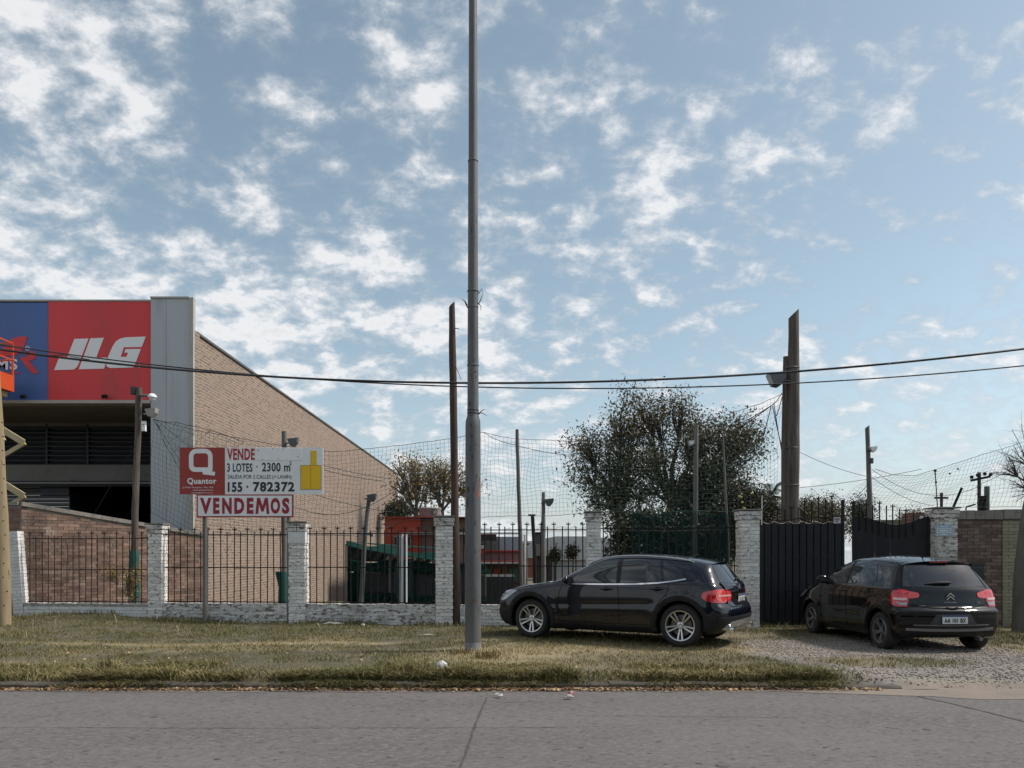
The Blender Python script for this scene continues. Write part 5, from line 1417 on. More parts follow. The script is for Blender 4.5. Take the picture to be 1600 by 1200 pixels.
# big dark tree
d = 29.0; bs = Vector((X(1003, d), d, gz(X(1003, d), d)))
bl_ = [B(990, 658, 50, 46, d, bs), B(930, 725, 48, 45, d, bs), B(1010, 735, 60, 55, d, bs), B(1085, 690, 48, 48, d, bs), B(1130, 700, 58, 50, d, bs), B(950, 780, 40, 35, d, bs), B(1165, 690, 30, 40, d, bs), B(1050, 640, 28, 22, d, bs), B(910, 690, 22, 30, d, bs), B(1135, 750, 45, 30, d, bs)]
tree('dark_tree', bs, bl_, 470, 29000, .062, lm_dark, 'big dark loose crowned tree with brownish upper leaves behind the net', trunk_r=.26, seed=3, spread=.31, twig_r=.012,
     tone=lambda C, t: t * .55 + np.clip((C[:, 2] - 5.0) / 2.2, 0, 1) * .45, trunks=[((0, 0, -.4), tuple(P(1003, 810, d) - bs)), ((.3, 0, -.4), tuple(P(1050, 790, d) - bs)), ((.1, 0, -.3), tuple(P(968, 800, d) - bs))])
d = 25.5; bs = Vector((X(1010, d), d, gz(X(1010, d), d)))
tree('dark_shrub', bs, [B(990, 835, 32, 42, d, bs), B(1040, 835, 40, 42, d, bs), B(1095, 840, 40, 40, d, bs), B(1000, 868, 40, 22, d, bs)], 150, 15000, .075, lm_green, 'dense dark green bushes at the foot of the big tree', trunk_r=.08, seed=5, spread=.28, cat='shrub', crown_name='foliage')
d = 27.0; bs = Vector((X(1070, d), d, gz(X(1070, d), d)))
tree('dark_conifer', bs, [B(1090, 800, 34, 45, d, bs), B(1110, 752, 30, 42, d, bs), B(1100, 850, 36, 25, d, bs)], 130, 15000, .07, lm_green, 'upright deep green bush right of the post before the big tree', trunk_r=.12, seed=6, spread=.26, cat='shrub', crown_name='foliage')
d = 24.0; bs = Vector((X(1155, d), d, gz(X(1155, d), d)))
tree('reddish_shrub', bs, [B(1160, 782, 34, 26, d, bs), B(1145, 820, 30, 34, d, bs), B(1190, 800, 22, 26, d, bs), B(1165, 855, 34, 30, d, bs)], 150, 15000, .055, lm_red, 'reddish brown shrub with a few yellow flowers behind the thick pillar', trunk_r=.06, seed=8, spread=.2, cat='shrub', crown_name='foliage')
r_ = random.Random(5); b = MB()
for (px, py) in ((1156, 776), (1160, 785), (1163, 795), (1158, 777), (1175, 771)):
    q = P(px, py, 22.9); b.lathe([(.001, -.03), (.04, -.01), (.05, .02), (.001, .035)], 7, 'z', q)
o = b.build('flowers', mat('yellow_petal', (.62, .55, .22), rough=.6)); tag(o, 'few pale yellow flowers on the reddish shrub', 'flowers')
# palm
def palm(px, py, d, rr, n, label, seed):
    c = P(px, py, d); base = Vector((c.x, d, gz(c.x, d))); root = empty('palm', base, 0, label, 'palm')
    b = MB(); b.tube([(0, 0, -.2), (.05, 0, (c.z - base.z) * .5), (0, 0, c.z - base.z)], [.2, .16, .15], 8); b.build('trunk', m_bark, root)
    rd = random.Random(seed)
    for k in range(n):
        az = 2 * math.pi * k / n + rd.uniform(-.2, .2); el = rd.uniform(-.25, 1.2); V = []; F = []
        pts = []
        for t in range(9):
            s = t / 8; rad = rr * s; pts.append(Vector((math.cos(az) * rad * math.cos(el), math.sin(az) * rad * math.cos(el), rad * math.sin(el) - .55 * rr * s * s)))
        b = MB(); b.tube(pts, [.02] * 5 + [.012] * 4, 4, cap=False)
        for t in range(2, 9):
            for sg_ in (-1, 1):
                for q in (0, .5):
                    p = pts[t - 1].lerp(pts[t], q); dd = (pts[t] - pts[t - 1]).normalized(); side = dd.cross(Vector((0, 0, 1))).normalized() * sg_
                    e = p + (side * .8 + dd * .6 + Vector((0, 0, -.25))) * rr * .26
                    b.add([p, p + dd * .035, e], [(0, 1, 2)])
        b.build('frond', lm_green, root, (0, 0, c.z - base.z), fix=False)
palm(1205, 775, 26, 1.15, 18, 'dark green palm beside the heavy timber pole', 2)
# autumn tree with bare fan of branches
d = 46.0; bs = Vector((X(672, d), d, gz(X(672, d), d)))
tree('autumn_tree', bs, [B(650, 735, 40, 26, d, bs), B(690, 740, 42, 26, d, bs), B(632, 770, 22, 26, d, bs), B(720, 765, 35, 30, d, bs), B(660, 765, 40, 24, d, bs)], 260, 4600, .085, lm_autumn, 'half bare autumn tree with yellow leaves left of the steel post', trunk_r=.2, bark=mat('pale_bark', (.16, .15, .12), (.11, .10, .08), scale=3, rough=.9), seed=12, spread=.38, twig_r=.022,
     tone=lambda C, t: t, trunks=[((0, 0, -.5), tuple(P(668, 808, d) - bs)), ((0.5, 0, -.5), tuple(P(690, 800, d) - bs)), ((0.2, 0, -.5), tuple(P(650, 805, d) - bs))])
d = 52.0; bs = Vector((X(621, d), d, gz(X(621, d), d)))
tree('evergreen_tree', bs, [B(622, 800, 12, 14, d, bs)], 40, 3000, .12, lm_green, 'small dark evergreen behind the corner of the warehouse', trunk_r=.15, seed=14, spread=.35)
# bare tree at the right edge
d = 17.6; bs = Vector((X(1640, d), d, 0))
tree('bare_tree', bs, [B(1592, 735, 46, 46, d, bs), B(1640, 700, 70, 60, d, bs), B(1600, 770, 30, 20, d, bs)], 130, 0, .05, lm_green, 'bare winter tree spreading in from the right edge above the wall', trunk_r=.10, seed=16, spread=.22, bark=m_bark, twig_r=.0055, trunks=[((0, 0, -.2), tuple(P(1636, 775, d) - bs))])
# leaning trunk in front of the beige wall
d = EYE * FPX / (963 - HY); timb, _ = timber('tree_trunk', [(1690, 470), (1668, 560), (1642, 660), (1622, 740), (1610, 790), (1602, 850), (1597, 900), (1595, 964)], [5, 11, 17, 20, 21, 22, 23, 26], 15.2, m_barkg, 'smooth grey tree trunk leaning out of the picture at the right edge', 'tree', n=12)
for (pa, pb, pc, r0) in (((1642, 660), (1700, 600), (1790, 560), .07), ((1668, 560), (1640, 500), (1625, 430), .05), ((1655, 610), (1620, 560), (1612, 520), .03), ((1680, 510), (1740, 450), (1760, 380), .04)):
    q = [P(px, py, 15.2) - Vector(timb.location) for px, py in (pa, pb, pc)]
    b = MB(); b.tube(q, [r0, r0 * .6, r0 * .15], 6); b.build('limb', m_barkg, timb, smooth=60)
# distant trees beyond the gate
for k, (px, py, w, h, d, lb) in enumerate([(1262, 795, 22, 16, 62, 'rounded dark tree far beyond the closed gate leaf, left of the gap'), (1296, 797, 20, 18, 58, 'rounded dark tree far beyond the gate just left of the gap'), (1345, 800, 10, 17, 60, 'tall narrow tree crown far beyond the gap in the gate'), (1225, 800, 14, 14, 64, 'dark tree far beyond the gate left of the heavy pole'), (1425, 812, 18, 10, 70, 'low distant tree behind the right gate leaf')]):
    bs = Vector((X(px, d), d, gz(X(px, d), d))); tree('distant_tree', bs, [B(px, py, w, h, d, bs), B(px + 4, py + 22, w * 1.1, h, d, bs)], 60, 6000, .085, lm_dark if k != 2 else lm_green, lb, trunk_r=.2, seed=20 + k, spread=.5, twig_r=.02)
# vine and dry stalks at the left net post
d = 17.9; bs = Vector((X(200, d), d, -.02))
tree('dry_vine', bs, [B(202, 915, 10, 26, d, bs, .15), B(212, 900, 7, 20, d, bs, .15), B(175, 890, 16, 14, d, bs, .15)], 70, 900, .026, lm_autumn, 'dry yellowish vine climbing the foot of the left net post', trunk_r=.015, seed=31, spread=.07, twig_r=.004, cat='vine', crown_name='leaves', trunks=[((0, 0, -.05), (.02, 0, .25))], bark=m_wood_pale)
d = 17.0; bs = Vector((X(672, d), d, 0))
tree('weed_clump', bs, [B(672, 955, 12, 12, d, bs, .12)], 40, 700, .03, lm_green, 'dark weed clump at the foot of the wall left of the brown pole', trunk_r=.012, seed=33, spread=.06, twig_r=.004, cat='weeds', crown_name='leaves', trunks=[((0, 0, -.05), (0, 0, .06))])

# ================================================================== buildings and shelters behind the fence
m_orange = mat('orange_red_render', (.36, .060, .032), (.30, .052, .03), scale=1, rough=.85)
m_brownw = mat('brown_render', (.16, .10, .075), (.12, .08, .06), scale=.9, rough=.9)
m_mauve = mat('mauve_render', (.22, .145, .145), (.17, .115, .115), scale=.9, rough=.9)
m_win = mat('dark_window', (.018, .022, .03), rough=.2)
m_whiter = mat('white_gutter', (.55, .56, .56), (.45, .46, .46), scale=2, rough=.6)
m_redtrim = mat('red_trim', (.38, .045, .03), rough=.7)
m_greend = mat('green_shutter', (.04, .11, .075), (.05, .13, .09), scale=3, rough=.7)
def hbox(root, px0, px1, py0, py1, d, m, name, dep=.2, push=0.0):
    o0 = root.location
    b = MB(); z0_ = Z(py1, d); z1_ = Z(py0, d); b.span(X(px0, d) - o0.x, X(px1, d) - o0.x, d - dep / 2 + push - o0.y, d + dep / 2 + push - o0.y, z0_ - o0.z, z1_ - o0.z)
    return b.build(name, m, root)
d = 38.0
h1 = empty('house', (X(640, d), d, gz(0, d)), 0, 'orange red house with a brown side and white roof edge behind the tarpaulin shelter', 'house')
hbox(h1, 601, 657, 809, 905, d, m_orange, 'wall', 4, 2); hbox(h1, 657.3, 745, 811, 839, d, m_brownw, 'upper_wall', 3.6, 2)
hbox(h1, 657.3, 745, 839.3, 905, d, m_mauve, 'lower_wall', 3.6, 2)
hbox(h1, 600, 746, 807.5, 809, d, m_redtrim, 'parapet', 4.4, 2)
hbox(h1, 630, 812, 832.5, 835, d, m_whiter, 'gutter', .3, -.2)
for (a, c, e, f) in ((616, 627, 838, 855), (634, 642, 838, 856), (680, 690, 837, 855), (722, 732, 838, 853)):
    w = hbox(h1, a, c, e, f, d, m_whiter, 'window', .1, -.02); q = hbox(h1, a + .7, c - .7, e + .7, f - .7, d, m_win, 'pane', .06, -.1); q.parent = w
    q.matrix_parent_inverse = Matrix.Identity(4)
h2 = empty('house', (X(785, d), d, gz(0, d)), 0, 'low mauve house with red trim and green shutters seen right of the steel post', 'house')
hbox(h2, 747, 820, 862, 876, d, m_mauve, 'upper_wall', 3, 1.6); hbox(h2, 747, 820, 860, 861.8, d, m_redtrim, 'red_trim', 3.3, 1.6)
hbox(h2, 747, 822, 878, 880.5, d, m_whiter, 'gutter', 1.0, 0); hbox(h2, 747, 820, 881, 940, d, m_brownw, 'wall', 3, 2.2)
hbox(h2, 747, 820, 876.2, 877.8, d, m_redtrim, 'fascia_board', 1.0, 0)
for (a, c, m, nm) in ((753, 769, m_greend, 'shutter'), (795, 809, m_greend, 'shutter'), (771, 781, m_orange, 'door'), (784, 793, m_brownw, 'door')):
    hbox(h2, a, c, 889, 911 if nm == 'door' else 909, d, m, nm, .1, .62)
hbox(h2, 756, 812, 912, 914, d, m_win, 'rail', .08, .5)
hbox(h2, 745, 758, 856, 865, d - .6, m_redtrim, 'red_box', .4)
hbox(h2, 752, 757, 852, 857, d - .9, m_whiter, 'vent', .2)
h3 = empty('house', (X(770, 44), 44, gz(0, 44)), 0, 'grey house with a dark awning behind the low mauve house', 'house')
hbox(h3, 745, 780, 838, 864, 43, m_plaster, 'wall', 2, 1.5); hbox(h3, 742, 776, 835.5, 845, 42.5, m_win, 'awning', 1.4, -.2)
hbox(h3, 750, 756, 850, 857, 42.2, m_win, 'window', .1)
hbox(h3, 780.3, 812, 838, 864, 43.6, mat('lilac_grey', (.33, .34, .38), (.28, .29, .33), scale=1, rough=.8), 'side_wall', 1, 1.5)
d = 36
h4 = empty('garden_wall', (X(895, d), d, gz(0, d)), 0, 'white painted wall behind the slim pillar and the lamp post', 'wall')
m_offw = mat('off_white_render', (.52, .52, .52), (.44, .44, .45), scale=.7, rough=.85, fine=((.36, .36, .36), 5, .6, .75))
hbox(h4, 838, 1000, 876, 925, d, m_offw, 'wall', .3); hbox(h4, 838, 1000, 874.5, 875.8, d, m_plaster, 'coping', .5)
h5 = empty('white_shed', (X(900, 48), 48, gz(0, 48)), 0, 'long pale shed with a low curved roof behind the white garden wall', 'shed')
o0 = h5.location; b = MB()
prof = [(826, 880), (826, 852), (840, 843), (870, 838), (920, 838), (980, 845), (1030, 856), (1040, 880)]
b.prism([(X(a, 48) - o0.x, Z(c, 48) - o0.z) for a, c in prof], lambda a, c, t: (a, t, c), 0, 6); b.build('roof', m_offw, h5)
for k in range(7):
    xx = X(835 + k * 28, 48) - o0.x; b = MB(); b.tube([(xx, -.05, Z(880, 48) - o0.z), (xx + .3, -.05, Z(846 + abs(k - 2) * 2, 48) - o0.z)], .05, 5); b.build('roof_rib', m_plaster, h5)
d = 33
for k, (px, py, w, h, lb) in enumerate(((867, 868, 4, 8, 'small clipped dark shrub against the white shed, left one'), (894, 862, 7, 7, 'round clipped dark shrub against the white shed, right one'))):
    bs = Vector((X(px, d), d, gz(0, d))); tree('clipped_shrub', bs, [B(px, py, w, h, d, bs)], 30, 1600, .06, lm_green, lb, trunk_r=.04, seed=41 + k, spread=.1, cat='shrub', group=None) if False else tree('clipped_shrub', bs, [B(px, py, w, h, d, bs)], 30, 1600, .06, lm_green, lb, trunk_r=.04, seed=41 + k, spread=.1, cat='shrub', crown_name='foliage')
# orange brick column, blue-grey cabin and dark clutter
o = empty('chimney', (X(829, 34), 34, gz(0, 34)), 0, 'small orange brick column right of the slim mast', 'brick column')
hbox(o, 824.5, 833, 872, 903, 34, brick_tex_mat('orange_brick', (0, 2), (.36, .11, .055), (.28, .085, .05), (.3, .25, .2)), 'shaft', .4); hbox(o, 824, 833.5, 870.5, 871.8, 34, m_whiter, 'cap', .5)
o = empty('water_tank', (X(836, 35), 35, gz(0, 35)), 0, 'dark blue grey cabin between the slim mast and the lamp post', 'cabin')
hbox(o, 832, 846, 834, 850, 35, mat('slate_blue', (.07, .085, .11), rough=.6), 'body', 1.2); hbox(o, 834, 850, 850.3, 868, 35, m_plaster, 'base', 1.2); hbox(o, 831.5, 847, 832, 833.8, 35, m_win, 'lid', 1.4)
hbox(o, 838, 862, 868.3, 915, 35.2, mat('dark_clutter', (.03, .028, .03), (.06, .05, .05), scale=5, rough=.8), 'stand', 1)
# concrete water tank on the roof
d = 38; o = empty('water_tank', (X(672, d + 1), d + 1, Z(808, d)), 0, 'round concrete water tank on the flat roof of the orange red house', 'water tank')
k = FPX / d
b = MB(); b.lathe([(.001, 0), (18 / k, 0), (19 / k, 3 / k), (17 / k, 12 / k), (18.5 / k, 15 / k), (17 / k, 16.5 / k), (.001, 17 / k)], 20); b.build('tank', mat('tank_concrete', (.26, .27, .25), (.19, .2, .185), scale=1.5, rough=.8), o, smooth=40)
b = MB(); b.lathe([(3.5 / k, -.05), (5 / k, -.05), (5 / k, .05), (3.5 / k, .05)], 14, 'y', (9 / k, -18 / k, 9 / k), close=True); b.build('valve_ring', m_lampgrey, o)

# tarpaulin shelter
m_tarp = mat('green_tarpaulin', (.006, .027, .022), (.010, .040, .032), scale=2.2, spec=.05, rough=.9, bump=.8, bscale=6)
m_tarpd = mat('dark_mesh_panel', (.022, .024, .026), (.038, .042, .04), scale=2, rough=.9)
d = 22.0
sh = empty('tarpaulin_shelter', (X(640, d), d, gz(0, d)), 0, 'low shelter of green tarpaulins with dark mesh panels behind the railing', 'shelter')
so = sh.location
def tarp(name, pts, m, push=0.0, nx=22, nz=8, amp=.05):
    """pts: four photo corners (tl, tr, br, bl) with distances"""
    c = [P(*p) for p in pts]; V = []
    for i in range(nx + 1):
        for j in range(nz + 1):
            u, v = i / nx, j / nz; q = c[0].lerp(c[1], u).lerp(c[3].lerp(c[2], u), v)
            q = q + Vector((0, push + amp * math.sin(u * 25 + v * 7) * v + amp * .6 * math.sin(u * 53), amp * .8 * math.sin(u * 9 + 1) * (1 - v))); V.append(tuple(q - so))
    F = [(i * (nz + 1) + j, (i + 1) * (nz + 1) + j, (i + 1) * (nz + 1) + j + 1, i * (nz + 1) + j + 1) for i in range(nx) for j in range(nz)]
    o = link(name, np_mesh(name, V, F, m, smooth=True), sh); s = o.modifiers.new('t', 'SOLIDIFY'); s.thickness = .006; return o
tarp('roof_tarpaulin', [(541, 847, 22), (618, 858, 22), (618, 868, 21.6), (541, 853, 21.6)], m_tarp)
tarp('roof_tarpaulin', [(608, 857, 22.2), (700, 868, 22.2), (700, 879, 21.8), (612, 866, 21.8)], m_tarp)
tarp('roof_tarpaulin', [(541, 847, 22), (700, 860, 23), (700, 856, 27), (541, 846, 27)], m_tarp, amp=.03)
tarp('upper_panel', [(541, 853, 22.3), (607, 862, 22.3), (607, 878, 22.3), (541, 877, 22.3)], m_tarpd)
tarp('upper_panel', [(611, 867, 22.4), (675, 874, 22.4), (675, 882, 22.4), (611, 880, 22.4)], mat('beige_canvas', (.16, .145, .12), (.1, .09, .08), scale=2, rough=.9))
tarp('curtain', [(542, 877, 22.1), (632, 877, 22.1), (632, 895, 22.1), (542, 893, 22.1)], m_tarp)
tarp('curtain', [(541, 893, 22.1), (562, 893, 22.1), (562, 940, 22.1), (541, 940, 22.1)], m_tarp)
tarp('mesh_panel', [(562, 892, 22.2), (618, 893, 22.2), (616, 928, 22.2), (560, 928, 22.2)], m_tarpd, amp=.02)
tarp('curtain', [(560, 927, 22.0), (620, 928, 22.0), (620, 940, 22.0), (556, 940, 22.0)], m_tarp)
tarp('curtain', [(616, 878, 22.0), (646, 880, 22.0), (646, 940, 22.0), (616, 940, 22.0)], mat('teal_tarpaulin', (.008, .045, .05), (.012, .06, .065), scale=2, rough=.6))
tarp('curtain', [(646, 879, 22.0), (760, 882, 22.0), (760, 897, 22.0), (646, 895, 22.0)], m_tarp)
tarp('mesh_panel', [(646, 894, 22.1), (760, 896, 22.1), (760, 934, 22.1), (646, 934, 22.1)], m_tarpd, amp=.02)
tarp('curtain', [(646, 932, 22.0), (760, 933, 22.0), (760, 940, 22.0), (646, 940, 22.0)], m_tarp, amp=.02)
b = MB()
for px in (541, 609, 700): b.tube([P(px, 850 if px < 600 else 862, 22.05) - so, P(px, 945, 22.05) - so], .03, 6)
b.build('frame_pole', m_post, sh)
b = MB(); b.span(-2.0, 3.0, 1.2, 4, -.3, 1.0); b.build('stored_goods', m_tarpd, sh)
for (px, lb) in ((628.5, 'left of the two shiny white pipes standing in front of the tarpaulins'), (634.5, 'right of the two shiny white pipes standing in front of the tarpaulins')):
    o = MB().tube([P(px, 835, 21.2) - P(px, 941, 21.2), (0, 0, 0)], .035, 8).build('white_pipe', mat('glossy_white_pipe', (.62, .63, .66), rough=.2), None, P(px, 941, 21.2)); tag(o, lb, 'pipe')
o = MB().tube([P(622, 835, 21.3) - P(624, 941, 21.3), (0, 0, 0)], .045, 8).build('dark_pipe', m_lampgrey, None, P(624, 941, 21.3)); tag(o, 'dark post beside the two shiny white pipes', 'post')
# dark goal-like box behind
o = empty('dark_hedge', (X(1090, 24), 24, gz(0, 24)), 0, 'dark green fabric screen low behind the railing at the big tree', 'screen')
hbox(o, 1060, 1145, 868, 935, 24, m_shade, 'screen', .04)

# things above the right wall
wz = Z(797, 16.4)
def iron(name, parts, loc, label, cat, m=m_black_iron):
    root = empty(name, loc, 0, label, cat)
    for nm, b in parts: b.build(nm, m, root)
    return root
q = P(1471, 797, 16.35); k = 16.35 / FPX
iron('iron_cross', [('upright', MB().span(-.022, .022, -.02, .02, -.02, 27 * k)), ('crossbar', MB().span(-11 * k, 10 * k, -.024, -.021 + .03, 17.5 * k, 20.5 * k))], q, 'small dark iron cross standing on the whitewashed pillar', 'cross', m_wood_dark)
q = P(1486, 797, 16.4); iron('leaning_bar', [('bar', MB().beam((0, 0, -.05), (17 * k, 0, 35 * k), .03, .045))], q, 'dark iron bar leaning to the right on top of the wall', 'bar')
q = P(1465, 797, 16.5); an = iron('antenna', [('mast', MB().tube([(0, 0, 0), (-4 * k, 0, 62 * k)], .012, 6))], q, 'thin antenna mast with rusty fittings above the pillar', 'antenna', m_rust_iron)
for (dx, dy, s) in ((-4, 62, 4), (-2.5, 44, 3), (-3.8, 57, 2)):
    b = MB(); b.box((dx * k, 0, dy * k), (s * k, .03, s * k * .8), Matrix.Rotation(.7, 3, 'Y')); b.build('fitting', m_rust_iron, an)
d = 24.0; q = P(1530, 797, d); k2 = d / FPX
tpz = P(1530, 738, d).z
up = empty('utility_pole', (q.x, d, -.5), 0, 'small utility pole with crossarm and insulators beyond the right wall', 'utility pole')
b = MB(); b.tube([(0, 0, 0), (0, 0, tpz + .5)], [.07, .05], 8); b.build('shaft', m_rust_iron, up)
b = MB(); b.beam((-15 * k2, -.06, P(0, 751, d).z + .5), (15 * k2, -.06, P(0, 745, d).z + .5), .05, .07); b.build('crossarm', m_black_iron, up)
for (px, py) in ((1516.5, 747), (1526, 744), (1537, 742), (1546, 743)):
    b = MB(); b.lathe([(.02, -.03), (.055, 0), (.05, .06), (.02, .08)], 10, 'z', (X(px, d) - q.x, -.06, Z(py, d) + .5)); b.build('insulator', m_black_iron, up)
b = MB(); 
for py in (760, 772, 786): b.box((-.05, -.05, Z(py, d) + .5), (.08, .05, .06))
b.build('clamp', m_rust_iron, up)
o = MB().tube([(0, 0, -2.5), (0, 0, 36 * 20 / FPX)], .065, 10).build('grey_tube', m_lampgrey, None, P(1542, 796, 20)); tag(o, 'plain grey tube standing behind the right wall', 'tube')
o = MB().tube([(0, 0, -2.5), (0, 0, 21 * 20 / FPX)], .10, 10).build('dark_post', m_black_iron, None, P(1536, 796, 20)); tag(o, 'short dark post behind the right wall beside the grey tube', 'post')
o = MB().tube([P(1509, 797, 17) - P(1509, 797, 17), P(1510, 792, 17) - P(1509, 797, 17), P(1524, 788, 17) - P(1509, 797, 17)], .018, 6).build('bent_pipe', m_black_iron, None, P(1509, 797, 17)); tag(o, 'short bent dark pipe on top of the right wall', 'pipe')
for k3, (px, py) in enumerate(((1484, 740), (1497, 733))):
    o = MB().lathe([(.001, -.03), (.03, 0), (.001, .03)], 8, 'z').build('dark_insulator', m_black_iron, None, P(px, py, 18.8)); 
    tag(o, 'small dark blob hanging in the grey net, ' + ('left one' if k3 == 0 else 'right one'), 'insulator')
# low pale factory beyond the gate gap and the right leaf
o = empty('distant_shed', (X(1400, 75), 75, -1.2), 0, 'low pale shed far away behind the gate bars', 'shed')
hbox(o, 1345, 1480, 817, 862, 75, m_offw, 'wall', 4); hbox(o, 1343, 1482, 814, 816.5, 75, m_plaster, 'roof', 5)
o = empty('distant_shed', (X(960, 80), 80, -1.2), 0, 'long low grey shed at the horizon behind the lamp posts', 'shed')
hbox(o, 700, 1260, 850, 872, 80, m_plaster, 'wall', 4); hbox(o, 698, 1262, 846, 849.5, 80, m_offw, 'roof', 5)
m_across1 = mat('dark_brown_render', (.06, .052, .046), (.045, .04, .036), scale=1, rough=.9); m_across2 = mat('dark_grey_render', (.055, .058, .058), (.04, .043, .044), scale=1, rough=.9)
# the street's other side, behind the viewer: what the cars mirror
for k, (xa, xb, h, m, lb) in enumerate(((-34, -16, 4.6, m_across1, 'long dark house across the street'), (-15, -4, 6.5, m_across2, 'grey two storey house across the street'), (-3, 9, 4.2, m_across1, 'dark brown house across the street'), (10, 26, 5.4, m_across2, 'wide dark grey house across the street'), (27, 44, 4.6, m_plaster, 'low grey house across the street'))):
    o = empty('house', ((xa + xb) / 2, -25, 0), 0, lb, 'house'); w = (xb - xa) / 2
    MB().span(-w, w, -6, 0, -.1, h).build('wall', m, o); MB().span(-w - .2, w + .2, -6.2, .25, h, h + .25).build('roof', m_darkglass, o)
    wm = MB().span(-.7, .7, 0, .05, -.6, .6).mesh('window', m_win)
    for q in range(int(w)): link('window', wm, o, (-w + 1 + q * 2, .01, 1.8))
for k, (x_, h) in enumerate(((-26, 5.5), (-12, 6), (-2, 5), (7, 6.5), (15, 5.5), (24, 6), (36, 5.5))):
    bs = Vector((x_, -20, 0)); tree('street_tree', bs, [((0, 0, h * .68), (2.6, 1.8, h * .28)), ((1.2, .3, h * .5), (1.8, 1.6, h * .2))], 50, 2600, .22, lm_dark, 'leafy street tree across the street, number %d from the left' % (k + 1) if False else ['small leafy tree across the street before the long dark house', 'leafy tree across the street before the grey house', 'leafy tree across the street before the dark brown house', 'tall leafy tree across the street between the dark brown and the wide grey house', 'leafy tree across the street before the wide grey house', 'tall leafy tree across the street at the end of the wide grey house', 'leafy tree across the street before the low grey house'][k], trunk_r=.16, seed=60 + k, spread=.6, twig_r=.02)
# ================================================================== cars
def catmull(pts, n=10, closed=True):
    P_ = [np.array(p[:2], float) for p in pts]; sharp = [len(p) > 2 for p in pts]
    out = []; N_ = len(P_)
    for i in range(N_ if closed else N_ - 1):
        p0, p1, p2, p3 = P_[(i - 1) % N_], P_[i], P_[(i + 1) % N_], P_[(i + 2) % N_]
        if sharp[i]: p0 = p1 - (p2 - p1)
        if sharp[(i + 1) % N_]: p3 = p2 + (p2 - p1)
        def dt(a, b): return max(1e-4, np.linalg.norm(a - b) ** .5)
        t0 = 0; t1 = t0 + dt(p0, p1); t2 = t1 + dt(p1, p2); t3 = t2 + dt(p2, p3)
        for k in range(n):
            t = t1 + (t2 - t1) * k / n
            A1 = (t1 - t) / (t1 - t0) * p0 + (t - t0) / (t1 - t0) * p1; A2 = (t2 - t) / (t2 - t1) * p1 + (t - t1) / (t2 - t1) * p2; A3 = (t3 - t) / (t3 - t2) * p2 + (t - t2) / (t3 - t2) * p3
            B1 = (t2 - t) / (t2 - t0) * A1 + (t - t0) / (t2 - t0) * A2; B2 = (t3 - t) / (t3 - t1) * A2 + (t - t1) / (t3 - t1) * A3
            out.append((t2 - t) / (t2 - t1) * B1 + (t - t1) / (t2 - t1) * B2)
    if not closed: out.append(P_[-1])
    return np.array(out)
def poly_sdf(poly, q):
    a = poly; b = np.roll(poly, -1, 0); d2 = np.full(len(q), 1e9); inside = np.zeros(len(q), bool)
    for i in range(len(a)):
        e = b[i] - a[i]; w = q - a[i]; L2 = e @ e + 1e-12
        t = np.clip((w @ e) / L2, 0, 1); dd = w - t[:, None] * e; d2 = np.minimum(d2, (dd ** 2).sum(1))
        c = (a[i, 1] <= q[:, 1]) != (b[i, 1] <= q[:, 1])
        with np.errstate(divide='ignore', invalid='ignore'):
            xi = a[i, 0] + (q[:, 1] - a[i, 1]) * e[0] / e[1]
        inside ^= c & (q[:, 0] < xi)
    return np.sqrt(d2) * np.where(inside, -1, 1)
class Table:
    def __init__(s, poly, pad=.7, h=.02):
        s.h = h; s.o = poly.min(0) - pad; n = np.ceil((poly.max(0) + pad - s.o) / h).astype(int) + 1
        gx, gy = np.meshgrid(np.arange(n[0]) * h + s.o[0], np.arange(n[1]) * h + s.o[1], indexing='ij')
        s.t = poly_sdf(poly, np.stack([gx.ravel(), gy.ravel()], -1)).reshape(n); s.n = n
    def __call__(s, x, y):
        fx = np.clip((x - s.o[0]) / s.h, 0, s.n[0] - 1.001); fy = np.clip((y - s.o[1]) / s.h, 0, s.n[1] - 1.001)
        i = fx.astype(int); j = fy.astype(int); u = fx - i; v = fy - j; t = s.t
        return (t[i, j] * (1 - u) + t[i + 1, j] * u) * (1 - v) + (t[i, j + 1] * (1 - u) + t[i + 1, j + 1] * u) * v
def smax(a, b, k):
    h = np.clip(.5 - .5 * (b - a) / k, 0, 1)
    return b * (1 - h) + a * h + k * h * (1 - h)
def sm_interp(x, xs, ys):
    """smoothed table lookup (PCHIP like, by averaging)"""
    w = 0; s = 0
    for o, k in ((-.05, .25), (0, .5), (.05, .25)): s = s + k * np.interp(x + o, xs, ys)
    return s
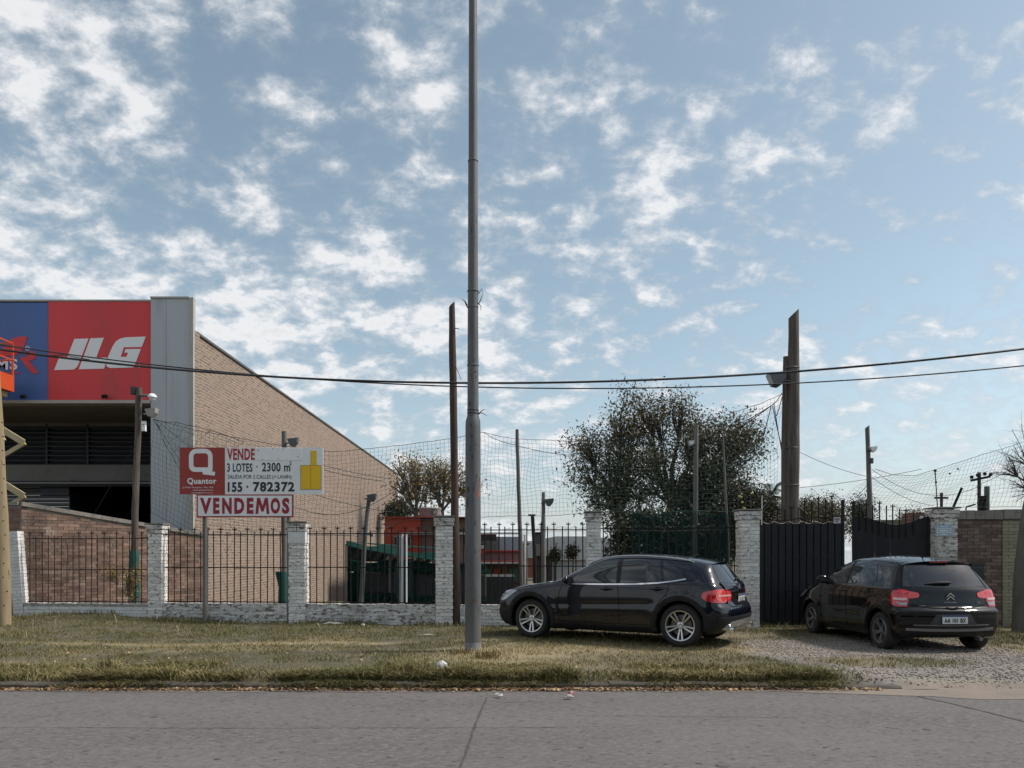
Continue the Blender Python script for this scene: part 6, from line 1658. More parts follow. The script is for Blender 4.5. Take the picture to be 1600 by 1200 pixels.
def surface_nets(f, lo, hi, h):
    n = [int(math.ceil((hi[i] - lo[i]) / h)) + 1 for i in range(3)]
    ax = [lo[i] + np.arange(n[i]) * h for i in range(3)]
    G = np.meshgrid(*ax, indexing='ij'); F_ = f(G[0], G[1], G[2])
    s = F_ < 0
    nx, ny, nz = [k - 1 for k in n]
    corners = [(i, j, k) for i in (0, 1) for j in (0, 1) for k in (0, 1)]
    cnt = np.zeros((nx, ny, nz), np.int8)
    for (i, j, k) in corners: cnt += s[i:i + nx, j:j + ny, k:k + nz]
    act = (cnt > 0) & (cnt < 8); idx = -np.ones((nx, ny, nz), np.int64); ii = np.argwhere(act); idx[act] = np.arange(len(ii))
    acc = np.zeros((len(ii), 3)); c = np.zeros(len(ii))
    for a in range(8):
        for b in range(a + 1, 8):
            ca, cb = np.array(corners[a]), np.array(corners[b])
            if np.abs(ca - cb).sum() != 1: continue
            fa = F_[tuple((ii + ca).T)]; fb = F_[tuple((ii + cb).T)]
            m = (fa < 0) != (fb < 0); t = np.where(m, fa / (fa - fb + 1e-12), 0)
            p = ca + (cb - ca) * t[:, None]; acc += np.where(m[:, None], p, 0); c += m
    V = np.array(lo) + (ii + acc / c[:, None]) * h
    quads = []
    for axd in range(3):
        u, v = (axd + 1) % 3, (axd + 2) % 3
        sl0 = [slice(1, n[q] - 1) for q in range(3)]; sl1 = list(sl0); sl0[axd] = slice(0, n[axd] - 1); sl1[axd] = slice(1, n[axd])
        ch = s[tuple(sl0)] != s[tuple(sl1)]; e = np.argwhere(ch)
        off = np.ones(3, int); off[axd] = 0; e = e + off
        du = np.zeros(3, int); du[u] = 1; dv = np.zeros(3, int); dv[v] = 1
        q = np.stack([idx[tuple((e - du - dv).T)], idx[tuple((e - dv).T)], idx[tuple(e.T)], idx[tuple((e - du).T)]], -1)
        ins = s[tuple(e.T)]; q[~ins] = q[~ins][:, ::-1]; quads.append(q)
    return V, np.concatenate(quads)
def project(f, V, it=4):
    e = .004
    for _ in range(it):
        v = f(V[:, 0], V[:, 1], V[:, 2]); g = np.stack([f(V[:, 0] + (e if k == 0 else 0), V[:, 1] + (e if k == 1 else 0), V[:, 2] + (e if k == 2 else 0)) - f(V[:, 0] - (e if k == 0 else 0), V[:, 1] - (e if k == 1 else 0), V[:, 2] - (e if k == 2 else 0)) for k in range(3)], -1) / (2 * e)
        V = V - np.clip(v / ((g ** 2).sum(1) + 1e-6), -.02, .02)[:, None] * g
    return V

m_navy = mat('navy_paint', (.002, .0034, .009), rough=.3, coat=1.0, spec=.08)
m_blackp = mat('black_paint', (.002, .0023, .003), rough=.3, coat=.85, spec=.05)
m_glass = mat('tinted_glass', (.010, .012, .014), rough=.03, spec=.9)
m_glass2 = mat('side_glass', (.020, .026, .028), rough=.04, spec=.9)
m_clad = mat('black_cladding', (.008, .0085, .010), (.012, .013, .014), scale=9, rough=.6, spec=.3)
m_seam = mat('panel_gap', (.002, .002, .002), rough=.9, spec=.1)
m_chrome = mat('chrome_trim', (.72, .73, .75), rough=.12, metal=1.0)
m_silver = mat('silver_trim', (.42, .43, .44), rough=.3, metal=.8)
m_alloy = mat('alloy', (.50, .51, .52), rough=.28, metal=.85)
m_alloyd = mat('dark_alloy', (.16, .165, .17), (.22, .22, .225), scale=8, rough=.35, metal=.75)
m_tyre = mat('tyre_rubber', (.014, .014, .014), (.030, .028, .025), scale=7, rough=.85, bump=.4, bscale=60)
m_redl = mat('red_lens', (.50, .008, .018), rough=.08, coat=1.0)
m_redl2 = mat('bright_red_lens', (.62, .06, .06), rough=.08, coat=1.0)
m_pink = mat('pale_lens', (.70, .42, .42), rough=.08, coat=1.0)
m_lens = mat('clear_lens', (.30, .32, .34), rough=.08, coat=1.0, metal=.4)
m_plate = mat('plate_white', (.62, .63, .62), rough=.4)
m_plateb = mat('plate_blue', (.05, .08, .20), rough=.4)
m_under = mat('underbody', (.008, .008, .008), rough=.9, spec=.1)

class Car:
    def __init__(c, name, label, loc, heading, side, plan, wz, gh, wheels, wr, paint, crown, hw, nose=.22, tail=.16, roofcrown=.045, kx=.07, h=.022, extra=None, arch=.05):
        c.root = empty(name, loc, heading, label, 'car'); c.paint = paint
        c.side = catmull(side); c.L = c.side[:, 0].max(); c.ref = (wheels[0] + wheels[1]) / 2
        T = Table(c.side); ref = c.ref
        c.wheels = wheels; c.wr = wr; c.hw = hw
        def f(x, y, z, cut=True):
            u = ref - x; ay = np.abs(y); t = ay / hw
            pf = np.clip(1 - u / 1.5, 0, 1) ** 1.3; pr = np.clip(1 - (c.L - u) / 1.1, 0, 1) ** 1.3
            ue = u - nose * t ** 2.6 * pf + tail * t ** 2.6 * pr
            ze = z + roofcrown * (ay / (.62)) ** 2 * np.clip((z - .95) / .25, 0, 1) + .035 * t ** 3 * np.clip((z - .6) / .2, 0, 1)
            s = T(ue, ze)
            w = sm_interp(z, *wz) * np.interp(u, *plan)
            # cabin: tumblehome, narrower to the ends
            tz = np.clip((z - gh[0]) / (gh[1] - gh[0]), 0, 1.3)
            w = w - gh[2] * tz ** 1.15 * 1.0 - np.interp(u, *gh[3]) * np.clip(tz * 1.6, 0, 1)
            r = smax(s, (ay - w) * .93, kx + .05 * np.clip((z - 1.1) / .3, 0, 1))
            if extra is not None: r = extra(r, u, ay, z)
            if cut:
                for wu in wheels:
                    rr = np.hypot(u - wu, (z - wr)); r = np.maximum(r, -np.maximum(rr - (wr + arch), (hw - .30) - ay))
            return r
        c.f = f
        V, Q = surface_nets(f, (ref - c.L - .12, -hw - .1, .05), (ref + .12, hw + .1, c.side[:, 1].max() + .1), h)
        V = project(f, V)
        me = np_mesh('body', V, Q, [paint, m_under], smooth=True)
        # wheel wells and floor in matt black
        cen = V[Q].mean(1); e = cen; u = ref - e[:, 0]; dark = (e[:, 2] < c.side[:, 1].min() + .035)
        for wu in wheels:
            rr = np.hypot(u - wu, e[:, 2] - wr); wloc = f(e[:, 0], e[:, 1], e[:, 2], False)
            dark |= (rr < wr + arch + .02) & (wloc < -.02)
        mi = dark.astype(np.int32); 
        if len(me.polygons) == len(mi): me.polygons.foreach_set('material_index', mi)
        c.body = link('body', me, c.root)
        fs = Q; c.bvh = BVHTree.FromPolygons([tuple(v) for v in V], [tuple(int(i) for i in q) for q in Q])
        # uncut body for projecting arch trim
    def patch(c, name, poly, m, view='L', off=.004, grid=.05, parent=None, mirror=False, thick=None, label=None, smooth=2):
        """outline drawn on a side view (u, z), rear view (y, z), or a diagonal; laid on the body skin with real thickness"""
        ref = c.ref
        if view == 'L': org = lambda a, b: (Vector((ref - a, 2, b)), Vector((0, -1, 0)))
        elif view == 'R': org = lambda a, b: (Vector((ref - a, -2, b)), Vector((0, 1, 0)))
        elif view == 'B': org = lambda a, b: (Vector((ref - c.L - 1, a, b)), Vector((1, 0, 0)))
        elif view == 'F': org = lambda a, b: (Vector((ref + 1, a, b)), Vector((-1, 0, 0)))
        elif view == 'T': org = lambda a, b: (Vector((ref - a, b, 3)), Vector((0, 0, -1)))
        elif view == 'D':      # from the rear left corner, a runs from the side round to the tail (a = distance across the view)
            dirv = Vector((1, -1, 0)).normalized(); rt = Vector((-1, -1, 0)).normalized() * -1
            base = Vector((ref - c.L + .25, c.hw - .25, 0))
            org = lambda a, b: (base - dirv * 2 + Vector((-.7071, -.7071, 0)) * a + Vector((0, 0, b)), dirv)
        bm = bmesh.new(); vs = [bm.verts.new((p[0], p[1], 0)) for p in poly]; bm.faces.new(vs)
        lo = [min(p[k] for p in poly) for k in (0, 1)]; hi = [max(p[k] for p in poly) for k in (0, 1)]
        for k in (0, 1):
            t = lo[k] + grid
            while t < hi[k] - grid * .3:
                no = (1, 0, 0) if k == 0 else (0, 1, 0); co = (t, 0, 0) if k == 0 else (0, t, 0)
                bmesh.ops.bisect_plane(bm, geom=bm.verts[:] + bm.edges[:] + bm.faces[:], plane_co=co, plane_no=no, dist=1e-5); t += grid
        bmesh.ops.triangulate(bm, faces=[f_ for f_ in bm.faces if len(f_.verts) > 4])
        nrm = {}
        for v in bm.verts:
            o, d = org(v.co.x, v.co.y); hit, n_, _, _ = c.bvh.ray_cast(o, d)
            if hit is None: hit, n_, _, _ = c.bvh.find_nearest(o + d * 1.2)
            if n_.dot(d) > 0: n_ = -n_
            nrm[v] = (hit, n_)
        dirn = org(0, 0)[1]
        for v, (hit, n_) in nrm.items(): v.co = hit + n_ * off
        th = thick if thick is not None else off * 1.6
        edges = [e for e in bm.edges if e.is_boundary]
        g = bmesh.ops.extrude_edge_only(bm, edges=edges)
        bm.verts.ensure_lookup_table()
        newv = [q for q in g['geom'] if isinstance(q, bmesh.types.BMVert)]
        for v in newv:
            src = [e.other_vert(v) for e in v.link_edges if e.other_vert(v) in nrm]
            n_ = nrm[src[0]][1] if src else -dirn
            v.co = v.co - n_ * th
        if mirror:
            for v in bm.verts: v.co.y = -v.co.y
        bmesh.ops.recalc_face_normals(bm, faces=bm.faces)
        me = bpy.data.meshes.new(name); bm.to_mesh(me); bm.free(); me.materials.append(m)
        me.polygons.foreach_set('use_smooth', [True] * len(me.polygons)); me.set_sharp_from_angle(angle=R(38))
        # make sure it faces outwards
        o = link(name, me, parent or c.root)
        if label: o['label'] = label
        return o
    def line(c, name, pts, w, m, view='L', off=.002, **k):
        """thin strip along a polyline"""
        pts = [np.array(p, float) for p in pts]; L_, R_ = [], []
        for i, p in enumerate(pts):
            d = pts[min(i + 1, len(pts) - 1)] - pts[max(i - 1, 0)]; d = d / np.linalg.norm(d); n_ = np.array([-d[1], d[0]]) * w / 2
            L_.append(tuple(p + n_)); R_.append(tuple(p - n_))
        return c.patch(name, L_ + R_[::-1], m, view, off, .06, **k)
    def at(c, a, b, view='L'):
        ref = c.ref
        if view == 'L': o, d = Vector((ref - a, 2, b)), Vector((0, -1, 0))
        elif view == 'B': o, d = Vector((ref - c.L - 1, a, b)), Vector((1, 0, 0))
        elif view == 'T': o, d = Vector((ref - a, b, 3)), Vector((0, 0, -1))
        return c.bvh.ray_cast(o, d)[:2]

def wheel(car, u, side, wr, tw, rim_r, style, alloy, steer=0.0):
    y = side * (car.hw - .025 - tw / 2)
    root = link('wheel', None, car.root, (car.ref - u, y, wr), (0, 0, (0 if side > 0 else math.pi) + steer))
    # local +y is the outside
    h = tw / 2
    b = MB(); b.lathe([(rim_r - .005, -h + .01), (rim_r + .02, -h), (wr - .035, -h), (wr - .008, -h + .03), (wr, -h + .06), (wr, h - .06), (wr - .008, h - .03), (wr - .035, h - .002), (rim_r + .03, h + .004), (rim_r + .012, h - .004), (rim_r - .005, h - .012)], 48, 'y')
    t = b.build('tyre', m_tyre, root, smooth=35)
    b = MB(); b.lathe([(wr - .012, h - .035), (wr - .001, h - .055)], 4, 'y')
    b = MB(); b.lathe([(rim_r - .004, -h + .02), (rim_r + .004, h - .010), (rim_r - .004, h + .001), (rim_r - .020, h - .004), (rim_r - .026, h - .03), (rim_r - .03, -h + .04)], 48, 'y')
    b.lathe([(.001, h - .022), (.030, h - .020), (.034, h - .028), (.055, h - .032), (.062, h - .05), (.060, -h + .06)], 24, 'y')
    n = style[1]
    for k in range(n):
        a0 = 2 * math.pi * k / n + math.pi / 2 * (-1)
        if style[0] == 'twin':
            offs = ((-.16, -.055, .019, .028), (.16, .055, .019, .028))
            for (ao, ai, wi, wo) in offs:
                vs = []
                for (rr, yy, ww, aa) in ((.052, h - .036, wi, ai * 6), (rim_r * .55, h - .024, (wi + wo) / 2, ao * .95 * 1.05), (rim_r - .012, h - .010, wo, ao)):
                    pass
                pr = []
                for tt in (0, .5, 1):
                    rr = .045 + (rim_r - .012 - .045) * tt; aa = a0 + (ai / .25 * .35) * (1 - tt) + ao * 1.0 * tt ** .8 + (ai * 2) * (1 - tt); ww = wi + (wo - wi) * tt; yy = h - .038 + .028 * tt
                    ca, sa = math.cos(aa), math.sin(aa); tx, tz = -sa, ca
                    for s_ in (-1, 1):
                        pr.append((rr * ca + tx * ww * s_ / 2, yy, rr * sa + tz * ww * s_ / 2)); pr.append((rr * ca + tx * ww * s_ * .75, yy - .035, rr * sa + tz * ww * s_ * .75))
                fs = []
                for q in range(2):
                    o = q * 4; fs += [(o, o + 4, o + 6, o + 2), (o + 1, o + 3, o + 7, o + 5), (o, o + 1, o + 5, o + 4), (o + 2, o + 6, o + 7, o + 3)]
                b.add(pr, fs)
        else:
            for s0 in (-1, 1):
                pr = []
                for tt in (0, .5, 1):
                    rr = .045 + (rim_r - .012 - .045) * tt; aa = a0 + s0 * .20 * tt ** 1.5; ww = .038 - .012 * tt; yy = h - .036 + .026 * tt
                    ca, sa = math.cos(aa), math.sin(aa); tx, tz = -sa, ca
                    for s_ in (-1, 1):
                        pr.append((rr * ca + tx * ww * s_ / 2, yy, rr * sa + tz * ww * s_ / 2)); pr.append((rr * ca + tx * ww * s_ * .7, yy - .03, rr * sa + tz * ww * s_ * .7))
                fs = []
                for q in range(2):
                    o = q * 4; fs += [(o, o + 4, o + 6, o + 2), (o + 1, o + 3, o + 7, o + 5), (o, o + 1, o + 5, o + 4), (o + 2, o + 6, o + 7, o + 3)]
                b.add(pr, fs)
    for k in range(5):
        a = 2 * math.pi * (k + .5) / 5 - math.pi / 2; b.lathe([(.008, 0), (.008, .006), (.001, .008)], 6, 'y', (.046 * math.cos(a), h - .032, .046 * math.sin(a)))
    b.build('rim', alloy, root, smooth=30)
    b = MB(); b.lathe([(.001, h - .085), (rim_r - .075, h - .085), (rim_r - .075, h - .11), (.001, h - .11)], 32, 'y'); b.build('brake_disc', mat('brake_steel', (.12, .115, .11), rough=.5, metal=.6), root, smooth=30)
    b = MB(); b.lathe([(.001, -h + .05), (rim_r - .01, -h + .05), (rim_r - .01, -h + .03)], 24, 'y'); b.build('hub_back', m_under, root)
    return root

# ---------------------------------------------------------------- navy crossover
gw = [(.0, .12, 1), ] 
side = [(.16, .235), (.03, .36), (.0, .52), (.035, .68), (.12, .80), (.45, .905), (.95, .985), (1.28, 1.035), (1.62, 1.215), (1.98, 1.385), (2.30, 1.462), (2.75, 1.485), (3.25, 1.462), (3.72, 1.408), (3.97, 1.355, 1),
        (4.02, 1.315, 1), (4.20, 1.08), (4.275, .985), (4.30, .90), (4.315, .74), (4.40, .63), (4.415, .50), (4.36, .36), (4.22, .255), (3.9, .225), (3.0, .20), (1.5, .20), (.6, .21)]
wzg = ([.15, .25, .40, .60, .80, .92, .99, 1.03, 1.6], [.845, .868, .892, .902, .898, .886, .868, .855, .855])
plan = ([0, .25, .6, 1.2, 3.2, 3.9, 4.2, 4.42], [.93, .965, .99, 1.0, 1.0, .985, .955, .93])
gh = (.985, 1.45, .235, ([1.2, 2.0, 3.0, 3.7, 4.2], [.0, .0, .0, .05, .11]))
def gla_extra(r, u, ay, z):
    # arch swellings and two pressed lines along the doors
    for wu in (.885, 3.585):
        rr = np.hypot(u - wu, z - .345)
        r = r - .020 * np.exp(-((rr - .44) / .10) ** 2) * (ay > .6)
    r = r + .010 * np.exp(-((z - (.62 + (u - 1.4) * .03)) / .05) ** 2) * np.clip((u - 1.1) / .3, 0, 1) * np.clip((3.3 - u) / .3, 0, 1) * (ay > .6)
    return r
FW = P(833, 968, 13.6); RW = P(1066, 978, 12.2)
hd = Vector((FW.x - RW.x, FW.y - RW.y)); hang = math.atan2(hd.y, hd.x)
left = Vector((-math.sin(hang), math.cos(hang)))            # towards the car's left = towards the viewer
mid = Vector(((FW.x + RW.x) / 2, (FW.y + RW.y) / 2)) - left * (.902 - .12)
gla = Car('crossover_car', 'dark navy crossover car parked broadside on the grass with silver roof rails', (mid.x, mid.y, 0.055), hang, side, plan, wzg, gh, (.885, 3.585), .345, m_navy, 0, .902, extra=gla_extra, nose=.30, tail=.30, kx=.095, arch=.055)
G = gla
for u in (.885, 3.585):
    for s in (1, -1): wheel(G, u, s, .345, .235, .245, ('twin', 5), m_alloy)
# glazing on both sides
fw = catmull([(1.56, .985, 1), (1.80, 1.145), (2.10, 1.300), (2.36, 1.372), (2.44, 1.385, 1), (2.49, .998, 1)], 6)
rw_ = catmull([(2.57, 1.00, 1), (2.54, 1.392, 1), (2.95, 1.388), (3.18, 1.365, 1), (3.26, 1.035, 1)], 6)
qw = catmull([(3.31, 1.04, 1), (3.235, 1.350, 1), (3.42, 1.285), (3.56, 1.19), (3.63, 1.085, 1)], 6)
for v, mir in (('L', False), ('L', True)):
    G.patch('window', fw, m_glass2, v, .004, mirror=mir); G.patch('window', rw_, m_glass, v, .004, mirror=mir); G.patch('window', qw, m_glass, v, .004, mirror=mir)
    G.patch('pillar_trim', [(2.455, 1.387), (2.525, 1.394), (2.553, 1.0), (2.505, .998)], m_clad, v, .003, mirror=mir)
    G.line('beltline_trim', [(1.60, .968), (2.2, .972), (2.8, .984), (3.2, 1.008), (3.45, 1.04), (3.66, 1.078)], .022, m_chrome, v, .009, mirror=mir)
    G.line('panel_gap', [(1.50, .955), (1.45, .80), (1.42, .55), (1.44, .34)], .009, m_seam, v, mirror=mir)
    G.line('panel_gap', [(2.53, .975), (2.55, .80), (2.56, .5), (2.56, .33)], .009, m_seam, v, mirror=mir)
    G.line('panel_gap', [(3.40, .99), (3.38, .84), (3.26, .73), (3.17, .58), (3.14, .40), (3.12, .33)], .009, m_seam, v, mirror=mir)
    G.line('panel_gap', [(1.44, .335), (2.2, .325), (3.12, .335)], .009, m_seam, v, mirror=mir)
    G.patch('sill_cladding', [(1.32, .205), (3.14, .205), (3.13, .295), (1.33, .295)], m_clad, v, .014, mirror=mir)
    for (u, a0, a1) in ((.885, -18, 196), (3.585, -14, 198)):
        ro, ri = .478, .402; pts = []
        for k in range(25):
            a = R(a0 + (a1 - a0) * k / 24); pts.append((u - ro * math.cos(a), .345 + ro * math.sin(a)))
        for k in range(24, -1, -1):
            a = R(a0 + (a1 - a0) * k / 24); pts.append((u - ri * math.cos(a), .345 + ri * math.sin(a)))
        pts = [(max(.03, min(4.39, a)), max(.21, b)) for a, b in pts]
        G.patch('wheel_arch_trim', pts, m_clad, v, .012, mirror=mir)
    for (u0, u1, z0) in ((2.22, 2.44, .895), (3.10, 3.32, .915)):
        hit, nn = G.at((u0 + u1) / 2, z0); sgn = -1 if mir else 1
        b = MB(); b.tube([(G.ref - u0, hit.y * sgn + .0 * sgn, z0), (G.ref - u0 - .03, (hit.y + .032) * sgn, z0 + .005), (G.ref - u1 + .03, (hit.y + .032) * sgn, z0 + .008), (G.ref - u1, hit.y * sgn, z0 + .004)], [.012, .014, .014, .012], 8)
        b.build('door_handle', m_navy, G.root, smooth=60)
        G.patch('handle_recess', catmull([(u0 + .02, z0), ((u0 + u1) / 2, z0 + .03), (u1 - .02, z0), ((u0 + u1) / 2, z0 - .03)], 5), m_seam, v, .0015, mirror=mir)
    # roof rails
    sgn = -1 if mir else 1; b = MB(); pts = []
    for u in np.linspace(1.85, 3.72, 22):
        yy = .575 - .03 * max(0, (u - 3.1)); hit, nn = G.at(u, yy, 'T'); e = .028 * math.sin(math.pi * min(1, max(0, (u - 1.85) / 1.87))) ** .35
        pts.append((G.ref - u, yy * sgn, hit.z + .004 + e))
    b.tube(pts, [.010] + [.014] * 20 + [.008], 8); b.build('roof_rail', m_silver, G.root, smooth=60)
# door mirrors
def mirror_part(C, u, z, y, m, s):
    b = bmesh.new(); bmesh.ops.create_icosphere(b, subdivisions=3, radius=1)
    for v in b.verts:
        x_, y_, z_ = v.co; v.co = Vector((x_ * .085 * (1.0 if x_ > 0 else .55), y_ * .115, z_ * .075 * (1 - .12 * y_)))
    me = bpy.data.meshes.new('mirror'); b.to_mesh(me); b.free(); me.materials.append(m); me.polygons.foreach_set('use_smooth', [True] * len(me.polygons))
    o = link('mirror', me, C.root, (C.ref - u, s * (y + .12), z + .055))
    bb = MB(); bb.tube([(0.0, -s * .14, -.06), (.0, -s * .04, -.03)], [.028, .022], 8); bb.build('stem', m_clad, o)
    bb = MB(); bb.box((-.047, 0, 0), (.006, .17, .10)); bb.build('mirror_glass', m_glass, o)
for s in (1, -1): mirror_part(G, 1.62, .985, .80, m_navy, s)
# windscreen, rear screen
G.patch('windscreen', catmull([(-.64, 1.07, 1), (-.50, 1.36), (0, 1.41), (.50, 1.36), (.64, 1.07, 1), (0, 1.05)], 6), m_glass, 'F', .003)
G.patch('rear_screen', catmull([(-.60, 1.03, 1), (-.50, 1.235), (-.46, 1.295, 1), (0, 1.315), (.46, 1.295, 1), (.50, 1.235), (.60, 1.03, 1), (0, 1.00)], 6), m_glass, 'B', .004)
# spoiler lip above the rear screen
b = MB(); pts_t = []
n = 14; vs = []
for k in range(n + 1):
    y = -.56 + 1.12 * k / n; hit, nn = G.at(3.80, y, 'T'); z = hit.z
    e = 4.02 + .03 - .13 * (abs(y) / .56) ** 2.2
    vs += [(G.ref - 3.66, y, z + .012), (G.ref - e, y, z - .045), (G.ref - e + .01, y, z - .072), (G.ref - 3.80, y, z - .05)]
fs = [(4 * k + j, 4 * k + (j + 1) % 4, 4 * k + 4 + (j + 1) % 4, 4 * k + 4 + j) for k in range(n) for j in range(4)] + [(0, 1, 2, 3), (4 * n + 3, 4 * n + 2, 4 * n + 1, 4 * n)]
b.add(vs, fs); b.build('spoiler', m_navy, G.root, smooth=40)
# tail lamps wrap round the corner
def tl(C, name, poly, m, off, both=True, view='D', parent=None):
    r = [C.patch(name, poly, m, view, off)]
    if both: r.append(C.patch(name, poly, m, view, off, mirror=True))
    return r
tl(G, 'tail_lamp', catmull([(-.30, .875), (-.33, .81), (-.26, .745), (-.05, .715), (.17, .735), (.235, .80), (.22, .87), (.12, .915), (-.12, .925)], 6), m_redl, .010)
tl(G, 'lamp_lens', catmull([(-.13, .87), (-.14, .80), (-.08, .745), (.10, .745), (.205, .79), (.205, .855), (.12, .895), (-.06, .90)], 6), m_redl2, .016)
tl(G, 'lamp_bar', [(-.10, .815), (.20, .815), (.20, .84), (-.10, .838)], m_pink, .019)
G.line('panel_gap', [(.64, 1.02), (.60, .93), (.56, .78), (.60, .70)], .008, m_seam, 'B', .018, mirror=True); G.line('panel_gap', [(.64, 1.02), (.60, .93), (.56, .78), (.60, .70)], .008, m_seam, 'B', .018)
G.line('panel_gap', [(-.60, .70), (-.52, .655), (0, .645), (.52, .655), (.60, .70)], .009, m_seam, 'B', .003)
G.patch('plate_recess', catmull([(-.40, .665, 1), (-.42, .80), (-.36, .875, 1), (.36, .875, 1), (.42, .80), (.40, .665, 1)], 4), m_seam, 'B', .004)
G.line('tailgate_trim', [(-.46, .885), (-.2, .893), (0, .895), (.2, .893), (.46, .885)], .024, m_chrome, 'B', .018)
hit, nn = G.at(0, .78, 'B')
pl = MB().box((0, 0, 0), (.010, .40, .13)).build('number_plate', m_plate, G.root, (hit.x - .022, 0, .770), (0, R(-4), 0))
b = MB(); b.box((-.006, 0, .052), (.003, .40, .028)); b.build('blue_band', m_plateb, pl)
def text_on(C, txt, w, h, m, loc, parent, bold=.02):
    # text faces the car's tail (-x); reading direction runs towards -y
    o = link('lettering', text_mesh(txt, w, h, m, 'lettering', .003, bold), parent, loc, (0, 0, R(-90))); return o
text_on(G, 'AB 120 ZM', .34, .065, m_sblack, (-.0055, .17, -.045), pl) if False else None
b = MB()
for k, y in enumerate((.15, .10, .03, -.015, -.06, -.12, -.165)): b.box((-.006, y + .0, -.012), (.003, .026, .06))
b.build('characters', mat('plate_grey', (.16, .17, .18), rough=.6), pl)
# emblem: ring with three spokes
hit, nn = G.at(0, .94, 'B'); b = MB()
b.lathe([(.048, -.004), (.054, -.004), (.054, .004), (.048, .004)], 28, 'x', (0, 0, 0), close=True)
for k in range(3):
    a = R(90 + 120 * k); b.beam((0, 0, 0), (0, .05 * math.cos(a), .05 * math.sin(a)), .008, .006)
b.build('emblem', m_chrome, G.root, (hit.x - .010, 0, .945))
# rear wiper
hit, nn = G.at(.02, 1.05, 'B'); h2_, n2_ = G.at(-.36, 1.10, 'B')
b = MB(); b.tube([hit + nn * .02, hit.lerp(h2_, .5) + nn * .035, h2_ + n2_ * .02], [.016, .010, .005], 6); b.build('wiper', m_clad, G.root)
# rear bumper: black lower, silver skid, exhaust tips
G.patch('bumper_cladding', catmull([(-.86, .30), (-.86, .47), (-.5, .50), (0, .51), (.5, .50), (.86, .47), (.86, .30), (.5, .235), (0, .225), (-.5, .235)], 4), m_clad, 'B', .012)
tl(G, 'bumper_cladding', [(-.62, .225), (-.62, .38), (-.40, .42), (-.15, .47), (.15, .50), (.15, .25)], m_clad, .013)
G.patch('skid_plate', catmull([(-.72, .315, 1), (-.60, .405), (-.40, .435), (0, .445), (.40, .435), (.60, .405), (.72, .315, 1), (.50, .285), (0, .28), (-.50, .285)], 5), m_silver, 'B', .022)
G.patch('diffuser', catmull([(-.40, .295), (-.36, .36), (0, .37), (.36, .36), (.40, .295), (0, .285)], 4), m_alloyd, 'B', .026)
for s in (1, -1):
    b = MB(); b.lathe([(.036, 0), (.045, 0), (.047, .06), (.036, .06)], 20, 'x', (0, 0, 0), close=True); b.build('exhaust_tip', m_chrome, G.root, (G.ref - G.L + .06, s * .56, .30), None, smooth=40)
G.line('side_reflector', [(-.62, .50), (-.40, .52)], .02, m_redl, 'B', .010)
# front: headlamp, grille, bumper intake
hl = catmull([(.16, .755, 1), (.20, .66), (.34, .66), (.50, .76), (.62, .835, 1), (.40, .83)], 5)
G.patch('headlamp', hl, m_lens, 'L', .006); G.patch('headlamp', hl, m_lens, 'L', .006, mirror=True)
G.patch('grille', catmull([(-.36, .50), (-.42, .66), (-.30, .74), (.30, .74), (.42, .66), (.36, .50)], 4), m_clad, 'F', .008)
G.patch('front_cladding', catmull([(-.84, .25), (-.84, .40), (0, .44), (.84, .40), (.84, .25)], 4), m_clad, 'F', .012)
G.patch('front_cladding', [(.06, .24), (.04, .42), (.18, .50), (.40, .44), (.42, .30), (.40, .24)], m_clad, 'L', .010)
G.line('bonnet_gap', [(.40, .845), (.8, .915), (1.2, .975), (1.45, 1.005)], .008, m_seam, 'L', .002)
b = MB(); b.add([(.0, -.02, 0), (.0, .02, 0), (-.12, 0, .0), (-.14, 0, .055), (-.05, 0, .03)], [(0, 2, 3, 4), (1, 4, 3, 2), (0, 4, 1)]); hit, _ = G.at(3.55, 0, 'T'); b.build('roof_aerial', m_navy, G.root, (G.ref - 3.5, 0, hit.z - .005), fix=False)
# rear glass side strip (D pillar spoiler)
# ---------------------------------------------------------------- black hatchback
side2 = [(.14, .20), (.02, .33), (.0, .50), (.04, .66), (.16, .79), (.45, .90), (.85, .985), (1.05, 1.04), (1.35, 1.22), (1.68, 1.395), (2.0, 1.482), (2.40, 1.518), (2.85, 1.510), (3.22, 1.480), (3.44, 1.440), (3.50, 1.405, 1),
         (3.62, 1.25), (3.74, 1.06), (3.80, .965), (3.83, .86), (3.855, .74), (3.925, .66), (3.94, .50), (3.90, .35), (3.80, .255), (3.5, .215), (2.6, .19), (1.2, .19), (.5, .19)]
wzc = ([.15, .22, .40, .60, .80, .92, 1.0, 1.05, 1.6], [.80, .825, .852, .864, .862, .852, .838, .828, .828])
planc = ([0, .25, .6, 1.2, 2.9, 3.4, 3.75, 3.94], [.91, .95, .985, 1.0, 1.0, .99, .96, .93])
ghc = (1.0, 1.48, .205, ([1.0, 1.8, 2.6, 3.2, 3.8], [.0, .0, .0, .035, .075]))
def c3_extra(r, u, ay, z):
    for wu in (.83, 3.296):
        rr = np.hypot(u - wu, z - .31); r = r - .022 * np.exp(-((rr - .40) / .10) ** 2) * (ay > .6)
    r = r + .008 * np.exp(-((z - .50) / .06) ** 2) * np.clip((u - 1.2) / .3, 0, 1) * np.clip((2.8 - u) / .3, 0, 1) * (ay > .6)
    r = r - .016 * np.exp(-((z - .655) / .03) ** 2) * np.clip((u - 3.6) / .15, 0, 1)
    return r
RL = P(1379, 988, 12.45); FL = P(1274, 962, 14.86)
hd = Vector((FL.x - RL.x, FL.y - RL.y)); hang2 = math.atan2(hd.y, hd.x); left = Vector((-math.sin(hang2), math.cos(hang2)))
mid = Vector(((RL.x + FL.x) / 2, (RL.y + FL.y) / 2)) - left * (.864 - .10)
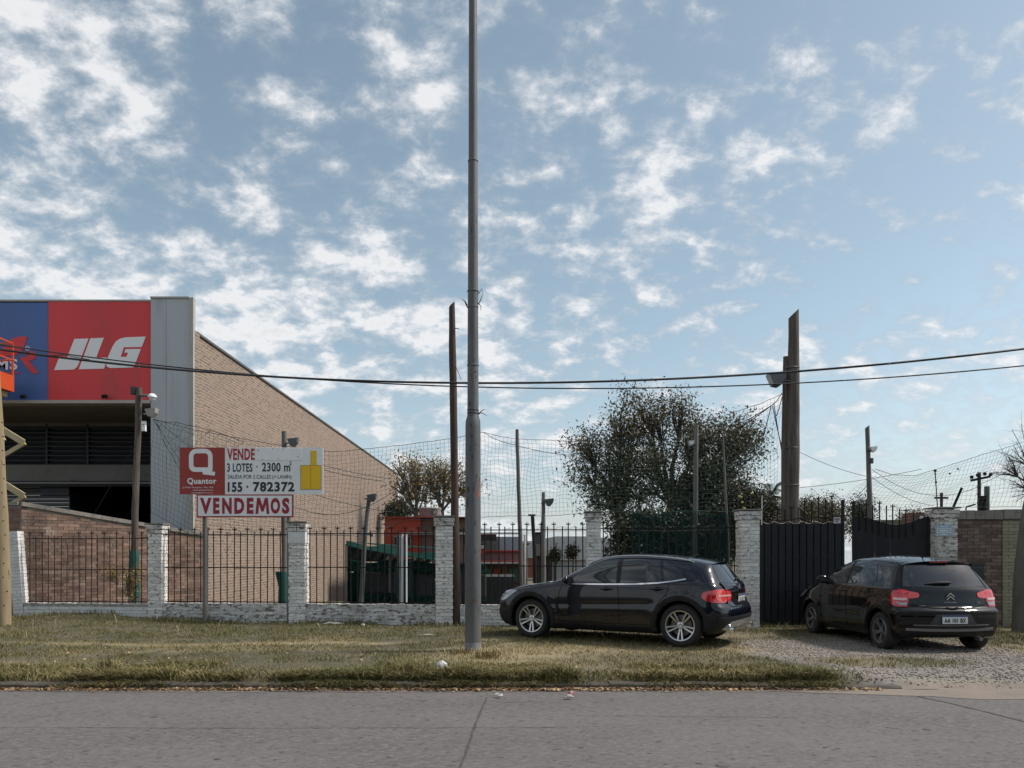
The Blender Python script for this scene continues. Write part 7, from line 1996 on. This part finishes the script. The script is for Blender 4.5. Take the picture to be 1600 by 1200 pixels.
Cc = Car('hatchback_car', 'black five door hatchback seen from behind on the gravel in front of the gate', (mid.x, mid.y, -.01), hang2, side2, planc, wzc, ghc, (.83, 3.296), .31, m_blackp, 0, .864, extra=c3_extra, nose=.30, tail=.20, arch=.045, roofcrown=.05)
for u in (.83, 3.296):
    for s in (1, -1): wheel(Cc, u, s, .31, .195, .205, ('vee', 5), m_alloyd, steer=R(0))
fw = catmull([(1.46, 1.045, 1), (1.58, 1.17), (1.80, 1.325), (2.02, 1.40), (2.14, 1.425, 1), (2.17, 1.03, 1)], 6)
fq = catmull([(1.20, 1.04, 1), (1.32, 1.115), (1.43, 1.19, 1), (1.41, 1.045, 1)], 5)
rwc = catmull([(2.25, 1.035, 1), (2.23, 1.43, 1), (2.55, 1.435), (2.82, 1.40), (2.90, 1.37, 1), (3.04, 1.21), (3.10, 1.10, 1), (2.9, 1.065)], 6)
for mir in (False, True):
    sgn = -1 if mir else 1
    Cc.patch('window', fw, m_glass, 'L', .004, mirror=mir); Cc.patch('window', rwc, m_glass, 'L', .004, mirror=mir); Cc.patch('quarter_window', fq, m_glass, 'L', .004, mirror=mir)
    Cc.patch('window', catmull([(2.975, 1.36, 1), (3.08, 1.30), (3.20, 1.20), (3.24, 1.12, 1), (3.14, 1.105, 1), (3.08, 1.21)], 5), m_glass, 'L', .004, mirror=mir)
    Cc.patch('pillar_trim', [(2.145, 1.43), (2.225, 1.436), (2.245, 1.035), (2.175, 1.032)], m_clad, 'L', .003, mirror=mir)
    Cc.line('panel_gap', [(1.30, 1.0), (1.27, .8), (1.28, .5), (1.30, .30)], .009, m_seam, 'L', mirror=mir)
    Cc.line('panel_gap', [(2.21, 1.02), (2.23, .8), (2.24, .5), (2.23, .28)], .009, m_seam, 'L', mirror=mir)
    Cc.line('panel_gap', [(3.06, 1.06), (3.02, .85), (2.90, .68), (2.84, .48), (2.82, .30)], .009, m_seam, 'L', mirror=mir)
    Cc.line('sill_line', [(1.24, .285), (2.0, .275), (2.86, .285)], .012, m_clad, 'L', .010, mirror=mir)
    for (u0, u1, z0) in ((1.98, 2.17, .90), (2.80, 2.98, .915)):
        hit, nn = Cc.at((u0 + u1) / 2, z0)
        b = MB(); b.tube([(Cc.ref - u0, hit.y * sgn, z0), (Cc.ref - u0 - .03, (hit.y + .034) * sgn, z0 + .004), (Cc.ref - u1 + .03, (hit.y + .034) * sgn, z0 + .006), (Cc.ref - u1, hit.y * sgn, z0 + .002)], [.013, .015, .015, .013], 8)
        b.build('door_handle', m_blackp, Cc.root, smooth=60)
    # slim arch lips in paint
    for (u, a0, a1) in ((.83, -12, 190), (3.296, -10, 192)):
        pts = []; ro, ri = .385, .352
        for k in range(25):
            a = R(a0 + (a1 - a0) * k / 24); pts.append((u - ro * math.cos(a), .31 + ro * math.sin(a)))
        for k in range(24, -1, -1):
            a = R(a0 + (a1 - a0) * k / 24); pts.append((u - ri * math.cos(a), .31 + ri * math.sin(a)))
        Cc.patch('wheel_arch_lip', [(a, max(.2, b_)) for a, b_ in pts], m_blackp, 'L', .008, mirror=mir)
for s in (1, -1): mirror_part(Cc, 1.42, 1.02, .775, m_blackp, s)
Cc.patch('windscreen', catmull([(-.60, 1.08, 1), (-.50, 1.36), (0, 1.46), (.50, 1.36), (.60, 1.08, 1), (0, 1.06)], 6), m_glass, 'F', .003)
Cc.patch('rear_screen', catmull([(-.66, 1.035, 1), (-.61, 1.18), (-.53, 1.345), (-.50, 1.385, 1), (0, 1.402), (.50, 1.385, 1), (.53, 1.345), (.61, 1.18), (.66, 1.035, 1), (0, 1.015)], 6), m_glass, 'B', .004)
Cc.line('panel_gap', [(.555, 1.40), (.62, 1.2), (.685, 1.02), (.70, .95)], .010, m_seam, 'B', .003); Cc.line('panel_gap', [(.555, 1.40), (.62, 1.2), (.685, 1.02), (.70, .95)], .010, m_seam, 'B', .003, mirror=True)
Cc.line('panel_gap', [(-.60, .75), (-.3, .705), (0, .70), (.3, .705), (.60, .75)], .012, m_seam, 'B', .003)
# roof lip with third brake light
b = MB(); n = 14; vs = []
for k in range(n + 1):
    y = -.56 + 1.12 * k / n; hit, nn = Cc.at(3.34, y, 'T'); z = hit.z; e = 3.555 - .09 * (abs(y) / .56) ** 2.2
    vs += [(Cc.ref - 3.22, y, z + .020), (Cc.ref - e, y, z - .030), (Cc.ref - e + .012, y, z - .052), (Cc.ref - 3.36, y, z - .04)]
fs = [(4 * k + j, 4 * k + (j + 1) % 4, 4 * k + 4 + (j + 1) % 4, 4 * k + 4 + j) for k in range(n) for j in range(4)] + [(0, 1, 2, 3), (4 * n + 3, 4 * n + 2, 4 * n + 1, 4 * n)]
b.add(vs, fs); b.build('spoiler', m_blackp, Cc.root, smooth=40)
hit, nn = Cc.at(3.34, 0, 'T')
MB().box((0, 0, 0), (.012, .30, .030)).build('brake_light', mat('deep_red_lens', (.20, .008, .015), rough=.1, coat=1), Cc.root, (Cc.ref - 3.552, 0, hit.z - .044), (0, R(-14), 0))
tl(Cc, 'tail_lamp', catmull([(-.17, .965, 1), (-.205, .86), (-.185, .765, 1), (-.10, .725), (.03, .715, 1), (.045, .82), (.035, .965, 1), (-.06, .985)], 5), m_redl, .010)
for s in (False, True):
    Cc.patch('tail_lamp', catmull([(.695, .955, 1), (.69, .855, 1), (.58, .850), (.485, .865, 1), (.465, .90), (.475, .935, 1), (.58, .958)], 4), m_redl2, 'B', .010, mirror=s)
tl(Cc, 'reverse_lens', catmull([(-.155, .862, 1), (-.15, .83, 1), (-.03, .818, 1), (.025, .825, 1), (.02, .857, 1)], 4), m_pink, .016)
tl(Cc, 'indicator_lens', catmull([(-.12, .80, 1), (-.06, .745, 1), (.02, .74, 1), (.025, .795, 1), (-.05, .785)], 4), m_lens, .016)
# wiper, emblem, lettering
hit, nn = Cc.at(.34, 1.065, 'B'); h2_, n2_ = Cc.at(-.06, 1.075, 'B')
b = MB(); b.tube([hit + nn * .018, hit.lerp(h2_, .4) + nn * .035, hit.lerp(h2_, .8) + nn * .04, h2_ + n2_ * .03], [.006, .022, .026, .016], 8); b.build('wiper', m_clad, Cc.root, smooth=60)
hit, nn = Cc.at(0, .86, 'B'); ex = hit.x - .014
for (z0) in (.845, .893):
    poly = [(-.062, z0 - .020), (-.062, z0 - .002), (-.004, z0 + .048), (.004, z0 + .048), (.062, z0 - .002), (.062, z0 - .020), (.0, z0 + .028)]
    b = MB(); b.prism(poly, lambda a, c_, t: (t, a, c_), 0, -.010); b.build('chevron', m_chrome, Cc.root, (ex, 0, 0), tri=True)
hit, nn = Cc.at(0, .79, 'B')
o = link('lettering', text_mesh('CITRO\u00cbN', .20, .024, m_chrome, 'lettering', .003, .01), Cc.root, (hit.x - .012, .10, .782), (0, R(0), R(-90)))
hit, nn = Cc.at(.42, .73, 'B'); link('lettering', text_mesh('Picasso' if False else 'origine', .11, .018, m_chrome, 'lettering', .003, .01), Cc.root, (hit.x - .014, .50, .735), (0, 0, R(-90)))
hit, nn = Cc.at(-.46, .78, 'B'); link('lettering', text_mesh('C3', .055, .030, m_chrome, 'lettering', .003, .01), Cc.root, (hit.x - .018, -.44, .775), (0, 0, R(-90)))
# bumper: plate recess, plate, grey strip
Cc.patch('plate_recess', [(-.38, .455), (-.27, .615), (.27, .615), (.38, .455)], mat('recess_grey', (.035, .036, .038), rough=.4), 'B', .006)
hit, nn = Cc.at(0, .54, 'B')
pl = MB().box((0, 0, 0), (.010, .40, .13)).build('number_plate', m_plate, Cc.root, (hit.x - .022, 0, .535), (0, R(0), 0))
b = MB(); b.box((-.006, 0, .0535), (.003, .40, .026)); b.build('blue_band', m_plateb, pl)
link('lettering', text_mesh('AA 101 BX', .345, .068, m_sblack, 'lettering', .003, .03), pl, (-.0055, .175, -.050), (0, 0, R(-90)))
Cc.line('bumper_strip', [(-.70, .380), (-.4, .372), (0, .370), (.4, .372), (.70, .380)], .038, m_silver if False else mat('grey_strip', (.15, .155, .16), rough=.35), 'B', .014)
Cc.line('bumper_strip', [(-.60, .447), (0, .440), (.60, .447)], .012, MATS['grey_strip'], 'B', .008)
Cc.patch('lower_bumper', [(-.74, .215), (-.76, .345), (.76, .345), (.74, .215)], m_clad, 'B', .006)
Cc.patch('tailgate_handle', catmull([(-.10, .712), (0, .702), (.10, .712), (.08, .690), (-.08, .690)], 4), m_seam, 'B', .012)
b = MB(); b.tube([(0, 0, 0), (-.12, 0, 0)], .030, 14); b.build('exhaust_pipe', m_alloyd, Cc.root, (Cc.ref - Cc.L + .10, -.42, .235))
b = MB(); b.tube([(0, 0, 0), (-.03, 0, .01), (-.13, 0, .22)], [.022, .010, .003], 8); hit, _ = Cc.at(3.1, 0, 'T'); b.build('roof_aerial', m_clad, Cc.root, (Cc.ref - 3.08, 0, hit.z))
Cc.patch('headlamp', catmull([(.20, .80, 1), (.25, .70), (.5, .73), (.82, .92, 1), (.5, .88)], 5), m_lens, 'L', .005); Cc.patch('headlamp', catmull([(.20, .80, 1), (.25, .70), (.5, .73), (.82, .92, 1), (.5, .88)], 5), m_lens, 'L', .005, mirror=True)
Cc.patch('grille', catmull([(-.4, .40), (-.45, .5), (0, .56), (.45, .5), (.4, .40)], 4), m_clad, 'F', .006)
